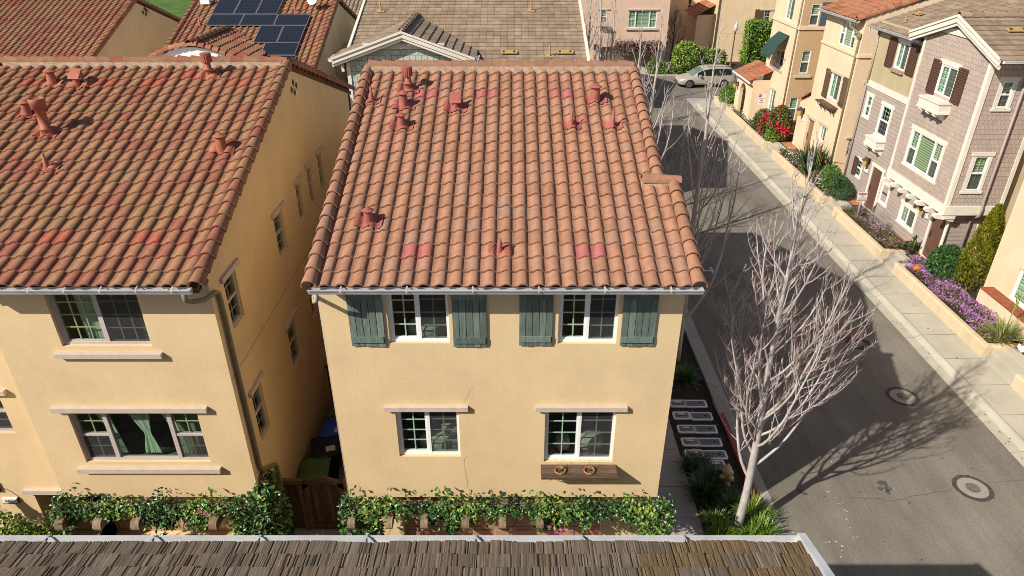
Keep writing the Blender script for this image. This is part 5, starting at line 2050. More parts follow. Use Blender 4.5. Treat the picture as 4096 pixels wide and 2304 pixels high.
def flower_box(par, pl, u0, u1, v, h=.42, dp=.45, nb=2):
    b = MB()
    P = pl.p
    for (d0, d1, v0, v1, e) in ((0, dp, v - h, v - .05, 0), (0, dp + .04, v - .06, v, .04), (0, dp + .03, v - h - .03, v - h + .05, .03)):
        b.pbox(pl, u0 - e, u1 + e, v0, v1, d0, d1)
    o = b.build('flower_box', MT['trim_white'], par)
    t = MB(); t.face([P(u0 + .05, v + .003, .05), P(u1 - .05, v + .003, .05), P(u1 - .05, v + .003, dp - .04), P(u0 + .05, v + .003, dp - .04)])
    t.build('soil_top', MT['trim_white'], o)
    for i in range(nb):
        u = u0 + (u1 - u0) * (i + .5) / nb if nb > 2 else (u0 + .12 if i == 0 else u1 - .12)
        c = MB()
        c.prism([P(u - .06, v - h - .03, 0), P(u - .06, v - h - .03, dp), P(u - .06, v - h - .11, dp + .02), P(u - .06, v - h - .17, dp - .05), P(u - .06, v - h - .16, dp * .55), P(u - .06, v - h - .30, dp * .25), P(u - .06, v - h - .36, 0)], pl.U * .12)
        c.build('bracket', MT['trim_white'], o)
    return o


# ---- brown shingle house
HB = thing('shingle_house', 'mauve brown shingle house with dark shutters and white bracketed flower boxes', 'house', (20, 30, 0))
PB, PLo = PX(17.4), PX(17.9)
YN, YF, YE = 25.72, 30.42, 35.35
wm, wl, ws = MB(), MB(), MB()
BZ0, BZ1 = 3.02, 3.36
gpy, gpz, ge = 28.07, 10.05, 9.17
# gable bay
rU = PB.rect(c2b(1340, 1310), c2b(1700, 965), -.03)
a = PB.hit(*c2b(1345, 1275), -.03); b = PB.hit(*c2b(1570, 1370), -.03); c = PB.hit(*c2b(1475, 880), -.03)
rU = (a[0], b[0], a[1], c[1])
a = PB.hit(*c4b(945, 850), -.03); b = PB.hit(*c4b(1345, 1100), -.03); c = PB.hit(*c4b(1070, 390), -.03)
rM = (a[0], b[0], a[1], c[1])
facade(HB, wm, PB, -YF, -YN, BZ1, ge, [
    (rU, dict(k='slider', depth=.03, grid=(2, 4), blind=('blind',), head=(.12, .17, .05, 'trim_white'), mun='vinyl')),
    (rM, dict(k='triple', depth=.03, grid=(2, 2), blind=('blind_cream', .05), trim=('trim_white', .12), mun='vinyl'))])
wm.face([PB.p(-YF, ge), PB.p(-YN, ge), PB.p(-gpy, gpz)])
SBp = Pl((0, YN, 0), (1, 0, 0), (0, -1, 0))
a = SBp.hit(*c2b(2205, 1440), -.03); 
tl_, tr_ = SBp.hit(*c2b(2290, 1115), -.03), SBp.hit(*c2b(2455, 1115), -.03)
bt = SBp.hit(*c4b(2190, 105), -.03)
rS1 = (tl_[0], tr_[0], bt[1], tl_[1])
tl_, tr_ = SBp.hit(*c4b(1905, 765), -.03), SBp.hit(*c4b(2105, 765), -.03)
bt = SBp.hit(*c4b(1750, 1238), -.03)
rS2 = (tl_[0], tr_[0], bt[1], tl_[1])
XE = 19.62
facade(HB, wm, SBp, 17.4, XE, BZ1, ge + .1, [
    (rS1, dict(k='hung', depth=.03, grid=(2, 2), trim=('trim_white', .11), blind=('blind_cream',), mun='vinyl')),
    (rS2, dict(k='hung', depth=.03, grid=(2, 2), trim=('trim_white', .11), blind=('blind_cream',), mun='vinyl'))])
wm.face([(17.4, YF, BZ1), (17.9, YF, BZ1), (17.9, YF, ge), (17.4, YF, ge)])
wm.face([(17.4, YN, BZ0), (17.9, YN, BZ0), (17.9, YF, BZ0), (17.4, YF, BZ0)])
wm.build('wall', MT['shingle_mauve'], HB)
# lower and left wall
a = PLo.hit(*c2b(435, 1140)); band = a[1]
a = PLo.hit(*c2b(785, 925), -.05); b = PLo.hit(*c2b(925, 1000), -.05); c = PLo.hit(*c2b(880, 575), -.05)
rT = (a[0], b[0], a[1], c[1])
def pw(bl, br, tl, d=-.03):
    a = PLo.hit(*bl, d); b = PLo.hit(*br, d); c = PLo.hit(*tl, d)
    return (a[0], b[0], a[1], c[1])
rS = pw(c4b(380, 205), c4b(440, 240), c3a(1475, 675))
rH = pw(c4b(553, 450), c4b(672, 520), c4b(655, 60))
rL1 = pw(c4b(255, 1020), c4b(325, 1060), c4b(310, 800))
rL2 = pw(c5b(597, 5), c5b(680, 70), c4b(660, 1130))
rL3 = pw(c5b(860, 270), c5b(1040, 415), c4b(960, 1440))
rL3 = (rL3[0], rL3[1], rL3[2], min(rL3[3], BZ0 - .12))
d1 = pw(c5b(385, 90), c5b(480, 170), c4b(520, 945), -.06)
d2 = pw(c5b(1180, 770), c5b(1300, 880), c5b(1330, 300), -.06)
FZ = 0.62
for_d1 = (d1[0], d1[1] if d1[1] - d1[0] > .8 else d1[0] + .95, FZ, FZ + 2.08)
for_d2 = (d2[0], d2[0] + .98, FZ, FZ + 2.12)
wins_up = [(rT, dict(k='slider', depth=.05, grid=(2, 4), mun='vinyl', head=(.08, .16, .06, 'trim_white'), blind=('blind',)))]
wu = MB()
facade(HB, wu, PLo, -YE, -YF, band, 9.1, wins_up)
wu.build('upper_wall', MT['stucco_sage'], HB)
low = [(rS, dict(k='hung', depth=.03, grid=(2, 2), trim=('trim_white', .10), mun='vinyl', screen=False)), (rH, dict(k='hung', depth=.03, grid=(3, 3), trim=('trim_white', .11), mun='vinyl')),
       (rL1, dict(k='hung', depth=.03, grid=(2, 2), trim=('trim_white', .08), mun='vinyl', screen=False)), (rL2, dict(k='hung', depth=.03, grid=(2, 3), trim=('trim_white', .10), mun='vinyl')),
       (rL3, dict(k='slider', depth=.03, grid=(2, 4), trim=('trim_white', .11), mun='vinyl', blind=('blind_cream',)))]
facade(HB, wl, PLo, -YE, -YF, 0, band, low[:3], extra=[(*for_d1, .08)])
facade(HB, wl, PLo, -YF, -26.05, 0, BZ0, [w for w in low[3:]], extra=[(*for_d2, .08)]) if True else None
SLo = Pl((0, 26.05, 0), (1, 0, 0), (0, -1, 0))
tl_, tr_ = SLo.hit(*c5b(1965, 372), -.03), SLo.hit(*c5b(2230, 372), -.03)
bt = SLo.hit(*c5b(1850, 740), -.03)
rS3 = (tl_[0], min(tr_[0], XE - .2), bt[1], tl_[1])
facade(HB, wl, SLo, 17.9, XE, 0, BZ0, [(rS3, dict(k='hung', depth=.03, grid=(2, 2), trim=('trim_white', .10), blind=('blind',), mun='vinyl'))])
wl.face([(17.9, YE, 0), (25, YE, 0), (25, YE, 9.1), (17.9, YE, 9.1)])
wl.build('lower_wall', MT['lap_mauve'], HB)
for r in (for_d1, for_d2):
    b = MB(); b.pbox(PLo, r[0], r[1], r[2], r[3], -.07, -.03)
    for j in range(3):
        for i in range(2):
            w2 = (r[1] - r[0]) / 2
            ring(b, PLo, (r[0] + i * w2 + .1, r[0] + (i + 1) * w2 - .1, r[2] + .15 + j * .64, r[2] + .65 + j * .64), .02, -.031, -.02)
    o = b.build('door', MT['door_brown'], HB)
    b = MB()
    tw_ = .13
    b.pbox(PLo, r[0] - tw_, r[0], r[2] - .05, r[3], 0, .04); b.pbox(PLo, r[1], r[1] + tw_, r[2] - .05, r[3], 0, .04)
    b.pbox(PLo, r[0] - tw_ * 1.4, r[1] + tw_ * 1.4, r[3], r[3] + .15, 0, .05)
    b.pbox(PLo, r[0], r[1], r[2] - .06, r[2], -.06, .10)
    b.build('door_frame', MT['trim_white'], o)
    b = MB(); b.bar(PLo.p(r[0] + .12, r[2] + .85, .0), PLo.p(r[0] + .12, r[2] + 1.15, .0), .03, .03); b.bar(PLo.p(r[0] + .12, r[2] + 1.0, -.02), PLo.p(r[0] + .12, r[2] + 1.0, .04), .05, .05)
    b.build('handle', MT['iron'], o)
# belt with rounded brackets, corner boards, band
b = MB()
b.pbox(PB, -YF - .02, -YN + .03, BZ0 - .02, BZ1 + .02, -.05, .06)
b.pbox(SBp, 17.36, XE + .02, BZ0 - .02, BZ1 + .02, -.05, .06)
b.pbox(SBp, 17.45, 17.9, BZ0 - .2, BZ0 - .02, -.35, .03)
b.pbox(SLo, 17.85, 18.0, .3, BZ0 - .03, 0, .04)
b.build('belt_board', MT['trim_white'], HB)
for i in range(7):
    y = YF - .25 - i * (YF - YN - .35) / 6
    c = MB()
    n = 6
    pts = [PLo.p(-y - .08, BZ0 - .02, 0), PLo.p(-y - .08, BZ0 - .02, .74)]
    for k in range(n + 1):
        a = PI * k / n
        pts.append(PLo.p(-y - .08, BZ0 - .02 - .09 + .09 * math.cos(a), .74 + .08 * math.sin(a)))
    pts += [PLo.p(-y - .08, BZ0 - .24, .45), PLo.p(-y - .08, BZ0 - .34, 0)]
    c.prism(pts, PLo.U * .16)
    c.build('belt_bracket', MT['trim_white'], HB)
for args in ((PB, -YF, -YF + .13, BZ1 + .02, ge - .02), (PB, -YN - .14, -YN + .035, BZ1 + .02, ge - .02), (SBp, 17.4, 17.53, BZ1 + .02, ge - .02), (SBp, XE - .12, XE + .03, .3, ge + .1)):
    b = MB()
    b.pbox(*args, 0, .035)
    b.build('corner_board', MT['trim_white'], HB)
b = MB()
b.pbox(PLo, -YE, -YF, band - .14, band + .14, 0, .045)
b.build('band_board', MT['trim_white'], HB)
# shutters and boxes
q = lambda a, b, pl: (pl.hit(*a, .03)[0], pl.hit(*b, .03)[0])
for pl, L, Rr, rr_ in ((PLo, (c2b(640, 920), c2b(735, 965)), (c2b(920, 1050), c2b(1020, 1100)), rT), (PB, (c2b(1220, 1240), c2b(1325, 1285)), (c2b(1555, 1390), c2b(1670, 1440)), rU)):
    for p0, p1 in (L, Rr):
        a, b = q(p0, p1, pl)
        v0 = pl.hit(*p0, .03)[1]
        louvre_shutter(HB, pl, (a, b, rr_[2] - .08, rr_[3] + .1))
a, b = q(c4b(205, 990), c4b(258, 1010), PLo)
louvre_shutter(HB, PLo, (a, b, rL1[2] - .05, rL1[3] + .05))
a = PB.hit(*c4b(1170, 0), .2); b = PB.hit(*c4b(1500, 100), .2)
flower_box(HB, PB, rU[0] - .12, rU[1] + .18, rU[2] - .12, .42, .48, 3)
flower_box(HB, PLo, rH[0] - .10, rH[1] + .14, rH[2] - .12, .40, .42, 2)
bb = MB(); 
for i in range(9):
    u0 = rT[0] - .05 + (rT[1] - rT[0] + .1) * i / 9
    bb.pbox(PLo, u0 + .01, u0 + (rT[1] - rT[0] + .1) / 9 - .01, rT[2] - .16, rT[2] - .03, 0, .13)
bb.build('brick_sill', M('brick_sill', (.36, .24, .16), .9, 12, .3), HB)
# roofs
SLR = .33
EXB = 17.58
EZH = 8.86
ar = math.atan(SLR)
VR = V3((math.cos(ar), 0, math.sin(ar)))
cols = int((35.72 - 24.5) / .34)
rb = tile_roof((EXB, 35.72, EZH), -Y1, VR, .34, .36, [(0, int((35.72 - YF - .3) / .34)) if r < 6 else (0, cols) for r in range(20)], flat, lift=.045, lip=.04, seed=101, patchy=.35)
rB = rb.build('roof', MT['tile_flat'], HB)
SB_ = Slope((EXB, 35.72, EZH), -Y1, VR, .34, .36)
dk = MB()
dk.hexa([(EXB, 24.5, EZH - .12), (25, 24.5, EZH - .12 + SLR * 7.42), (25, 35.7, EZH - .12 + SLR * 7.42), (EXB, 35.7, EZH - .12), (EXB, 24.5, EZH - .04), (25, 24.5, EZH - .04 + SLR * 7.42), (25, 35.7, EZH - .04 + SLR * 7.42), (EXB, 35.7, EZH - .04)]) if False else dk.hexa([(EXB, YF, EZH - .12), (25, YF, EZH - .12 + SLR * 7.42), (25, 35.7, EZH - .12 + SLR * 7.42), (EXB, 35.7, EZH - .12), (EXB, YF, EZH - .04), (25, YF, EZH - .04 + SLR * 7.42), (25, 35.7, EZH - .04 + SLR * 7.42), (EXB, 35.7, EZH - .04)])
dk.box(17.6, 25, 26.0, 35.4, 8.7, 8.78)
dk.build('roof_deck', MT['soffit'], rB)
gs2 = .337
g2 = math.atan(gs2)
GX = 17.12
gy0, gy1, gzr = 24.96, 31.18, 10.19
hw2 = gpy - gy0
for U, Vd, o, nm, hh in ((X1, V3((0, math.cos(g2), math.sin(g2))), V3((GX, gy0, gzr - hw2 * gs2)), 'gable_roof', hw2), (-X1, V3((0, -math.cos(g2), math.sin(g2))), V3((GX, 2 * gpy - gy0, gzr - hw2 * gs2)), 'gable_roof', hw2)):
    nr = 9
    ll = hh / math.cos(g2) / nr
    k = 26
    gb = tile_roof(o, U, Vd, .34, ll, [((0, k) if U.x > 0 else (-int(2 + r * 1.3), 0)) for r in range(nr)], flat, lift=.05, lip=.045, seed=110 + int(U.x), patchy=.35)
    gb.build(nm, MT['tile_flat'], HB)
cb = MB(); caps(cb, (GX, gpy, gzr + .05), (GX + 9, gpy, gzr + .05), 20, .12, seed=115, lift=.06); cb.build('ridge_cap', MT['tile_flat'], rB)
fb = MB()
for sy in (-1, 1):
    a = V3((GX - .03, gpy + sy * hw2, gzr - hw2 * gs2)); b = V3((GX - .03, gpy, gzr))
    for dz_, th, xx in ((-.09, .20, 0), (.05, .09, -.05), (-.25, .12, .06)):
        fb.hexa([V3((a.x + xx, a.y, a.z + dz_ - th / 2)), V3((a.x + xx + .06, a.y, a.z + dz_ - th / 2)), V3((b.x + xx + .06, b.y, b.z + dz_ - th / 2)), V3((b.x + xx, b.y, b.z + dz_ - th / 2)),
                 V3((a.x + xx, a.y, a.z + dz_ + th / 2)), V3((a.x + xx + .06, a.y, a.z + dz_ + th / 2)), V3((b.x + xx + .06, b.y, b.z + dz_ + th / 2)), V3((b.x + xx, b.y, b.z + dz_ + th / 2))])
fb.build('barge_board', MT['trim_white'], HB)
fb = MB()
zc2 = PB.hit(*c2b(1700, 455))[1]
k2 = (gpz - zc2) / gs2
fb.pbox(PB, -gpy - k2, -gpy + k2, zc2 - .11, zc2 + .11, 0, .05)
fb.build('collar_board', MT['trim_white'], HB)
fb = MB(); fb.face([PB.p(-gpy - k2 + .2, zc2 + .1, .02), PB.p(-gpy + k2 - .2, zc2 + .1, .02), PB.p(-gpy, gpz - .1, .02)]); fb.build('gable_panel', MT['lap_mauve'], HB)
zg = gzr - hw2 * gs2
gutter(HB, (GX + .1, gy0, zg + .02), (25, gy0, zg + .02), (0, -1, 0), 'vinyl', 5)
gutter(HB, (EXB - .02, 35.75, EZH), (EXB - .02, gpy + hw2 - .2, EZH), (-1, 0, 0), 'gutter_gray', 4)
slot_vent(HB, SB_, c2b(1115, 195)); slot_vent(HB, SB_, c2b(1480, 295))
S_g = Slope((GX, gy0, zg), X1, V3((0, math.cos(g2), math.sin(g2))), .34, .36)
slot_vent(HB, S_g, c2b(2470, 425))
flat_pipe(HB, SB_, c2b(935, 300), .36, .6)
db = MB()
xq = lambda p, y=YN - .1: (lambda r: CAM + r * ((y - CAM.y) / r.y))(ray(*p))
pA, pB_ = xq(c4b(2535, 0)), xq(c5b(1975, 150))
xd = (pA.x + pB_.x) / 2
db.tube([(xd, YN - .07, 8.9), (xd, YN - .07, 3.6), (xd, YN - .12, 3.3), (xd, YN - .12, 3.0), (xd - .02, YN + .25, 2.75), (xd - .02, YN + .25, .3)], .055, 8)
db.build('downspout', MT['pipe_mauve'], HB)
db = MB()
db.tube([(17.83, 35.25, 8.8), (17.83, 35.25, .6)], .05, 8)
db.build('downspout', MT['pipe_mauve'], HB)
db = MB()
db.tube([(17.5, 35.6, 8.78), (17.5, 35.55, 8.55), (17.78, 35.3, 8.35), (17.84, 35.2, 8.2), (17.84, 35.2, band)], .05, 8)
db.build('downspout', MT['pipe_beige'], HB)
# rear set back wall of the same house at the picture edge
b = MB(); b.box(XE, 26, YN + .25, YN + .45, 0, 9.2); b.build('rear_wall', MT['stucco_pale'], HB)
def wall_lantern(par, pl, u, v, s=1.0):
    b = MB()
    P = pl.p
    b.pbox(pl, u - .06 * s, u + .06 * s, v - .12 * s, v + .14 * s, 0, .04)
    b.bar(P(u, v + .1 * s, .03), P(u, v + .13 * s, .2 * s), .025, .025)
    c = P(u, v + .05 * s, .22 * s)
    b.lathe(c + V3((0, 0, .02)), [(.20 * s, 0), (.19 * s, .02), (.04 * s, .14 * s), (.01, .17 * s)], 4, sm=False)
    o = b.build('wall_lamp', MT['iron'], par)
    g = MB(); g.lathe(c + V3((0, 0, -.26 * s)), [(.09 * s, 0), (.14 * s, .27 * s)], 4, sm=False); g.build('lamp_glass', bpy.data.materials['amber'], o)
    return o
u, v = PLo.hit(*c5b(1180, 150), .2); wall_lantern(HB, PLo, u, v + .1, 1.1)
u, v = PLo.hit(*c4b(400, 870), .2); wall_lantern(HB, PLo, u, v + .1, 1.1)
def number_plate(par, pl, u, v, body, w=.34, h=.16):
    b = MB()
    b.pbox(pl, u - w / 2, u + w / 2, v - h / 2, v + h / 2, 0, .04)
    if body:
        b.mi = 1
        text_faces(b, body, h * .82, pl.p(u, v - .005, .044), pl.U, Zv)
    b.mi = 2
    b.pbox(pl, u - w / 2 - .012, u + w / 2 + .012, v - h / 2 - .014, v - h / 2, 0, .045)
    return b.build('house_number', [bpy.data.materials['plate_white'], MT['black'], MT['iron']], par)
u, v = PLo.hit(*c5b(1205, 205), .04)
number_plate(HB, PLo, u, v, '7435', .44, .19)
u, v = PLo.hit(*c4b(400, 965), .04)
number_plate(HB, PLo, u, v, '', .36, .17)

# ---- cream house with wooden shutters
HC = thing('stucco_house', 'cream house with brown plank shutters and wooden window shelf under orange tiles', 'house', (20, 39, 0))
PC = PX(18.0)
YN2, YF2 = 37.1, 41.85
wm = MB()
def pc(bl, br, tl, d=-.06, pl=PC):
    a = pl.hit(*bl, d); b = pl.hit(*br, d); c = pl.hit(*tl, d)
    return (a[0], b[0], a[1], c[1])
cT = pc(c2b(20, 600), c2b(220, 680), c2b(88, 270))
cM = pc(c3a(1180, 688), c3a(1243, 722), c3a(1218, 512))
cD = pc(c3b(1940, 680), c3b(2000, 705), c3b(2015, 262))
cL = pc(c3b(2150, 600), c3b(2225, 640), c3b(2185, 395))
cD = (cD[0], max(cD[1], cD[0] + .95), .6, 2.75)
facade(HC, wm, PC, -YF2, -YN2, 0, 9.0, [
    (cT, dict(k='triple', depth=.08, grid=(2, 4), fm='vinyl', blind=('blind',), screen=True)),
    (cM, dict(k='slider', depth=.08, grid=(2, 4), blind=('blind',), head=(.12, .12, .06))),
    (cL, dict(k='slider', depth=.08, grid=(2, 3), blind=('blind',), head=(.25, .14, .08)))], .08, extra=[(*cD, .2)])
SC2 = Pl((0, YN2, 0), (1, 0, 0), (0, -1, 0))
n1 = (18.75, 19.25, 6.1, 8.2)
wn = [(SC2.rect(c2b(495, 745), c2b(575, 420), -.06), dict(k='hung', depth=.07, grid=(2, 2), fm='vinyl_gray')), (SC2.rect(c2b(320, 1430), c2b(400, 1150), -.06), dict(k='hung', depth=.07, grid=(2, 2), fm='vinyl_gray', head=(.15, .1, .06))),
      (SC2.rect(c4b(115, 765), c4b(215, 530), -.06), dict(k='hung', depth=.07, grid=(2, 2), fm='vinyl_gray', head=(.2, .1, .07)))]
facade(HC, wm, SC2, 18, 25, 0, 9.0, wn, .07)
wm.face([(18, YN2, 9.0), (25, YN2, 9.0), (25, YN2, 9.0 + 2.1)])
wm.face([(18, YF2, 0), (25, YF2, 0), (25, YF2, 9), (18, YF2, 9)])
PE = PX(17.7)
eY1, eTop = 43.2, 3.75
# entry wing
lampw = None
wall_cells(wm, PC, -43.2, -YF2, 0, 3.3, [], .1)
wm.face([PC.p(-43.2, 3.3), PC.p(-YF2, 3.3), PC.p(-YF2, 3.95)])
wm.face([(18, 43.2, 0), (22, 43.2, 0), (22, 43.2, 3.3), (18, 43.2, 3.3)])
wm.build('wall', MT['stucco_peach'], HC)
b = MB(); b.pbox(PC, cD[0], cD[1], cD[2], cD[3], -.19, -.14)
for i in range(1, 5):
    x = cD[0] + (cD[1] - cD[0]) * i / 5
    b.pbox(PC, x - .008, x + .008, cD[2], cD[3], -.14, -.132)
o = b.build('door', MT['door_tan'], HC)
b = MB(); b.bar(PC.p(cD[0] + .12, 1.45, -.1), PC.p(cD[0] + .12, 1.85, -.1), .03, .03); b.build('handle', MT['iron'], o)
b = MB(); b.pbox(PC, cD[0] - .15, cD[1] + .15, cD[3] + .02, cD[3] + .16, 0, .08); b.build('lintel', MT['lintel'], HC)
b = MB()
zz = PC.hit(*c2b(150, 720))[1]
b.pbox(PC, -YF2, -YN2 + .05, zz - .07, zz + .07, 0, .07)
b.pbox(SC2, 18, 25, zz - .07, zz + .07, 0, .07)
b.build('string_course', MT['stucco_peach'], HC)
for p0, p1 in ((c3a(1130, 675), c3a(1163, 692)), (c3a(1245, 748), c3a(1283, 770))):
    a, bq = PC.hit(*p0, .04)[0], PC.hit(*p1, .04)[0]
    batten_shutter(HC, PC, a, bq, cM[2] - .12, cM[3] + .08, 'shutter_brown', 4, .015, int(p0[0]))
sh = MB()
sh.pbox(PC, cM[0] - .55, cM[1] + .42, cM[2] - .32, cM[2] - .25, 0, .42, (.5, 0, 0))
o = sh.build('window_shelf', MT['wood_shelf'], HC)
for u in (cM[0] - .35, cM[0] + .2, cM[1] - .25, cM[1] + .2):
    c = MB()
    c.tube([PC.p(u, cM[2] - .33, .38), PC.p(u, cM[2] - .45, .3), PC.p(u, cM[2] - .62, .12), PC.p(u, cM[2] - .8, .02)], .018, 5)
    c.tube([PC.p(u, cM[2] - .5 + .07 * math.sin(t), .12 + .07 * math.cos(t)) for t in (0, 1, 2, 3, 4, 5, 6)], .014, 4)
    c.build('bracket', MT['iron'], o)
rb = tile_roof((17.58, 42.2, 8.84), -Y1, VR, tw, .36, [(0, int(5.15 / tw))] * 16, pr8, seed=121)
rC = rb.build('roof', MT['tile_orange'], HC)
yrk = 42.2 - int(5.15 / tw) * tw - .06
cb = MB(); caps(cb, (17.56, yrk, 8.90), (17.58 + 16 * .36 * math.cos(ar), yrk, 8.90 + 16 * .36 * math.sin(ar)), 16, .14, seed=122, arc=PI * 1.2); cb.build('rake_tile', MT['tile_orange'], rC)
dk = MB(); dk.hexa([(17.6, yrk, 8.7), (25, yrk, 8.7 + .33 * 7.4), (25, 42.2, 8.7 + .33 * 7.4), (17.6, 42.2, 8.7), (17.6, yrk, 8.78), (25, yrk, 8.78 + .33 * 7.4), (25, 42.2, 8.78 + .33 * 7.4), (17.6, 42.2, 8.78)]); dk.build('roof_deck', MT['soffit'], rC)
gutter(HC, (17.55, 42.2, 8.85), (17.55, yrk + .1, 8.85), (-1, 0, 0), 'gutter_gray', 4)
db = MB()
db.tube([(17.5, yrk + .6, 8.75), (17.5, yrk + .55, 8.5), (17.85, yrk + .25, 8.25), (17.93, yrk + .12, 8.1), (17.93, yrk + .12, .6)], .055, 8)
db.lathe((17.9, yrk + .12, 7.9), [(.07, 0), (.16, .15), (.16, .3)], 4, sm=False)
db.build('downspout', MT['pipe_olive'], HC)
cb = MB(); caps(cb, PC.p(-43.25, 3.38, .05), PC.p(-YF2, 4.02, .05), 5, .15, seed=125); cb.build('coping_tile', MT['tile_orange'], HC)
u, v = PC.hit(*c3b(1900, 245), .2); wall_lantern(HC, PC, u, v + .1, 1.3)
u, v = PC.hit(*c3b(1920, 335), .04); number_plate(HC, PC, u, v, '', .34, .18)

# ---- cream house with the green awning
HD = thing('stucco_house', 'cream house with dark green awning and arched entrance under a tiled porch', 'house', (20, 48, 0))
YN3, YF3 = 45.5, 50.4
wm = MB()
aT = pc(c1b(1808, 268), c1b(1912, 312), c1b(1850, 30))
aT = (aT[0], aT[1], aT[2], aT[2] + 1.9)
aM = pc(c1b(1655, 935), c1b(1770, 998), c1b(1690, 700))
aL = pc(c1b(1580, 1430), c1b(1640, 1460), c1b(1600, 1285))
aL = (aL[0], aL[1] + .25, aL[3] - 1.6, aL[3])
facade(HD, wm, PC, -YF3, -YN3, 0, 12, [
    (aT, dict(k='slider', depth=.08, grid=(2, 4), blind=('blind',))),
    (aM, dict(k='slider', depth=.08, grid=(2, 4), blind=('blind',), sill=(.15, .16, .1, .12))),
    (aL, dict(k='slider', depth=.08, grid=(2, 3), blind=('blind',), head=(.1, .1, .06)))], .08)
wm.face([(18, YF3, 0), (25, YF3, 0), (25, YF3, 12), (18, YF3, 12)])
wm.build('wall', MT['stucco_peach'], HD)
ws = MB()
SD = Pl((0, YN3, 0), (1, 0, 0), (0, -1, 0))
s1 = SD.rect(c1b(2150, 375), c1b(2330, 60), -.05)
tl_ = SD.hit(*c1b(2060, 740), -.05); tr_ = SD.hit(*c1b(2190, 740), -.05); bt = SD.hit(*c1b(1995, 1078), -.05)
s2 = (tl_[0], tr_[0], bt[1], tl_[1])
tl_ = SD.hit(*c1b(2200, 58), -.05); tr_ = SD.hit(*c1b(2335, 58), -.05); bt = SD.hit(*c1b(2140, 375), -.05)
s1 = (tl_[0], tr_[0], bt[1], tl_[1])
tl_ = SD.hit(*c3b(1755, 30), -.05); tr_ = SD.hit(*c3b(1870, 30), -.05)
s3 = (tl_[0], tr_[0], tl_[1] - 1.5, tl_[1])
facade(HD, ws, SD, 18, 26, 0, 12, [
    (s1, dict(k='hung', depth=.06, grid=(1, 1), blind=('blind',))),
    (s2, dict(k='hung', depth=.06, grid=(1, 1), blind=('blind',), sill=(.25, .14, .1, .12))),
    (s3, dict(k='hung', depth=.06, grid=(1, 1), blind=('blind',)))], .06)
ws.build('side_wall', MT['stucco_tan_and_shade'], HD)  # same cream house: shade on this side is painted as darker tan
b = MB(); b.pbox(SD, s1[1] + .08, s1[1] + .75, s1[2] - .15, s1[3] + .1, .01, .05); o = b.build('shutter', M('shutter_blue', (.07, .10, .14), .6, 4, .1), HD)
b = MB()
z3 = PC.hit(*c1b(1850, 340))[1]
b.pbox(PC, -YF3, -YN3 + .06, z3 - .10, z3 + .10, 0, .08)
b.pbox(SD, 17.94, 26, z3 - .10, z3 + .10, 0, .08)
b.build('string_course', MT['stucco_peach'], HD)
db = MB(); db.tube([(17.93, YN3 + .2, 11.9), (17.93, YN3 + .2, .4)], .05, 7); db.tube([(18.5, YN3 - .07, 11.9), (18.5, YN3 - .07, .4)], .05, 7) if False else None
db.build('downspout', MT['pipe_olive'], HD)
# awning: cloth with scalloped hem on a light frame
tA = PC.hit(*c1b(1715, 455), .02); tB = PC.hit(*c1b(1870, 525), .02)
b = MB()
ua, ub, vt = tA[0], tB[0], (tA[1] + tB[1]) / 2
n = 10
dp_, drop = 1.05, 1.30
top = [PC.p(ua + (ub - ua) * i / n, vt, .03) for i in range(n + 1)]
mid = [PC.p(ua - .02 + (ub - ua + .04) * i / n, vt - drop * .45, dp_ * .62) for i in range(n + 1)]
bot = [PC.p(ua - .04 + (ub - ua + .08) * i / n, vt - drop, dp_) for i in range(n + 1)]
b.faces_i(top + mid + bot, [(r * (n + 1) + i, r * (n + 1) + i + 1, (r + 1) * (n + 1) + i + 1, (r + 1) * (n + 1) + i) for r in range(2) for i in range(n)], sm=True)
for i in range(n):
    a, c = bot[i], bot[i + 1]
    b.face([a, c, c.lerp(a, .2) + V3((0, 0, -.17)), a.lerp(c, .5) + V3((0, 0, -.22)), a.lerp(c, .2) + V3((0, 0, -.17))])
aw = b.build('awning', MT['awning'], HD)
b = MB()
for p in (bot[0], bot[-1]):
    b.bar(p, p + PC.N * -dp_ + V3((0, 0, -.2)), .03, .03)
b.build('frame', MT['iron'], aw)
# porch with arched opening
px0 = 16.75
ya, yb_ = 52.2, 48.6
b = MB()
PP = PX(px0)
arch_u0, arch_u1 = -51.3, -49.9
pts = [(-ya, 0), (arch_u0, 0), (arch_u0, 2.1)]
for i in range(1, 10):
    a = PI - PI * i / 10
    pts.append(((arch_u0 + arch_u1) / 2 + .7 * math.cos(a), 2.1 + .7 * math.sin(a)))
pts += [(arch_u1, 2.1), (arch_u1, 0), (-yb_, 0), (-yb_, 3.4), (-ya, 3.4)]
b.prism([PP.p(u, v, 0) for u, v in pts], (.25, 0, 0))
b.box(px0 + .25, 18, yb_, yb_ + .2, 0, 3.4)
b.box(px0 + .25, 18, ya - .2, ya, 0, 3.4)
pw_ = b.build('porch', MT['stucco_peach'], HD)
b = MB(); b.box(17.7, 17.76, 49.95, 51.25, .4, 2.9); b.build('porch_door', MT['door_tan'], pw_)
Vp = V3((math.cos(.42), 0, math.sin(.42)))
rb = tile_roof((px0 - .3, ya + .2, 3.35), -Y1, Vp, tw, .36, [(0, 13)] * 5, pr8, red=[(11, 3), (10, 3), (12, 1), (12, 0)], seed=131)
rb.build('porch_roof', MT['tile_orange'], pw_)
gutter(pw_, (px0 - .32, ya + .2, 3.34), (px0 - .32, yb_ - .2, 3.34), (-1, 0, 0), 'vinyl', 2)
wall_lantern(HD, PP, -51.75, 2.5, 1.2)
number_plate(HD, PP, -51.6, 1.9, '', .3, .3)

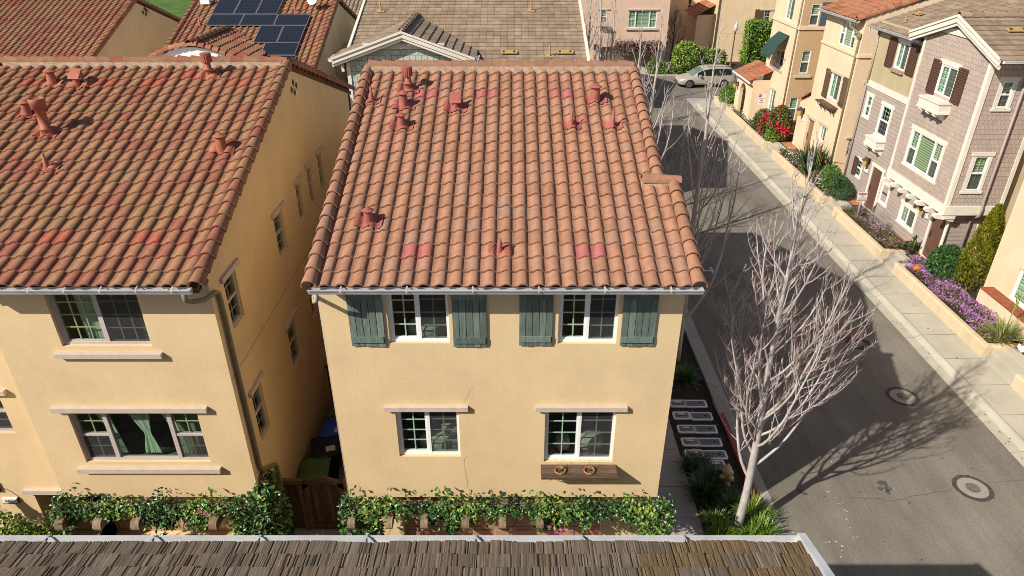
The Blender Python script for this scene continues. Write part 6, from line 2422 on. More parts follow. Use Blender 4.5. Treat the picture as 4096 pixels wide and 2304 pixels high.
# ---- cream house at the right edge
HE = thing('stucco_house', 'cream house with red quarry tile ledge below a shuttered window', 'house', (20, 18, 0))
PE = PX(18.3)
YFE = 23.4
wm = MB()
eW = pc(c5b(2400, 1340), c5b(2574, 1449), c5b(2560, 965), -.10, PE)
a = PE.hit(*c5b(2395, 1340), -.1); c = PE.hit(*c5b(2520, 905), -.1)
eW = (a[0], a[0] + 1.7, a[1], c[1])
facade(HE, wm, PE, -YFE, -10, 0, 9, [(eW, dict(k='slider', depth=.12, grid=(2, 4), fm='vinyl', blind=('blind',)))], .12)
wm.face([(18.3, YFE, 0), (26, YFE, 0), (26, YFE, 9), (18.3, YFE, 9)])
wm.face([(18.3, 10, 9), (18.3, YFE, 9), (26, YFE, 9), (26, 10, 9)])
wm.build('wall', MT['stucco_peach'], HE)
z_l = 1.2
b = MB()
lx = 17.25
q0 = G(*c5b(1985, 1205), z_l)
lx = 17.8
ly = q0.y
b.box(lx, 18.3, 12, ly, 0, z_l)
b.build('ledge_wall', MT['stucco_peach'], HE)
b = MB()
rn = random.Random(8)
y = ly
nx = 2
while y > 13:
    for i in range(nx):
        x0 = lx - .03 + (18.3 - lx + .03) * i / nx
        x1_ = lx - .03 + (18.3 - lx + .03) * (i + 1) / nx
        b.box(x0 + .006, x1_ - .006, y - .30, y - .008, z_l + .002, z_l + .045)
    y -= .31
b.build('quarry_tile', M('quarry_tile', (.27, .075, .035), .5, 4, .2), HE)

# ---- beige house beyond the hedge
HF = thing('stucco_house', 'beige house behind the tall clipped hedge with a tiled entrance roof', 'house', (25, 78, 0))
SF = Pl((0, 73.6, 0), (1, 0, 0), (0, -1, 0))
XF = SF.hit(*c1b(790, 450))[0]
wm = MB()
tl_ = SF.hit(*c1b(1505, 152), -.05); tr_ = SF.hit(*c1b(1590, 152), -.05); bt = SF.hit(*c1b(1500, 338), -.05)
w1 = (tl_[0], tr_[0], bt[1], tl_[1])
facade(HF, wm, SF, XF, 36, 0, 12, [(w1, dict(k='hung', depth=.06, grid=(2, 2), fm='vinyl_gray', head=(.5, .1, .08)))], .06)
PF = PX(XF)
wall_cells(wm, PF, -92, -73.6, 0, 12, [], .1)
XF2 = XF - 4.2
SF2 = Pl((0, 82.5, 0), (1, 0, 0), (0, -1, 0))
w2 = SF2.rect(c1b(365, 145), c1b(435, -15), -.05)
facade(HF, wm, SF2, XF2 - 3, XF, 0, 12, [(w2, dict(k='hung', depth=.06, grid=(2, 2), fm='vinyl_gray'))], .06)
wm.build('wall', MT['stucco_cream'], HF)
b = MB(); b.pbox(SF, w1[0] - .95, w1[0] - .12, w1[2] - .25, w1[3] + .1, .01, .06); b.build('shutter', MT['shutter_brown'], HF)
# projecting entrance bay
bx = XF - 1.7
b = MB(); b.box(bx, XF, 75.2, 79.5, 0, 4.3); b.build('entrance_bay', MT['stucco_peach'], HF)
Vq = V3((math.cos(.5), 0, math.sin(.5)))
rb = tile_roof((bx - .3, 79.8, 4.2), -Y1, Vq, tw, .38, [(0, 17)] * 6, pr8, red=[(5, 4), (6, 4), (6, 3)], seed=141)
rb.build('porch_roof', MT['tile_orange'], HF)
SFb = Pl((0, 75.2, 0), (1, 0, 0), (0, -1, 0))
tl_ = SFb.hit(*c1b(705, 620), .0); tr_ = SFb.hit(*c1b(820, 620), .0)
window(HF, SFb, (max(bx + .2, tl_[0]), min(tr_[0], XF - .1), tl_[1] - 1.6, tl_[1]), 'hung', -.03, grid=(2, 2), fm='vinyl', screen=False, blind=('blind',))
db = MB(); db.tube([(XF - .08, 73.5, 11.9), (XF - .08, 73.5, .2)], .06, 6); db.build('downspout', MT['pipe_olive'], HF)
b = MB(); q1, q2 = SF.hit(*c1b(1580, 498)), SF.hit(*c1b(830, 495)); b.pbox(SF, XF, 36, q1[1] - .015, q1[1] + .015, 0, .004); b.build('control_joint', MT['pipe_olive'], HF)
pl2 = PX(XF - .02)
a = pl2.hit(*c1b(530, 260)); 
b = MB()
b.pbox(PF, -80.6, -79.9, 5.6, 8.6, .02, .07); b.build('shutter', MT['shutter_brown'], HF); b = MB(); b.pbox(PF, -78.2, -77.5, 5.6, 8.6, .02, .07)
b.build('shutter', MT['shutter_brown'], HF)
window(HF, PF, (-79.8, -78.3, 5.7, 8.5), 'slider', -.03, grid=(2, 4), fm='vinyl_gray', screen=False)
# ------------------------------------------------------------------ retaining walls, steps and porches on the sunny side
rn = random.Random(99)
WX = 16.30
WH = 0.62


def retaining(y0, y1, label, ret0=True, ret1=True):
    b = MB()
    t = .26
    def rounded(pl0, pl1, dirx):
        pass
    n = 5
    prof = [(0, 0)]
    for i in range(n + 1):
        a = PI / 2 * i / n
        prof.append((.07 - .07 * math.cos(a), WH - .07 + .07 * math.sin(a)))
    for i in range(n + 1):
        a = PI / 2 * i / n
        prof.append((t - .07 + .07 * math.sin(a), WH - .07 + .07 * math.cos(a)))
    prof.append((t, 0))
    b.prism([(WX + x, y0, z) for x, z in prof], (0, y1 - y0, 0))
    for y, on in ((y0, ret0), (y1 - t, ret1)):
        if on:
            b.prism([(WX + t - .01, y + x, z - .004) for x, z in prof][::-1], (.75, 0, 0))
            b.box(WX + t + .70, WX + t + 1.0, y, y + t, 0, WH - .22)
    o = b.build('retaining_wall', MT['wall_plaster'])
    return tag(o, label, 'retaining wall', 'low plaster walls along the pavement')


retaining(8.0, 18.15, 'low cream plaster wall nearest the shake roof, ending beside grey steps')
retaining(19.75, 26.15, 'low cream plaster wall in front of the purple flower bed')
retaining(27.35, 32.5, 'low cream plaster wall below the red and white fire lane sign')
retaining(33.7, 41.85, 'low cream plaster wall in front of the spiky orange flowering plant')
retaining(43.5, 52.4, 'low cream plaster wall in front of the crimson flowering bush')
retaining(53.6, 56.0, 'short low plaster wall at the far street corner')

for y0, y1 in ((18.15, 19.75), (26.15, 27.35), (32.5, 33.7), (41.85, 43.5), (52.4, 53.6)):
    b = MB()
    for i in range(3):
        b.box(WX + .02 + i * .32, WX + 1.05, y0 + .004 * i, y1 - .004 * i, .1 if i == 0 else .15 + .155 * i, .15 + .155 * (i + 1))
    kind(b.build('steps', MT['concrete']), 'structure')
# soil and terracotta porch slabs behind the walls
b = MB()
for y0, y1 in ((8, 18.1), (19.8, 26.1), (27.4, 32.5), (33.7, 41.8), (43.5, 52.4), (53.6, 56)):
    b.box(WX + .2, 18.9, y0 + .05, y1 - .05, 0, .52)
kind(b.build('planter_soil', MT['soil']), 'structure')
b = MB()
for y0, y1 in ((17.2, 19.9), (25.5, 28.9), (32.3, 34.6), (41.2, 43.6), (49.0, 53.0)):
    b.box(WX + .98, 18.2 if y1 > 20 else 18.3, y0, y1, 0, WH - .005)
kind(b.build('porch_slab', MT['terracotta']), 'structure')

# ------------------------------------------------------------------ street signs
def street_sign(x, y, z_top, w, h, label, lines, red_top=True, red_bottom=True, post_r=.028):
    t = thing('street_sign', label, 'sign', (x, y, .5))
    b = MB(); b.tube([(0, .02, 0), (0, .02, z_top - .5 - .05)], post_r, 6); b.build('post', MT['silver'], t, world=False)
    b = MB()
    z1 = z_top - .5
    r = .03
    pts = []
    for cx_, cz, a0 in ((w / 2 - r, z1 - r, 0), (-w / 2 + r, z1 - r, PI / 2), (-w / 2 + r, z1 - h + r, PI), (w / 2 - r, z1 - h + r, 3 * PI / 2)):
        for i in range(4):
            a = a0 + PI / 2 * i / 3
            pts.append((cx_ + r * math.cos(a), -.02, cz + r * math.sin(a)))
    b.prism(pts, (0, .012, 0))
    face = b.build('sign_face', bpy.data.materials['plate_white'], t, world=False)
    b = MB()
    if red_top == 'corner':
        b.box(-w / 2 + .03, -.03, -.0245, -.0215, z1 - h * .30, z1 - .03)
    elif red_top:
        b.box(-w / 2 + .025, w / 2 - .025, -.0245, -.0215, z1 - h * .30, z1 - .025)
    if red_bottom:
        b.box(-w / 2 + .025, w / 2 - .025, -.0245, -.0215, z1 - h + .025, z1 - h * .77)
    b.build('red_band', MT['sign_red'], face, world=False)
    for i, (txt, fz, size, m) in enumerate(lines):
        b = MB()
        fx = 0
        if isinstance(fz, tuple):
            fx, fz = fz
        text_faces(b, txt, size, (fx * w, -.0265, z1 - h * fz), X1, Zv)
        b.build('lettering', MT[m], face, world=False)
    return t


MT['sign_red'] = M('sign_red', (.36, .015, .035), .45, va=0)
p = G(3502, 930, .55)
street_sign(16.75, 30.9, 1.98, .46, .46, 'red and white fire lane sign above the low plaster wall', [('FIRE LANE', .17, .085, 'vinyl'), ('NO', .40, .09, 'black'), ('PARKING', .60, .095, 'black'), ('TOW AWAY', .87, .07, 'vinyl')])
street_sign(16.85, 46.8, 2.95, .48, .74, 'white no parking sign with red corner among the street shrubs', [('NO', (-.24, .17), .16, 'vinyl'), ('PARKING', .45, .10, 'sign_red'), ('FIRE', .62, .11, 'black'), ('LANE', .79, .11, 'black')], red_top='corner', red_bottom=False)

# ------------------------------------------------------------------ street lamp
t = thing('street_lamp', 'slender brown street lamp with a glass acorn lantern by the hedge', 'street lamp', (21.6, 70.2, .05))
b = MB(); b.lathe((0, 0, 0), [(.16, 0), (.16, .25), (.10, .35), (.075, .6), (.05, 3.15), (.09, 3.2), (.07, 3.3), (.10, 3.42)], 10); b.build('pole', M('lamp_pole', (.12, .085, .07), .5, va=0), t, world=False)
b = MB(); b.lathe((0, 0, 3.42), [(.10, 0), (.20, .15), (.22, .35), (.15, .58), (.12, .6)], 10); b.build('lantern', M('lantern_glass', (.50, .52, .46), .25, va=0), t, world=False)
b = MB(); b.lathe((0, 0, 4.0), [(.16, 0), (.14, .06), (.05, .18), (.02, .22), (.015, .36)], 10); b.build('finial', MT['silver'], t, world=False)

# ------------------------------------------------------------------ parked car
def minivan():
    t = thing('parked_car', 'champagne minivan parked on the cross street facing left', 'car', (14.55, 62.35, 0), math.radians(3))
    paint = M('car_paint', (.50, .455, .37), .30, va=0, metal=.35, spec=.5)
    gl = M('car_glass', (.012, .016, .016), .08, va=0, spec=.6)
    # stations: x, belt z, top z, half width at belt, half width at roof
    st = [(0.02, .52, .56, .55, .45), (0.10, .60, .70, .80, .66), (0.35, .74, .82, .93, .78), (0.8, .84, .93, .97, .82), (1.15, .90, 1.00, .975, .80), (1.62, .96, 1.36, .98, .74),
          (2.05, .99, 1.62, .985, .70), (2.6, 1.01, 1.72, .985, .72), (3.3, 1.03, 1.745, .985, .72), (4.1, 1.05, 1.72, .98, .71), (4.62, 1.06, 1.66, .96, .69), (4.92, 1.05, 1.25, .92, .70), (5.06, .86, .93, .86, .70), (5.1, .55, .60, .75, .6)]
    def sec(s):
        x, bz, tz, w, wt = s
        lo = .26 if .2 < x < 4.95 else .34
        return [(x, 0, lo), (x, w * .9, lo), (x, w * .985, lo + .1), (x, w, min(.62, bz - .02)), (x, w * .985, bz), (x, wt + (w - wt) * .18, tz - (tz - bz) * .14), (x, wt * .86, tz - .004), (x, 0, tz + .015)]
    b = MB()
    secs = []
    for s in st:
        h = sec(s)
        secs.append(h + [(p[0], -p[1], p[2]) for p in h[-2:0:-1]])
    n = len(secs[0])
    vs = [q for s in secs for q in s]
    b.faces_i(vs, [(i * n + k, i * n + (k + 1) % n, (i + 1) * n + (k + 1) % n, (i + 1) * n + k) for i in range(len(secs) - 1) for k in range(n)], sm=True)
    b.faces_i(secs[0], [tuple(range(n))]); b.faces_i(secs[-1], [tuple(range(n))])
    b.build('body', paint, t, world=False)
    def glass(name, i0, i1, f0, f1, sy, trim0=0.0, trim1=0.0):
        """side pane between stations, f = fraction from belt to shoulder"""
        w = MB()
        for i in range(i0, i1):
            A, B = sec(st[i]), sec(st[i + 1])
            def q(S, f):
                a, c = V3(S[4]), V3(S[5])
                p = a.lerp(c, f)
                return V3((p.x, (p.y + .012) * sy, p.z))
            w.face([q(A, f0), q(B, f0), q(B, f1), q(A, f1)], sm=False)
        return w.build(name, gl, t, world=False)
    for sy in (1, -1):
        glass('side_window', 5, 7, .06, .92, sy)
        glass('side_window', 7, 8, .06, .95, sy)
        glass('side_window', 8, 10, .06, .95, sy)
    w = MB()
    A, B, C = sec(st[4]), sec(st[5]), sec(st[6])
    up = V3((-.012, 0, .014))
    for P0, P1 in ((A, B), (B, C)):
        l0, l1 = V3(P0[6]), V3(P1[6])
        w.face([l0 + up, l1 + up, V3((l1.x, -l1.y, l1.z)) + up, V3((l0.x, -l0.y, l0.z)) + up])
        for sy in (1, -1):
            a0, a1 = V3(P0[5]), V3(P1[5])
            w.face([V3((a0.x, a0.y * .985 * sy, a0.z)) + up, V3((a1.x, a1.y * .985 * sy, a1.z)) + up, V3((l1.x, l1.y * sy, l1.z)) + up, V3((l0.x, l0.y * sy, l0.z)) + up])
    w.build('windscreen', M('windscreen', (.10, .15, .14), .08, va=0, spec=.6), t, world=False)
    dk = M('trim_dark', (.02, .02, .02), .6, va=0)
    tyre = M('tyre', (.025, .024, .023), .85, va=0)
    for x in (1.0, 4.03):
        for sy in (-1, 1):
            a = MB(); a.lathe((x, sy * .985, .45), [(.40, -.03), (.40, .004), (.34, .008)], 22, axis=V3((0, sy, 0))) if False else None
            wb = MB()
            wb.lathe((x, sy * .78, .33), [(.20, 0), (.315, .01), (.33, .05), (.33, .17), (.31, .215), (.235, .22)], 22, axis=V3((0, sy, 0)))
            wo = wb.build('wheel', tyre, t, world=False)
            rb_ = MB()
            rb_.lathe((x, sy * .78, .33), [(.05, .19), (.225, .205), (.235, .222), (.20, .225), (.19, .212), (.05, .214)], 22, axis=V3((0, sy, 0)))
            for k in range(7):
                th = 2 * PI * k / 7
                rb_.bar((x + .05 * math.cos(th), sy * 1.0, .33 + .05 * math.sin(th)), (x + .2 * math.cos(th), sy * 1.0, .33 + .2 * math.sin(th)), .05, .012, up=V3((0, 1, 0)))
            rb_.build('rim', MT['silver'] if x > 3 else MT['cover_iron'], wo, world=False)
            ar_ = MB()
            pts = [(x + .41 * math.cos(PI * k / 10), sy * .992, .34 + .41 * math.sin(PI * k / 10)) for k in range(11)]
            ar_.face([*pts, (x - .41, sy * .985, .27), (x + .41, sy * .985, .27)])
            ar_.build('wheel_arch', dk, t, world=False)
    for sy in (-1, 1):
        h = MB()
        h.hexa([(.10, sy * .50, .60), (.20, sy * .88, .60), (.45, sy * .955, .70), (.28, sy * .6, .72), (.10, sy * .50, .70), (.20, sy * .88, .72), (.52, sy * .95, .82), (.34, sy * .6, .80)])
        h.build('headlight', M('lamp_lens', (.75, .74, .68), .12, va=0, spec=.6) if 'lamp_lens' not in bpy.data.materials else bpy.data.materials['lamp_lens'], t, world=False)
        h = MB()
        h.hexa([(4.80, sy * .80, .85), (5.03, sy * .90, .85), (5.10, sy * .78, .85), (5.03, sy * .7, .85), (4.82, sy * .80, 1.12), (4.96, sy * .92, 1.12), (5.02, sy * .78, 1.12), (4.94, sy * .7, 1.12)])
        h.build('tail_light', M('tail_red', (.30, .01, .015), .2, va=0) if 'tail_red' not in bpy.data.materials else bpy.data.materials['tail_red'], t, world=False)
        h = MB()
        h.hexa([(1.72, sy * .97, 1.0), (1.88, sy * .97, 1.0), (1.9, sy * 1.17, 1.0), (1.78, sy * 1.17, 1.0), (1.72, sy * .97, 1.13), (1.88, sy * .97, 1.15), (1.9, sy * 1.17, 1.14), (1.78, sy * 1.17, 1.13)])
        h.build('mirror', paint, t, world=False)
        h = MB(); h.bar((2.5, sy * .6, 1.76), (4.5, sy * .6, 1.73), .04, .04); h.build('roof_rail', dk, t, world=False)
        for x in (2.75, 3.0):
            h = MB(); h.bar((x, sy * .995, .84), (x + .16, sy * .995, .845), .03, .025); h.build('door_handle', paint, t, world=False)
        h = MB(); h.bar((1.45, sy * .988, .46), (3.6, sy * .988, .46), .02, .07); h.build('side_moulding', paint, t, world=False)
    h = MB(); h.box(-.02, .10, -.48, .48, .52, .58); h.box(-.01, .12, -.55, .55, .32, .44); h.build('grille', dk, t, world=False)
    return t


minivan()

# ------------------------------------------------------------------ bins and wooden gate between the two gold houses
def bin_(x, y, rot, mat, label, sticker=True, scale=1.0):
    t = thing('wheelie_bin', label, 'bin', (x, y, 0), rot, 'wheeled bins in the side passage')
    s = scale
    b = MB()
    b.hexa([V3(p) * s for p in ((-.25, -.27, .06), (.25, -.27, .06), (.25, .25, .06), (-.25, .25, .06), (-.33, -.36, .98), (.33, -.36, .98), (.33, .36, .98), (-.33, .36, .98))])
    b.box(-.345 * s, .345 * s, -.375 * s, .375 * s, .93 * s, .985 * s)
    b.build('body', mat, t, world=False)
    b = MB()
    n = 8
    vs = []
    for i in range(n + 1):
        for j in range(n + 1):
            u, v = i / n * 2 - 1, j / n * 2 - 1
            vs.append(V3((u * .365 * s, v * .40 * s, (1.0 + .055 * (1 - u ** 4) * (1 - v ** 4) + .012 * (abs(u) < .55) * (abs(v) < .6)) * s)))
    b.faces_i(vs, [(i * (n + 1) + j, (i + 1) * (n + 1) + j, (i + 1) * (n + 1) + j + 1, i * (n + 1) + j + 1) for i in range(n) for j in range(n)])
    b.box(-.365 * s, .365 * s, -.40 * s, .40 * s, .975 * s, 1.0 * s)
    lid = b.build('lid', mat, t, world=False)
    b = MB(); b.tube([V3((-.28, .43, .98)) * s, V3((.28, .43, .98)) * s], .022, 6)
    b.build('handle', mat, t, world=False)
    for sx in (-1, 1):
        b = MB(); b.lathe(V3((sx * .27, .28, .12)) * s, [(.12 * s, 0), (.12 * s, .06)], 12, axis=V3((sx, 0, 0))); b.build('wheel', MT['black'], t, world=False)
    if sticker:
        b = MB(); b.face([(.02, -.30, 1.071 * s), (.27, -.30, 1.071 * s), (.27, -.08, 1.071 * s), (.02, -.08, 1.071 * s)]); b.build('sticker', MT['white_label'], lid, world=False)
    return t


bin_(-5.15, 13.45, .10, MT['bin_green'], 'moss green wheeled bin directly behind the wooden gate', False)
bin_(-5.08, 14.30, .25, MT['bin_black'], 'black wheeled bin between the green and the blue bin')
bin_(-4.98, 15.10, .0, MT['bin_blue'], 'blue wheeled bin with a white sticker on its lid')
bin_(-4.98, 15.98, .0, MT['bin_green'], 'dark green wheeled bin behind the blue bin', True)
t = thing('wooden_fence', 'dark wooden board fence closing the far end of the side passage', 'fence', (-4.7, 17.0, 0))
b = MB()
for i in range(13):
    b.box(-5.6 + i * .15, -5.6 + i * .15 + .142, 17.0, 17.03, 0, 1.75, (rn.random(), 0, 0))
b.build('boards', MT['gate_wood'], t)
b = MB(); b.box(-5.62, -3.65, 16.93, 17.0, 1.70, 1.80, (.3, 0, 0)); b.build('cap_rail', MT['gate_wood'], t)
gy = 12.35
gt = thing('wooden_gate', 'dark arched wooden gate between the two gold houses', 'gate', (-4.65, gy, 0))
b = MB()
gx0_, gx1_ = -5.10, -4.12
for i in range(7):
    x0 = gx0_ + .08 + i * (gx1_ - gx0_ - .16) / 7
    b.box(x0 + .003, x0 + (gx1_ - gx0_ - .16) / 7 - .003, gy + .02, gy + .045, .05, 1.55, (rn.random(), 0, 0))
b.build('boards', MT['gate_wood'], gt)
b = MB()
b.box(gx0_, gx0_ + .13, gy - .03, gy + .02, .05, 1.58, (.6, 0, 0)); b.box(gx1_ - .13, gx1_, gy - .03, gy + .02, .05, 1.58, (.5, 0, 0)); b.box(gx0_ + .13, gx1_ - .13, gy - .03, gy + .02, .05, .22, (.3, 0, 0))
n = 14
for i in range(n):
    a0, a1 = i / n, (i + 1) / n
    f = lambda a: 1.56 + .22 * math.sin(PI * a) ** .8
    x0, x1 = gx0_ + (gx1_ - gx0_) * a0, gx0_ + (gx1_ - gx0_) * a1
    b.hexa([(x0, gy - .03, f(a0) - .17), (x1, gy - .03, f(a1) - .17), (x1, gy + .03, f(a1) - .17), (x0, gy + .03, f(a0) - .17), (x0, gy - .03, f(a0)), (x1, gy - .03, f(a1)), (x1, gy + .03, f(a1)), (x0, gy + .03, f(a0))], (.7, 0, 0))
b.build('gate_frame', MT['gate_wood'], gt)
for x0, x1 in ((-5.62, -5.12), (-4.10, -3.66)):
    b = MB()
    b.box(x0, x1, gy - .05, gy + .05, 1.58, 1.70, (.9, 0, 0)); b.box(x0, x0 + .1, gy - .04, gy + .04, 0, 1.58, (.7, 0, 0)); b.box(x1 - .1, x1, gy - .04, gy + .04, 0, 1.58, (.8, 0, 0))
    b.box(x0 + .1, x1 - .1, gy - .01, gy + .02, .05, 1.58, (.1, 0, 0))
    b.build('side_panel', MT['gate_wood'], gt)

# ------------------------------------------------------------------ utility boxes and hydrant
MT['box_rim'] = M('box_rim', (.74, .72, .71), .8, 8, .1, 50, .2)
MT['box_lid_a'] = M('box_lid_a', (.22, .20, .18), .8, 10, .2, 60, .3)
MT['box_lid_b'] = M('box_lid_b', (.15, .17, .19), .75, 10, .2, 60, .3)
def utility_box(w, d, lidm, spot):
    t = thing('meter_box', 'x', 'utility box', (0, 0, .03), 0, 'in-ground meter boxes beside the kerb')
    def slab(w, d, z0, z1, r, b, c=0):
        pts = []
        for cx_, cy_, a0 in ((w / 2 - r, d / 2 - r, 0), (-w / 2 + r, d / 2 - r, PI / 2), (-w / 2 + r, -d / 2 + r, PI), (w / 2 - r, -d / 2 + r, 3 * PI / 2)):
            for i in range(5):
                a = a0 + PI / 2 * i / 4
                pts.append((cx_ + r * math.cos(a), cy_ + r * math.sin(a), z0))
        b.prism(pts, (0, 0, z1 - z0))
    b = MB(); slab(w, d, -.05, .035, .06, b); b.build('rim', MT['box_rim'], t, world=False)
    b = MB(); slab(w - .12, d - .12, .035, .039, .03, b); lid = b.build('lid', lidm, t, world=False)
    b = MB()
    if spot:
        b.lathe((w * .2, 0, .039), [(.042, 0), (.04, .004)], 12); b.build('reader_hole', MT['black'], lid, world=False)
    else:
        b.box(-w * .2, w * .2, d * .07, d * .22, .041, .045); b.build('name_tab', MT['box_rim'], lid, world=False)
        b = MB(); b.box(-w * .3, w * .3, -d * .06, -d * .02, .0415, .044); b.build('slot', MT['black'], lid, world=False)
    return t


pos = [((2716, 1610), (2783, 1611)), ((2731, 1658), (2805, 1661)), ((2750, 1712), (2822, 1713)), ((2767, 1764), (2840, 1765)), ((2783, 1812), (2860, 1815)), (None, (2865, 1856))]
ords = ['row farthest from the hydrant', 'second row from the planting end', 'third row counted from the hydrant end', 'second full row from the hydrant', 'full row nearest to the hydrant', '']
pa, pb = None, None
ordl = ['farthest row from hydrant', 'second farthest row from hydrant', 'middle of the paired rows', 'second nearest row to hydrant', 'nearest row to hydrant']
for i, (a, b_) in enumerate(pos):
    q = G(*b_, .09)
    lab = f'meter box with blue grey lid and reader hole, {ordl[i]}' if a else 'single meter box touching the yellow hydrant, no partner beside it'
    if a:
        if pa is None:
            pa = utility_box(.70, .37, MT['box_lid_b'], True); o = pa
            o.location = (q.x, q.y, .03); o['label'] = lab
        else:
            o = dup(pa, (q.x, q.y, .03), label=lab)
        q2 = G(*a, .09)
        lab2 = f'small meter box with brown lid and tab, {ordl[i]}'
        if pb is None:
            pb = utility_box(.54, .36, MT['box_lid_a'], False); o2 = pb
            o2.location = (q2.x - .03, q2.y, .03); o2['label'] = lab2
        else:
            o2 = dup(pb, (q2.x - .03, q2.y, .03), label=lab2)
    else:
        o = dup(pb, (q.x, q.y, .03), label=lab)

q = G(2897, 1946)
MT['hydrant'] = M('hydrant', (.52, .40, .20), .55, 8, .25, 40, .2)
MT['hydrant_yellow'] = M('hydrant_yellow', (.55, .34, .03), .5, 5, .1)
t = thing('fire_hydrant', 'faded yellow fire hydrant between kerb and tufted plants', 'fire hydrant', (q.x, q.y, .03), .5)
b = MB(); b.lathe((0, 0, 0), [(.15, 0), (.15, .04), (.095, .06), (.09, .14), (.12, .16), (.12, .19), (.10, .21), (.10, .50), (.135, .52), (.135, .55), (.12, .60), (.09, .67), (.05, .71), (.035, .72), (.035, .77), (.0, .775)], 16); b.build('barrel', MT['hydrant'], t, world=False)
for ax, r, l in ((V3((1, 0, 0)), .07, .20), (V3((-1, 0, 0)), .07, .20), (V3((0, -1, 0)), .095, .19)):
    b = MB(); b.lathe(V3((0, 0, .40)), [(r * .75, .06), (r * .75, l - .07), (r, l - .065), (r, l), (r * .5, l + .005), (.028, l + .01), (.028, l + .045)], 12, axis=ax); b.build('outlet', MT['hydrant'], t, world=False)
b = MB(); b.lathe((0, 0, .215), [(.104, 0), (.104, .1)], 16); b.build('paint_band', MT['hydrant_yellow'], t, world=False)

# ------------------------------------------------------------------ small things
def flowerpot(x, y, z, label, r=.12, h=.22, mat='pot_clay', plant='dry', group=None):
    t = thing('flower_pot', label, 'flower pot', (x, y, z), 0, group)
    b = MB(); b.lathe((0, 0, 0), [(r * .68, 0), (r * .92, h * .78), (r * 1.0, h * .79), (r * 1.02, h), (r * .86, h), (r * .8, h * .75), (.01, h * .75)], 18); b.build('pot', MT[mat], t, world=False)
    b = MB(); b.lathe((0, 0, h * .70), [(r * .8, 0), (r * .7, .012), (.0, .016)], 14); b.build('potting_soil', MT['soil'], t, world=False)
    b = MB()
    rr_ = random.Random(int(x * 100))
    if plant == 'dry':
        blade_clump(b, (0, 0, h * .72), 22, .14, .012, rr_, .8, (.2, .6)); m = 'leaf'
        for i in range(3):
            b.tube([V3((0, 0, h * .7)), V3((rr_.uniform(-.05, .05), 0, h + .12)), V3((rr_.uniform(-.12, .12), rr_.uniform(-.05, .1), h + .22))], .004, 3, (.9, 0, 0))
    elif plant == 'rubber':
        m = 'leaf'
        for i in range(14):
            leaf(b, V3((rr_.uniform(-.05, .05), rr_.uniform(-.05, .05), h + rr_.uniform(.02, .5))), (rvec(rr_) + V3((0, 0, .8))).normalized(), rvec(rr_), .28, .11, (rr_.uniform(.2, .5), 0, 0))
        b.tube([V3((0, 0, h * .6)), V3((.02, 0, h + .5))], .02, 5, (.9, 0, 0))
    elif plant == 'low':
        m = 'leaf'
        for i in range(26):
            leaf(b, V3((rr_.uniform(-.1, .1), rr_.uniform(-.1, .1), h * .8)), (rvec(rr_) + V3((0, 0, 1))).normalized(), rvec(rr_), .14, .06, (rr_.uniform(.2, .7), 0, 0))
    else:
        m = 'leaf'
        leaf(b, V3((0, 0, h * .74)), V3((1, 0, 0)), V3((0, 0, 1)), .06, .02, (.3, 0, 0))
    b.build('plant', MT[m], t, world=False)
    return t


flowerpot(1.03, 10.99, 3.10, 'clay pot of dry grass on the window shelf, left of the pair', group='clay pots on the window shelf')
flowerpot(1.65, 10.99, 3.10, 'clay pot of dry grass on the window shelf, right of the pair', group='clay pots on the window shelf')
b = MB(); b.lathe((-9.0, 0, 0), [(0.001, 0)], 3) if False else None
def ball(c, r, name, mat, label, cat):
    b = MB()
    pr = [(max(.0008, r * math.sin(PI * i / 10)), -r * math.cos(PI * i / 10)) for i in range(11)]
    b.lathe(c, pr, 16)
    return tag(b.build(name, mat), label, cat)
ball((-6.12, EY - .045, EZ - .055), .04, 'tennis_ball', M('tennis_ball', (.42, .55, .02), .9, va=0), 'yellow green tennis ball lying in the roof gutter', 'ball')
# pumpkin
q = G(3668, 1082, WH + .05)
pk = thing('pumpkin', 'orange pumpkin at the edge of the terracotta porch', 'pumpkin', (q.x, q.y, WH))
b = MB()
vs, n1, n2 = [], 10, 40
for i in range(n1 + 1):
    th = PI * i / n1
    for j in range(n2):
        ph = 2 * PI * j / n2
        r = .175 * math.sin(th) ** .8 * (1 - .10 * abs(math.cos(ph * 5))) + .0005
        vs.append(V3((r * math.cos(ph), r * math.sin(ph), .135 - .13 * math.cos(th) - .025 * math.exp(-((th - PI) * 3) ** 2))))
b.faces_i(vs, [(i * n2 + j, i * n2 + (j + 1) % n2, (i + 1) * n2 + (j + 1) % n2, (i + 1) * n2 + j) for i in range(n1) for j in range(n2)], sm=True)
b.build('flesh', M('pumpkin_skin', (.62, .17, .01), .5, 6, .12), pk, world=False)
b = MB(); b.tube([(0, 0, .22), (.01, 0, .29), (.04, 0, .34)], [.03, .02, .022], 6); b.build('stem', M('pumpkin_stem', (.25, .20, .07), .8, va=0), pk, world=False)
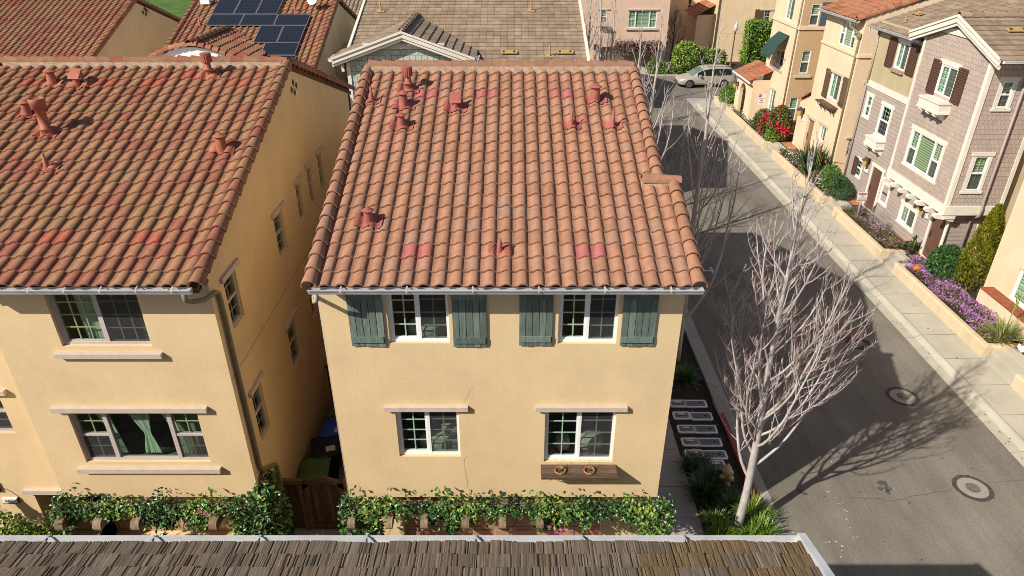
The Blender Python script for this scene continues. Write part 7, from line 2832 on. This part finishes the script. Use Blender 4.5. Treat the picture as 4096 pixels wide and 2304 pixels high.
# door mats
dy1 = -(for_d2[0] + for_d2[1]) / 2
b = MB(); b.box(17.15, 17.72, dy1 - .45, dy1 + .45, WH - .004, WH + .012)
mt = thing('door_mat', 'faded rosy brown door mat with dark border beside the pumpkin', 'door mat', (17.4, dy1, WH))
b.build('mat_border', MT['black'], mt)
b = MB(); b.box(17.22, 17.66, dy1 - .38, dy1 + .38, WH + .012, WH + .018); b.build('mat_pile', M('mat_pile', (.24, .15, .10), .95, 4, .35, 60, .5), mt)
dy2 = -(for_d1[0] + for_d1[1]) / 2
b = MB(); b.box(17.25, 17.75, dy2 - .42, dy2 + .42, WH - .004, WH + .014)
tag(b.build('door_mat', M('mat_dark', (.03, .03, .033), .95, 6, .3, 60, .5)), 'black door mat at the farther brown door', 'door mat')
q = G(*c5b(975, 690), WH); flowerpot(q.x + .1, q.y, WH, 'large dark round planter with a low plant beside the brown door', .27, .34, 'iron', 'low')
q = G(*c5b(875, 665), WH); flowerpot(q.x + .1, q.y, WH, 'shallow brown bowl planter beside the large dark planter', .24, .18, 'iron', 'low')
q = G(*c5b(1025, 745), WH); flowerpot(q.x, q.y, WH, 'small black pot with a tall broad leaved plant', .13, .24, 'black', 'rubber')
# white stone rabbit-like lump at the picture edge: a crouching garden animal
q = G(*c6b(2540, 700), WH)
b = MB()
for c, r in (((0, 0, .10), (.16, .10, .10)), ((-.13, 0, .17), (.07, .06, .07)), ((.12, .03, .06), (.08, .08, .06)), ((-.05, -.09, .04), (.07, .04, .04)), ((.06, -.1, .04), (.07, .04, .04)), ((-.15, .03, .25), (.02, .015, .05)), ((-.15, -.03, .25), (.02, .015, .05))):
    vs = []
    for i in range(7):
        for j in range(10):
            th, ph = PI * i / 6, 2 * PI * j / 10
            vs.append(q + V3(c) + V3((r[0] * math.sin(th) * math.cos(ph), r[1] * math.sin(th) * math.sin(ph), r[2] * math.cos(th))))
    b.faces_i(vs, [(i * 10 + j, i * 10 + (j + 1) % 10, (i + 1) * 10 + (j + 1) % 10, (i + 1) * 10 + j) for i in range(6) for j in range(10)], sm=True)
tag(b.build('garden_ornament', M('white_stone', (.66, .66, .68), .8, 12, .15, 30, .4)), 'white stone animal ornament on the terracotta porch', 'ornament')
# ------------------------------------------------------------------ climbing vines on the trellises
def vine(name, label, x0, x1, seed, n, gaps=(), right_hang=None, left_hang=None, tr=(0, 1), flowers=()):
    rn = random.Random(seed)
    b = MB()
    def depth(x):
        return .36 + .18 * math.sin(x * 2.7 + seed) + .20 * math.sin(x * 6.1 + seed * 2) + .14 * math.sin(x * 13.0)
    cnt = 0
    while cnt < n:
        x = rn.uniform(x0, x1)
        dd_ = max(.12, depth(x))
        for g0, g1, k in gaps:
            if g0 < x < g1:
                dd_ *= k
        if right_hang and x > right_hang:
            dd_ = 1.75 - .3 * abs(math.sin(x * 5))
        if left_hang and x < left_hang:
            dd_ = 1.7 - .3 * abs(math.sin(x * 5))
        f = rn.random() ** 1.25
        if rn.random() > min(1, dd_ / .8) * (.55 + .45 * abs(math.sin(x * 4.3 + seed))) + .1:
            continue
        z = 2.36 - f * dd_ + rn.gauss(0, .05)
        if rn.random() < .10:
            z = 2.36 + rn.random() ** 2 * .30 * (.4 + abs(math.sin(x * 3.1)))
        y = 10.86 + rn.gauss(0, .12) + .08 * f
        t = min(1, max(0, rn.gauss(.54, .23) + .25 * math.sin(x * 3.3 + z * 2)))
        out = (V3((rn.uniform(-1, 1), rn.uniform(-.9, .2), rn.uniform(-1.0, .4)))).normalized()
        nrm = (V3((0, -.7, .7)) + rvec(rn) * .75).normalized()
        leaf(b, V3((x, y, z)), out, nrm, (lambda q_: q_ * rn.uniform(.9, 1.1))(rn.choice((.06, .085, .11, .14))), rn.uniform(.04, .085), (t, 0, 0))
        cnt += 1
    t = thing(name, label, 'vine', ((x0 + x1) / 2, 10.85, 0))
    b.build('foliage', MT['leaf'], t)
    s = MB()
    for k in range(26):
        x = rn.uniform(x0, x1)
        p = V3((x, 10.85, 2.3))
        pts = [p.copy()]
        up = rn.random() < .3
        for i in range(6):
            p = p + V3((rn.uniform(-.12, .16), rn.uniform(-.08, .05), (.09 if up else -.14) * rn.random()))
            pts.append(p.copy())
        s.tube(pts, .009, 4, (.85, 0, 0))
    s.tube([V3((x0, 10.9, 2.32)), V3(((x0 + x1) / 2, 10.95, 2.36)), V3((x1, 10.9, 2.3))], .02, 5, (.5, 0, 0))
    s.build('stems', MT['bark_brown'], t)
    for fx, fz in flowers:
        fb = MB()
        c = V3((fx, 10.55, fz))
        for k in range(5):
            a = 2 * PI * k / 5
            d = V3((math.cos(a), -.35, math.sin(a))).normalized()
            leaf(fb, c, d, V3((0, -1, .3)), .06, .05, (.5, 1, 0))
        fb.build('flower', MT['leaf'], t)
    return t


def on_front(u, v, y=10.6):
    r = ray(u, v)
    p = CAM + r * (y / r.y)
    return p.x, p.z
vine('climbing_vine', 'green trellis vine below the planter shelf window with a few magenta flowers', XL - .15, XR + .28, 5, 6600, gaps=((-2.55, -1.9, .5), (-.6, .1, .7), (-.1, .5, .8)), right_hang=2.85, left_hang=-2.9, flowers=[on_front(2224, 2121), on_front(2237, 2118), on_front(2196, 2098), on_front(2300, 2140)])
vine('climbing_vine', 'green trellis vine under the curtained triple window, full at its corner', XB - .05, XS + .35, 9, 5800, gaps=((-9.6, -8.9, .7),), right_hang=-6.15, flowers=[on_front(802, 2036), on_front(832, 2046)])
# denser mass at the corner of the left house, partly in shade
rn = random.Random(15)
b = MB()
leafy_mass(b, [((-5.55, 11.15, 1.7), (.48, .42, .85)), ((-5.65, 11.5, 2.25), (.35, .4, .45)), ((-5.5, 11.1, .8), (.45, .4, .7))], 2300, .14, .085, rn, (0, .8), .6)
tag(b.build('climbing_shrub', MT['leaf']), 'dense dark climber at the house corner beside the wooden gate', 'shrub')
b = MB()
leafy_mass(b, [((-11.2, 10.9, .75), (1.0, .6, .75)), ((-10.45, 10.8, .55), (.55, .5, .55)), ((-11.8, 11.0, 1.2), (.7, .5, .7))], 3600, .12, .07, rn, (.1, .95), .6)
tag(b.build('shrub', MT['leaf_bright']), 'yellow green bush in front of the house number plate', 'shrub')

# ------------------------------------------------------------------ strap leaved clumps along the left kerb
def clump(u, v, n, L, label, seed, mat='leaf', tr=(.1, .7), z=.03, W=.03, sp=1.0, group='strap leaved clumps in the kerb bed'):
    q = G(u, v, .15)
    rn = random.Random(seed)
    b = MB()
    for k in range(5):
        blade_clump(b, (q.x + rn.uniform(-.18, .18) * sp, q.y + rn.uniform(-.2, .2) * sp, z), n // 5, L, W, rn, 1.0, tr)
    o = b.build('strap_leaf_plant', MT[mat])
    return tag(o, label, 'plant', group)


clump(2736, 1505, 420, .55, 'shaded tuft of strap leaves beyond the meter boxes', 21, tr=(.25, .75))
clump(2775, 1862, 340, .50, 'small dark strap leaf tuft touching the walkway near the last boxes', 22, tr=(.15, .5))
clump(2835, 1960, 700, .78, 'largest dark strap leaf clump beside the hydrant', 23, tr=(.1, .55), sp=1.5)
clump(3010, 2065, 420, .62, 'bright strap leaf clump behind the tree trunk at the red kerb', 24, 'leaf_bright', (.2, 1.0), sp=1.3)
clump(2880, 2120, 420, .58, 'bright strap leaf clump on the house side of the big tree', 25, 'leaf_bright', (.2, 1.0), sp=1.3)
clump(3030, 2125, 420, .60, 'bright strap leaf clump at the gutter corner right of the trunk', 26, 'leaf_bright', (.2, 1.0), sp=1.3)
clump(2930, 2010, 120, .5, 'sparse strap leaf tuft between hydrant and tree', 27, tr=(.2, .6))
b = MB()
for i in range(40):
    q = V3((rn.uniform(4.9, 6.3), rn.uniform(10.5, 19), .035))
    b.tube([q, q + V3((rn.uniform(-.3, .3), rn.uniform(-.3, .3), .03)), q + V3((rn.uniform(-.4, .4), rn.uniform(-.4, .4), .0))], .006, 3, (rn.random(), 0, 0))
kind(b.build('bark_litter', MT['bark']), 'stuff', 'thin dry twigs scattered on the dark soil')
b = MB()
for i in range(160):
    q = V3((rn.uniform(4.86, 6.4), rn.uniform(9, 22), .036))
    leaf(b, q, V3((rn.uniform(-1, 1), rn.uniform(-1, 1), .1)).normalized(), V3((0, 0, 1)), .05, .03, (rn.random(), 0, 0))
kind(b.build('fallen_leaves', MT['bark_brown']), 'stuff', 'small dry leaves scattered on the dark soil')

b = MB()
for i in range(110):
    k = rn.random()
    if k < .6:
        q = V3((14.62 + rn.gauss(0, .18), rn.uniform(12, 50), .03))
    elif k < .8:
        q = V3((rn.uniform(15.1, 16.2), rn.uniform(12, 45), .16))
    else:
        q = V3((rn.uniform(7, 14.4), rn.uniform(10, 40), .006))
    leaf(b, q, V3((rn.uniform(-1, 1), rn.uniform(-1, 1), .15)).normalized(), V3((0, 0, 1)), rn.uniform(.05, .10), .05, (rn.random(), 0, 0))
kind(b.build('fallen_leaves', MT['bark_brown']), 'stuff', 'brown fallen leaves along the gutter and pavement')

# ------------------------------------------------------------------ planters of the sunny side
rn = random.Random(31)
b = MB(); ground_cover(b, 16.58, 17.75, 20.0, 26.4, .50, 9500, .075, .045, rn, .42, (.1, .9), .34, lambda x, y: 1.2 if y > 20.9 else .15)
kind(b.build('flower_bed', MT['leaf_olive']), 'stuff', 'purple flowering ground cover behind the low plaster wall')
b = MB(); ground_cover(b, 16.58, 17.75, 27.4, 32.4, .50, 6500, .075, .04, rn, .40, (.1, .9), .10)
kind(b.build('ground_cover', MT['leaf_olive']), 'stuff', 'olive ground cover with sparse purple flowers under the fire lane sign')
b = MB(); ground_cover(b, 16.58, 17.9, 33.8, 41.8, .50, 7500, .085, .05, rn, .38, (0, .9), .12)
kind(b.build('ground_cover', MT['leaf_white']), 'stuff', 'green ground cover with small white flowers by the spiky plant')
b = MB(); ground_cover(b, 16.58, 17.9, 43.6, 52.3, .50, 7000, .10, .055, rn, .42, (0, .9), .14)
kind(b.build('ground_cover', MT['leaf_white']), 'stuff', 'white flowering ground cover by the crimson bush')
b = MB(); ground_cover(b, 16.58, 17.9, 13, 18, .50, 2500, .085, .05, rn, .38, (.2, .9), .10)
kind(b.build('ground_cover', MT['leaf_olive']), 'stuff', 'ground cover beyond the grey steps at the picture edge')


def shrub(name, label, blobs, n, L, W, mat, seed, tr=(0, 1), shell=.7, cat='shrub', gfun=None, stem=None):
    rn = random.Random(seed)
    t = thing(name, label, cat, (blobs[0][0][0], blobs[0][0][1], .5))
    b = MB()
    leafy_mass(b, blobs, n, L, W, rn, tr, shell, gfun)
    b.build('foliage', MT[mat], t)
    if stem:
        s = MB()
        for p0, p1, r in stem:
            s.tube([p0, V3(p0).lerp(V3(p1), .5) + V3((.02, .02, 0)), p1], r, 6, (.4, 0, 0))
        s.build('stem', MT['bark_brown'], t)
    return t


# cone shaped conifer: many small upright sprays
def conifer(label, base, h, r, seed):
    rn = random.Random(seed)
    t = thing('conifer', label, 'conifer', base)
    B = V3(base)
    b = MB()
    lump = [(rn.uniform(0, 2 * PI), rn.uniform(.05, .95), rn.uniform(.85, 1.15)) for _ in range(60)]
    for i in range(9500):
        f = rn.random() ** .75
        a = rn.uniform(0, 2 * PI)
        rr_ = r * (1 - f) ** .72 * (1 + .10 * math.sin(a * 5 + f * 22) + .08 * math.sin(a * 9 - f * 35)) + .03
        k = rn.uniform(.72, 1.03)
        p = B + V3((math.cos(a) * rr_ * k, math.sin(a) * rr_ * k, .05 + h * f * .97))
        o = V3((math.cos(a), math.sin(a), 0))
        d = (o * .55 + V3((0, 0, .9)) + rvec(rn) * .45).normalized()
        tt = min(1, max(0, rn.gauss(.5, .18) + .22 * math.sin(a * 5 + f * 22)))
        if rn.random() < .025:
            tt = 1
        elif tt > .9:
            tt = .88
        leaf(b, p, d, (o + rvec(rn) * .8).normalized(), rn.uniform(.09, .17), rn.uniform(.03, .06), (tt, 0, 0))
    b.build('foliage', MT['leaf_cypress'], t)
    s = MB(); s.tube([B, B + V3((0, 0, h * .8))], [.09, .02], 6, (.4, 0, 0)); s.build('trunk', MT['bark_brown'], t)
    return t


conifer('golden green cone shaped conifer beside the cream wall', (18.45, 24.25, .5), 3.5, .78, 41)
shrub('shrub', 'round glossy dark green shrub beside the golden conifer', [((17.85, 25.1, 1.1), (.70, .70, .72))], 4200, .13, .07, 'leaf', 42, (.0, .62), .72, stem=[((17.85, 25.1, .4), (17.85, 25.1, 1.1), .05)])
# striped flax
rn = random.Random(43)
q = G(*c6b(2260, 560), .5)
b = MB(); blade_clump(b, (q.x, q.y, .5), 190, 1.0, .05, rn, 1.15, (.2, 1.0), .05)
s = thing('flax_plant', 'yellow striped flax plant at the end of the purple flowers', 'plant', (q.x, q.y, .5))
b.build('blades', MT['leaf_flax'], s)
b = MB(); b.tube([q, q + V3((0, 0, 1.1)), q + V3((.02, 0, 1.75))], [.02, .018, .012], 5, (.6, 0, 0))
for k in range(6):
    leaf(b, q + V3((.01, 0, 1.2 + .1 * k)), V3((.3 * (-1) ** k, 0, .9)).normalized(), V3((0, -1, 0)), .3, .06, (.3, 0, 0))
b.build('flower_stalk', MT['leaf_flax'], s)
b = MB(); rn = random.Random(44); leafy_mass(b, [((q.x - .25, q.y + .1, .62), (.45, .6, .18))], 900, .08, .04, rn, (.4, 1), .4); tag(b.build('low_shrub', MT['leaf_olive']), 'rusty low shrub at the foot of the flax plant', 'shrub')
# bird of paradise
q = V3((17.15, 37.6, .5))
s = thing('spiky_plant', 'big spiky bird of paradise plant with orange flowers', 'plant', (q.x, q.y, q.z))
b = MB(); rn = random.Random(45)
for k in range(9):
    blade_clump(b, (q.x + rn.uniform(-.35, .35), q.y + rn.uniform(-1.0, 1.0), .5), 26, 1.75, .15, rn, .75, (.0, .5), -.12)
b.build('foliage', MT['leaf'], s)
for k in range(9):
    fb = MB()
    c = q + V3((rn.uniform(-.5, .3), rn.uniform(-1.1, 1.1), rn.uniform(1.0, 1.75)))
    fb.tube([V3((c.x, c.y, .6)), c], .014, 4, (.3, 0, 0))
    for m_ in range(5):
        leaf(fb, c, V3((-.5, rn.uniform(-.8, .8), .8)).normalized(), rvec(rn), .2, .06, (.5, 1, 0))
    fb.build('flower', MT['leaf_flax'], s)
shrub('shrub', 'green shrub between spiky plant and house corner downpipe', [((17.45, 35.9, 1.0), (.45, .7, .6)), ((17.2, 35.1, .95), (.5, .5, .55))], 2600, .13, .07, 'leaf_bright', 46, (0, .6), .65)
shrub('shrub', 'dark round shrub below the small shuttered brown window', [((17.15, 34.0, 1.0), (.5, .85, .6))], 2400, .12, .06, 'leaf', 47, (0, .6), .65)
shrub('shrub', 'dry leafless grey shrub below the brown house slider window', [((17.45, 30.2, .95), (.30, .75, .42))], 700, .22, .012, 'bark', 48, (.1, .8), .3)
shrub('flowering_bush', 'tall green bush covered with crimson flowers by the cream house', [((17.35, 44.2, 1.55), (.65, .95, 1.15)), ((17.0, 45.2, 1.2), (.5, .6, .8))], 4200, .17, .09, 'leaf_red', 49, (0, 1), .7,
      gfun=lambda p, r: 1.0 if r.random() < (.75 if (math.sin(p.y * 3.1) + math.sin(p.z * 4.3 + p.x * 3)) > .55 else .10) else 0.0)
shrub('shrub', 'bright lime green shrub under the crimson bush', [((16.95, 43.95, .85), (.4, .5, .45))], 1500, .15, .08, 'leaf_bright', 50, (.2, 1), .6)
shrub('shrub', 'olive round shrub beside the white no parking sign', [((17.2, 46.6, 1.15), (.6, .9, .75))], 2800, .13, .07, 'leaf_olive', 51, (0, .8), .65)
shrub('shrub', 'green shrub at the tiled entrance of the awning house', [((16.9, 54.3, 1.0), (.6, .9, .8)), ((17.4, 55.6, .9), (.6, .7, .6))], 2600, .16, .09, 'leaf_bright', 52, (0, .8), .6)
# hedge and planting round the car
hx0, hx1 = 23.6, 29.0
t = thing('hedge', 'tall clipped green hedge against the beige wall', 'hedge', (26, 72.6, .05))
b = MB(); rn = random.Random(53)
for i in range(7500):
    x, y, z = rn.uniform(hx0, hx1 + 2), rn.uniform(71.9, 73.2), rn.uniform(.1, 3.95)
    k = rn.random()
    if k < .5: y = 71.9 + rn.gauss(0, .12)
    elif k < .75: z = 3.9 + rn.gauss(0, .12)
    elif k < .88: x = hx0 + rn.gauss(0, .12)
    leaf(b, V3((x, y, z)), rvec(rn), (V3((0, -.6, .6)) + rvec(rn) * .8).normalized(), rn.uniform(.2, .34), .15, (min(1, max(0, rn.gauss(.55, .25))), 0, 0))
b.build('foliage', MT['leaf_bright'], t)
b = MB(); b.box(hx0 + .3, hx1 + 1.8, 72.2, 73.0, .05, 3.5, (.1, 0, 0)); b.build('inner_twigs', MT['bark_brown'], t)
shrub('shrub', 'bright yellow green round bush behind the parked minivan', [((16.9, 69.3, 1.35), (1.25, 1.2, 1.25)), ((18.6, 70.3, 1.0), (1.2, 1.0, .9)), ((20.2, 70.8, .8), (1.0, .9, .8))], 4200, .28, .15, 'leaf_bright', 54, (.1, 1), .7)
q = G(2690, 330)
shrub('shrub', 'green grassy shrubs by the pink house driveway', [((13.6, 67.9, .5), (.7, .7, .6)), ((14.6, 67.6, .45), (.7, .6, .5)), ((15.5, 67.3, .35), (.6, .5, .4))], 2200, .30, .10, 'leaf_bright', 55, (.1, .8), .5)
conifer('slim dark cypress beside the shaded beige facade', (16.0, 77.5, 0), 8.0, .65, 56)

# ------------------------------------------------------------------ bare trees
t1 = tree_mesh(101, 10.2, .10, 34, .21, 1.0, .20, (.50, .95), .65, dens=2.6, subs=1.05,
               fork=[(1.75, (-.55, .15, 1), 4.6, .045), (3.1, (.8, -.3, .75), 3.4, .035), (3.3, (.75, .5, .8), 3.2, .035), (2.9, (-.6, -.4, .9), 3.0, .03), (3.6, (.9, .1, .9), 3.6, .04)])
plant_tree('bare_tree', 'tall pale bare tree nearest the camera, standing in bright strap leaves', (5.68, 12.27, 0.02), t1, group='pale bare street trees')
t2 = tree_mesh(202, 11.2, .12, 17, .22, 1.0, .26, (.45, .8), .35, dens=.8, subs=.6, fork=[(1.6, (.75, -.2, 1), 6.0, .07), (2.6, (.5, .6, 1), 5.0, .05), (2.2, (-.3, -.7, 1), 4.2, .045)])
a_ = plant_tree('bare_tree', 'forked bare tree rising right behind the gold house corner', (5.72, 19.8, 0.02), t2, group='pale bare street trees')
t3 = tree_mesh(303, 10.8, .11, 16, .26, .85, .28, (.4, .75), .3, dens=.7, subs=.6)
c_ = plant_tree('bare_tree', 'bare tree behind the roof edge, nearer the camera than its slim neighbour', (5.70, 28.2, 0.02), t3, group='pale bare street trees')
o = dup(c_, (5.75, 31.9, 0.02), 2.2, 'slim bare tree just beyond the tree at the roof edge', (.9, .9, .93))
o = dup(a_, (5.7, 40.5, 0.02), 1.3, 'bare tree in front of the pink house window', (.85, .85, .95))
o = dup(c_, (5.7, 47.0, 0.02), 4.0, 'bare tree before the pink house, left of its wide window', (1.0, 1.0, 1.0))
o = dup(a_, (5.6, 53.0, 0.02), 3.4, 'bare dark stemmed tree beside the white roof edge', (.9, .9, 1.0))
t5 = tree_mesh(505, 5.4, .12, 26, .30, 1.35, .35, (.6, 1.0), .5, bark_c=.3)
plant_tree('bare_tree', 'small reddish brown bare tree between pink house and yellow green bush', (16.0, 71.6, .05), t5, 'bark_brown')
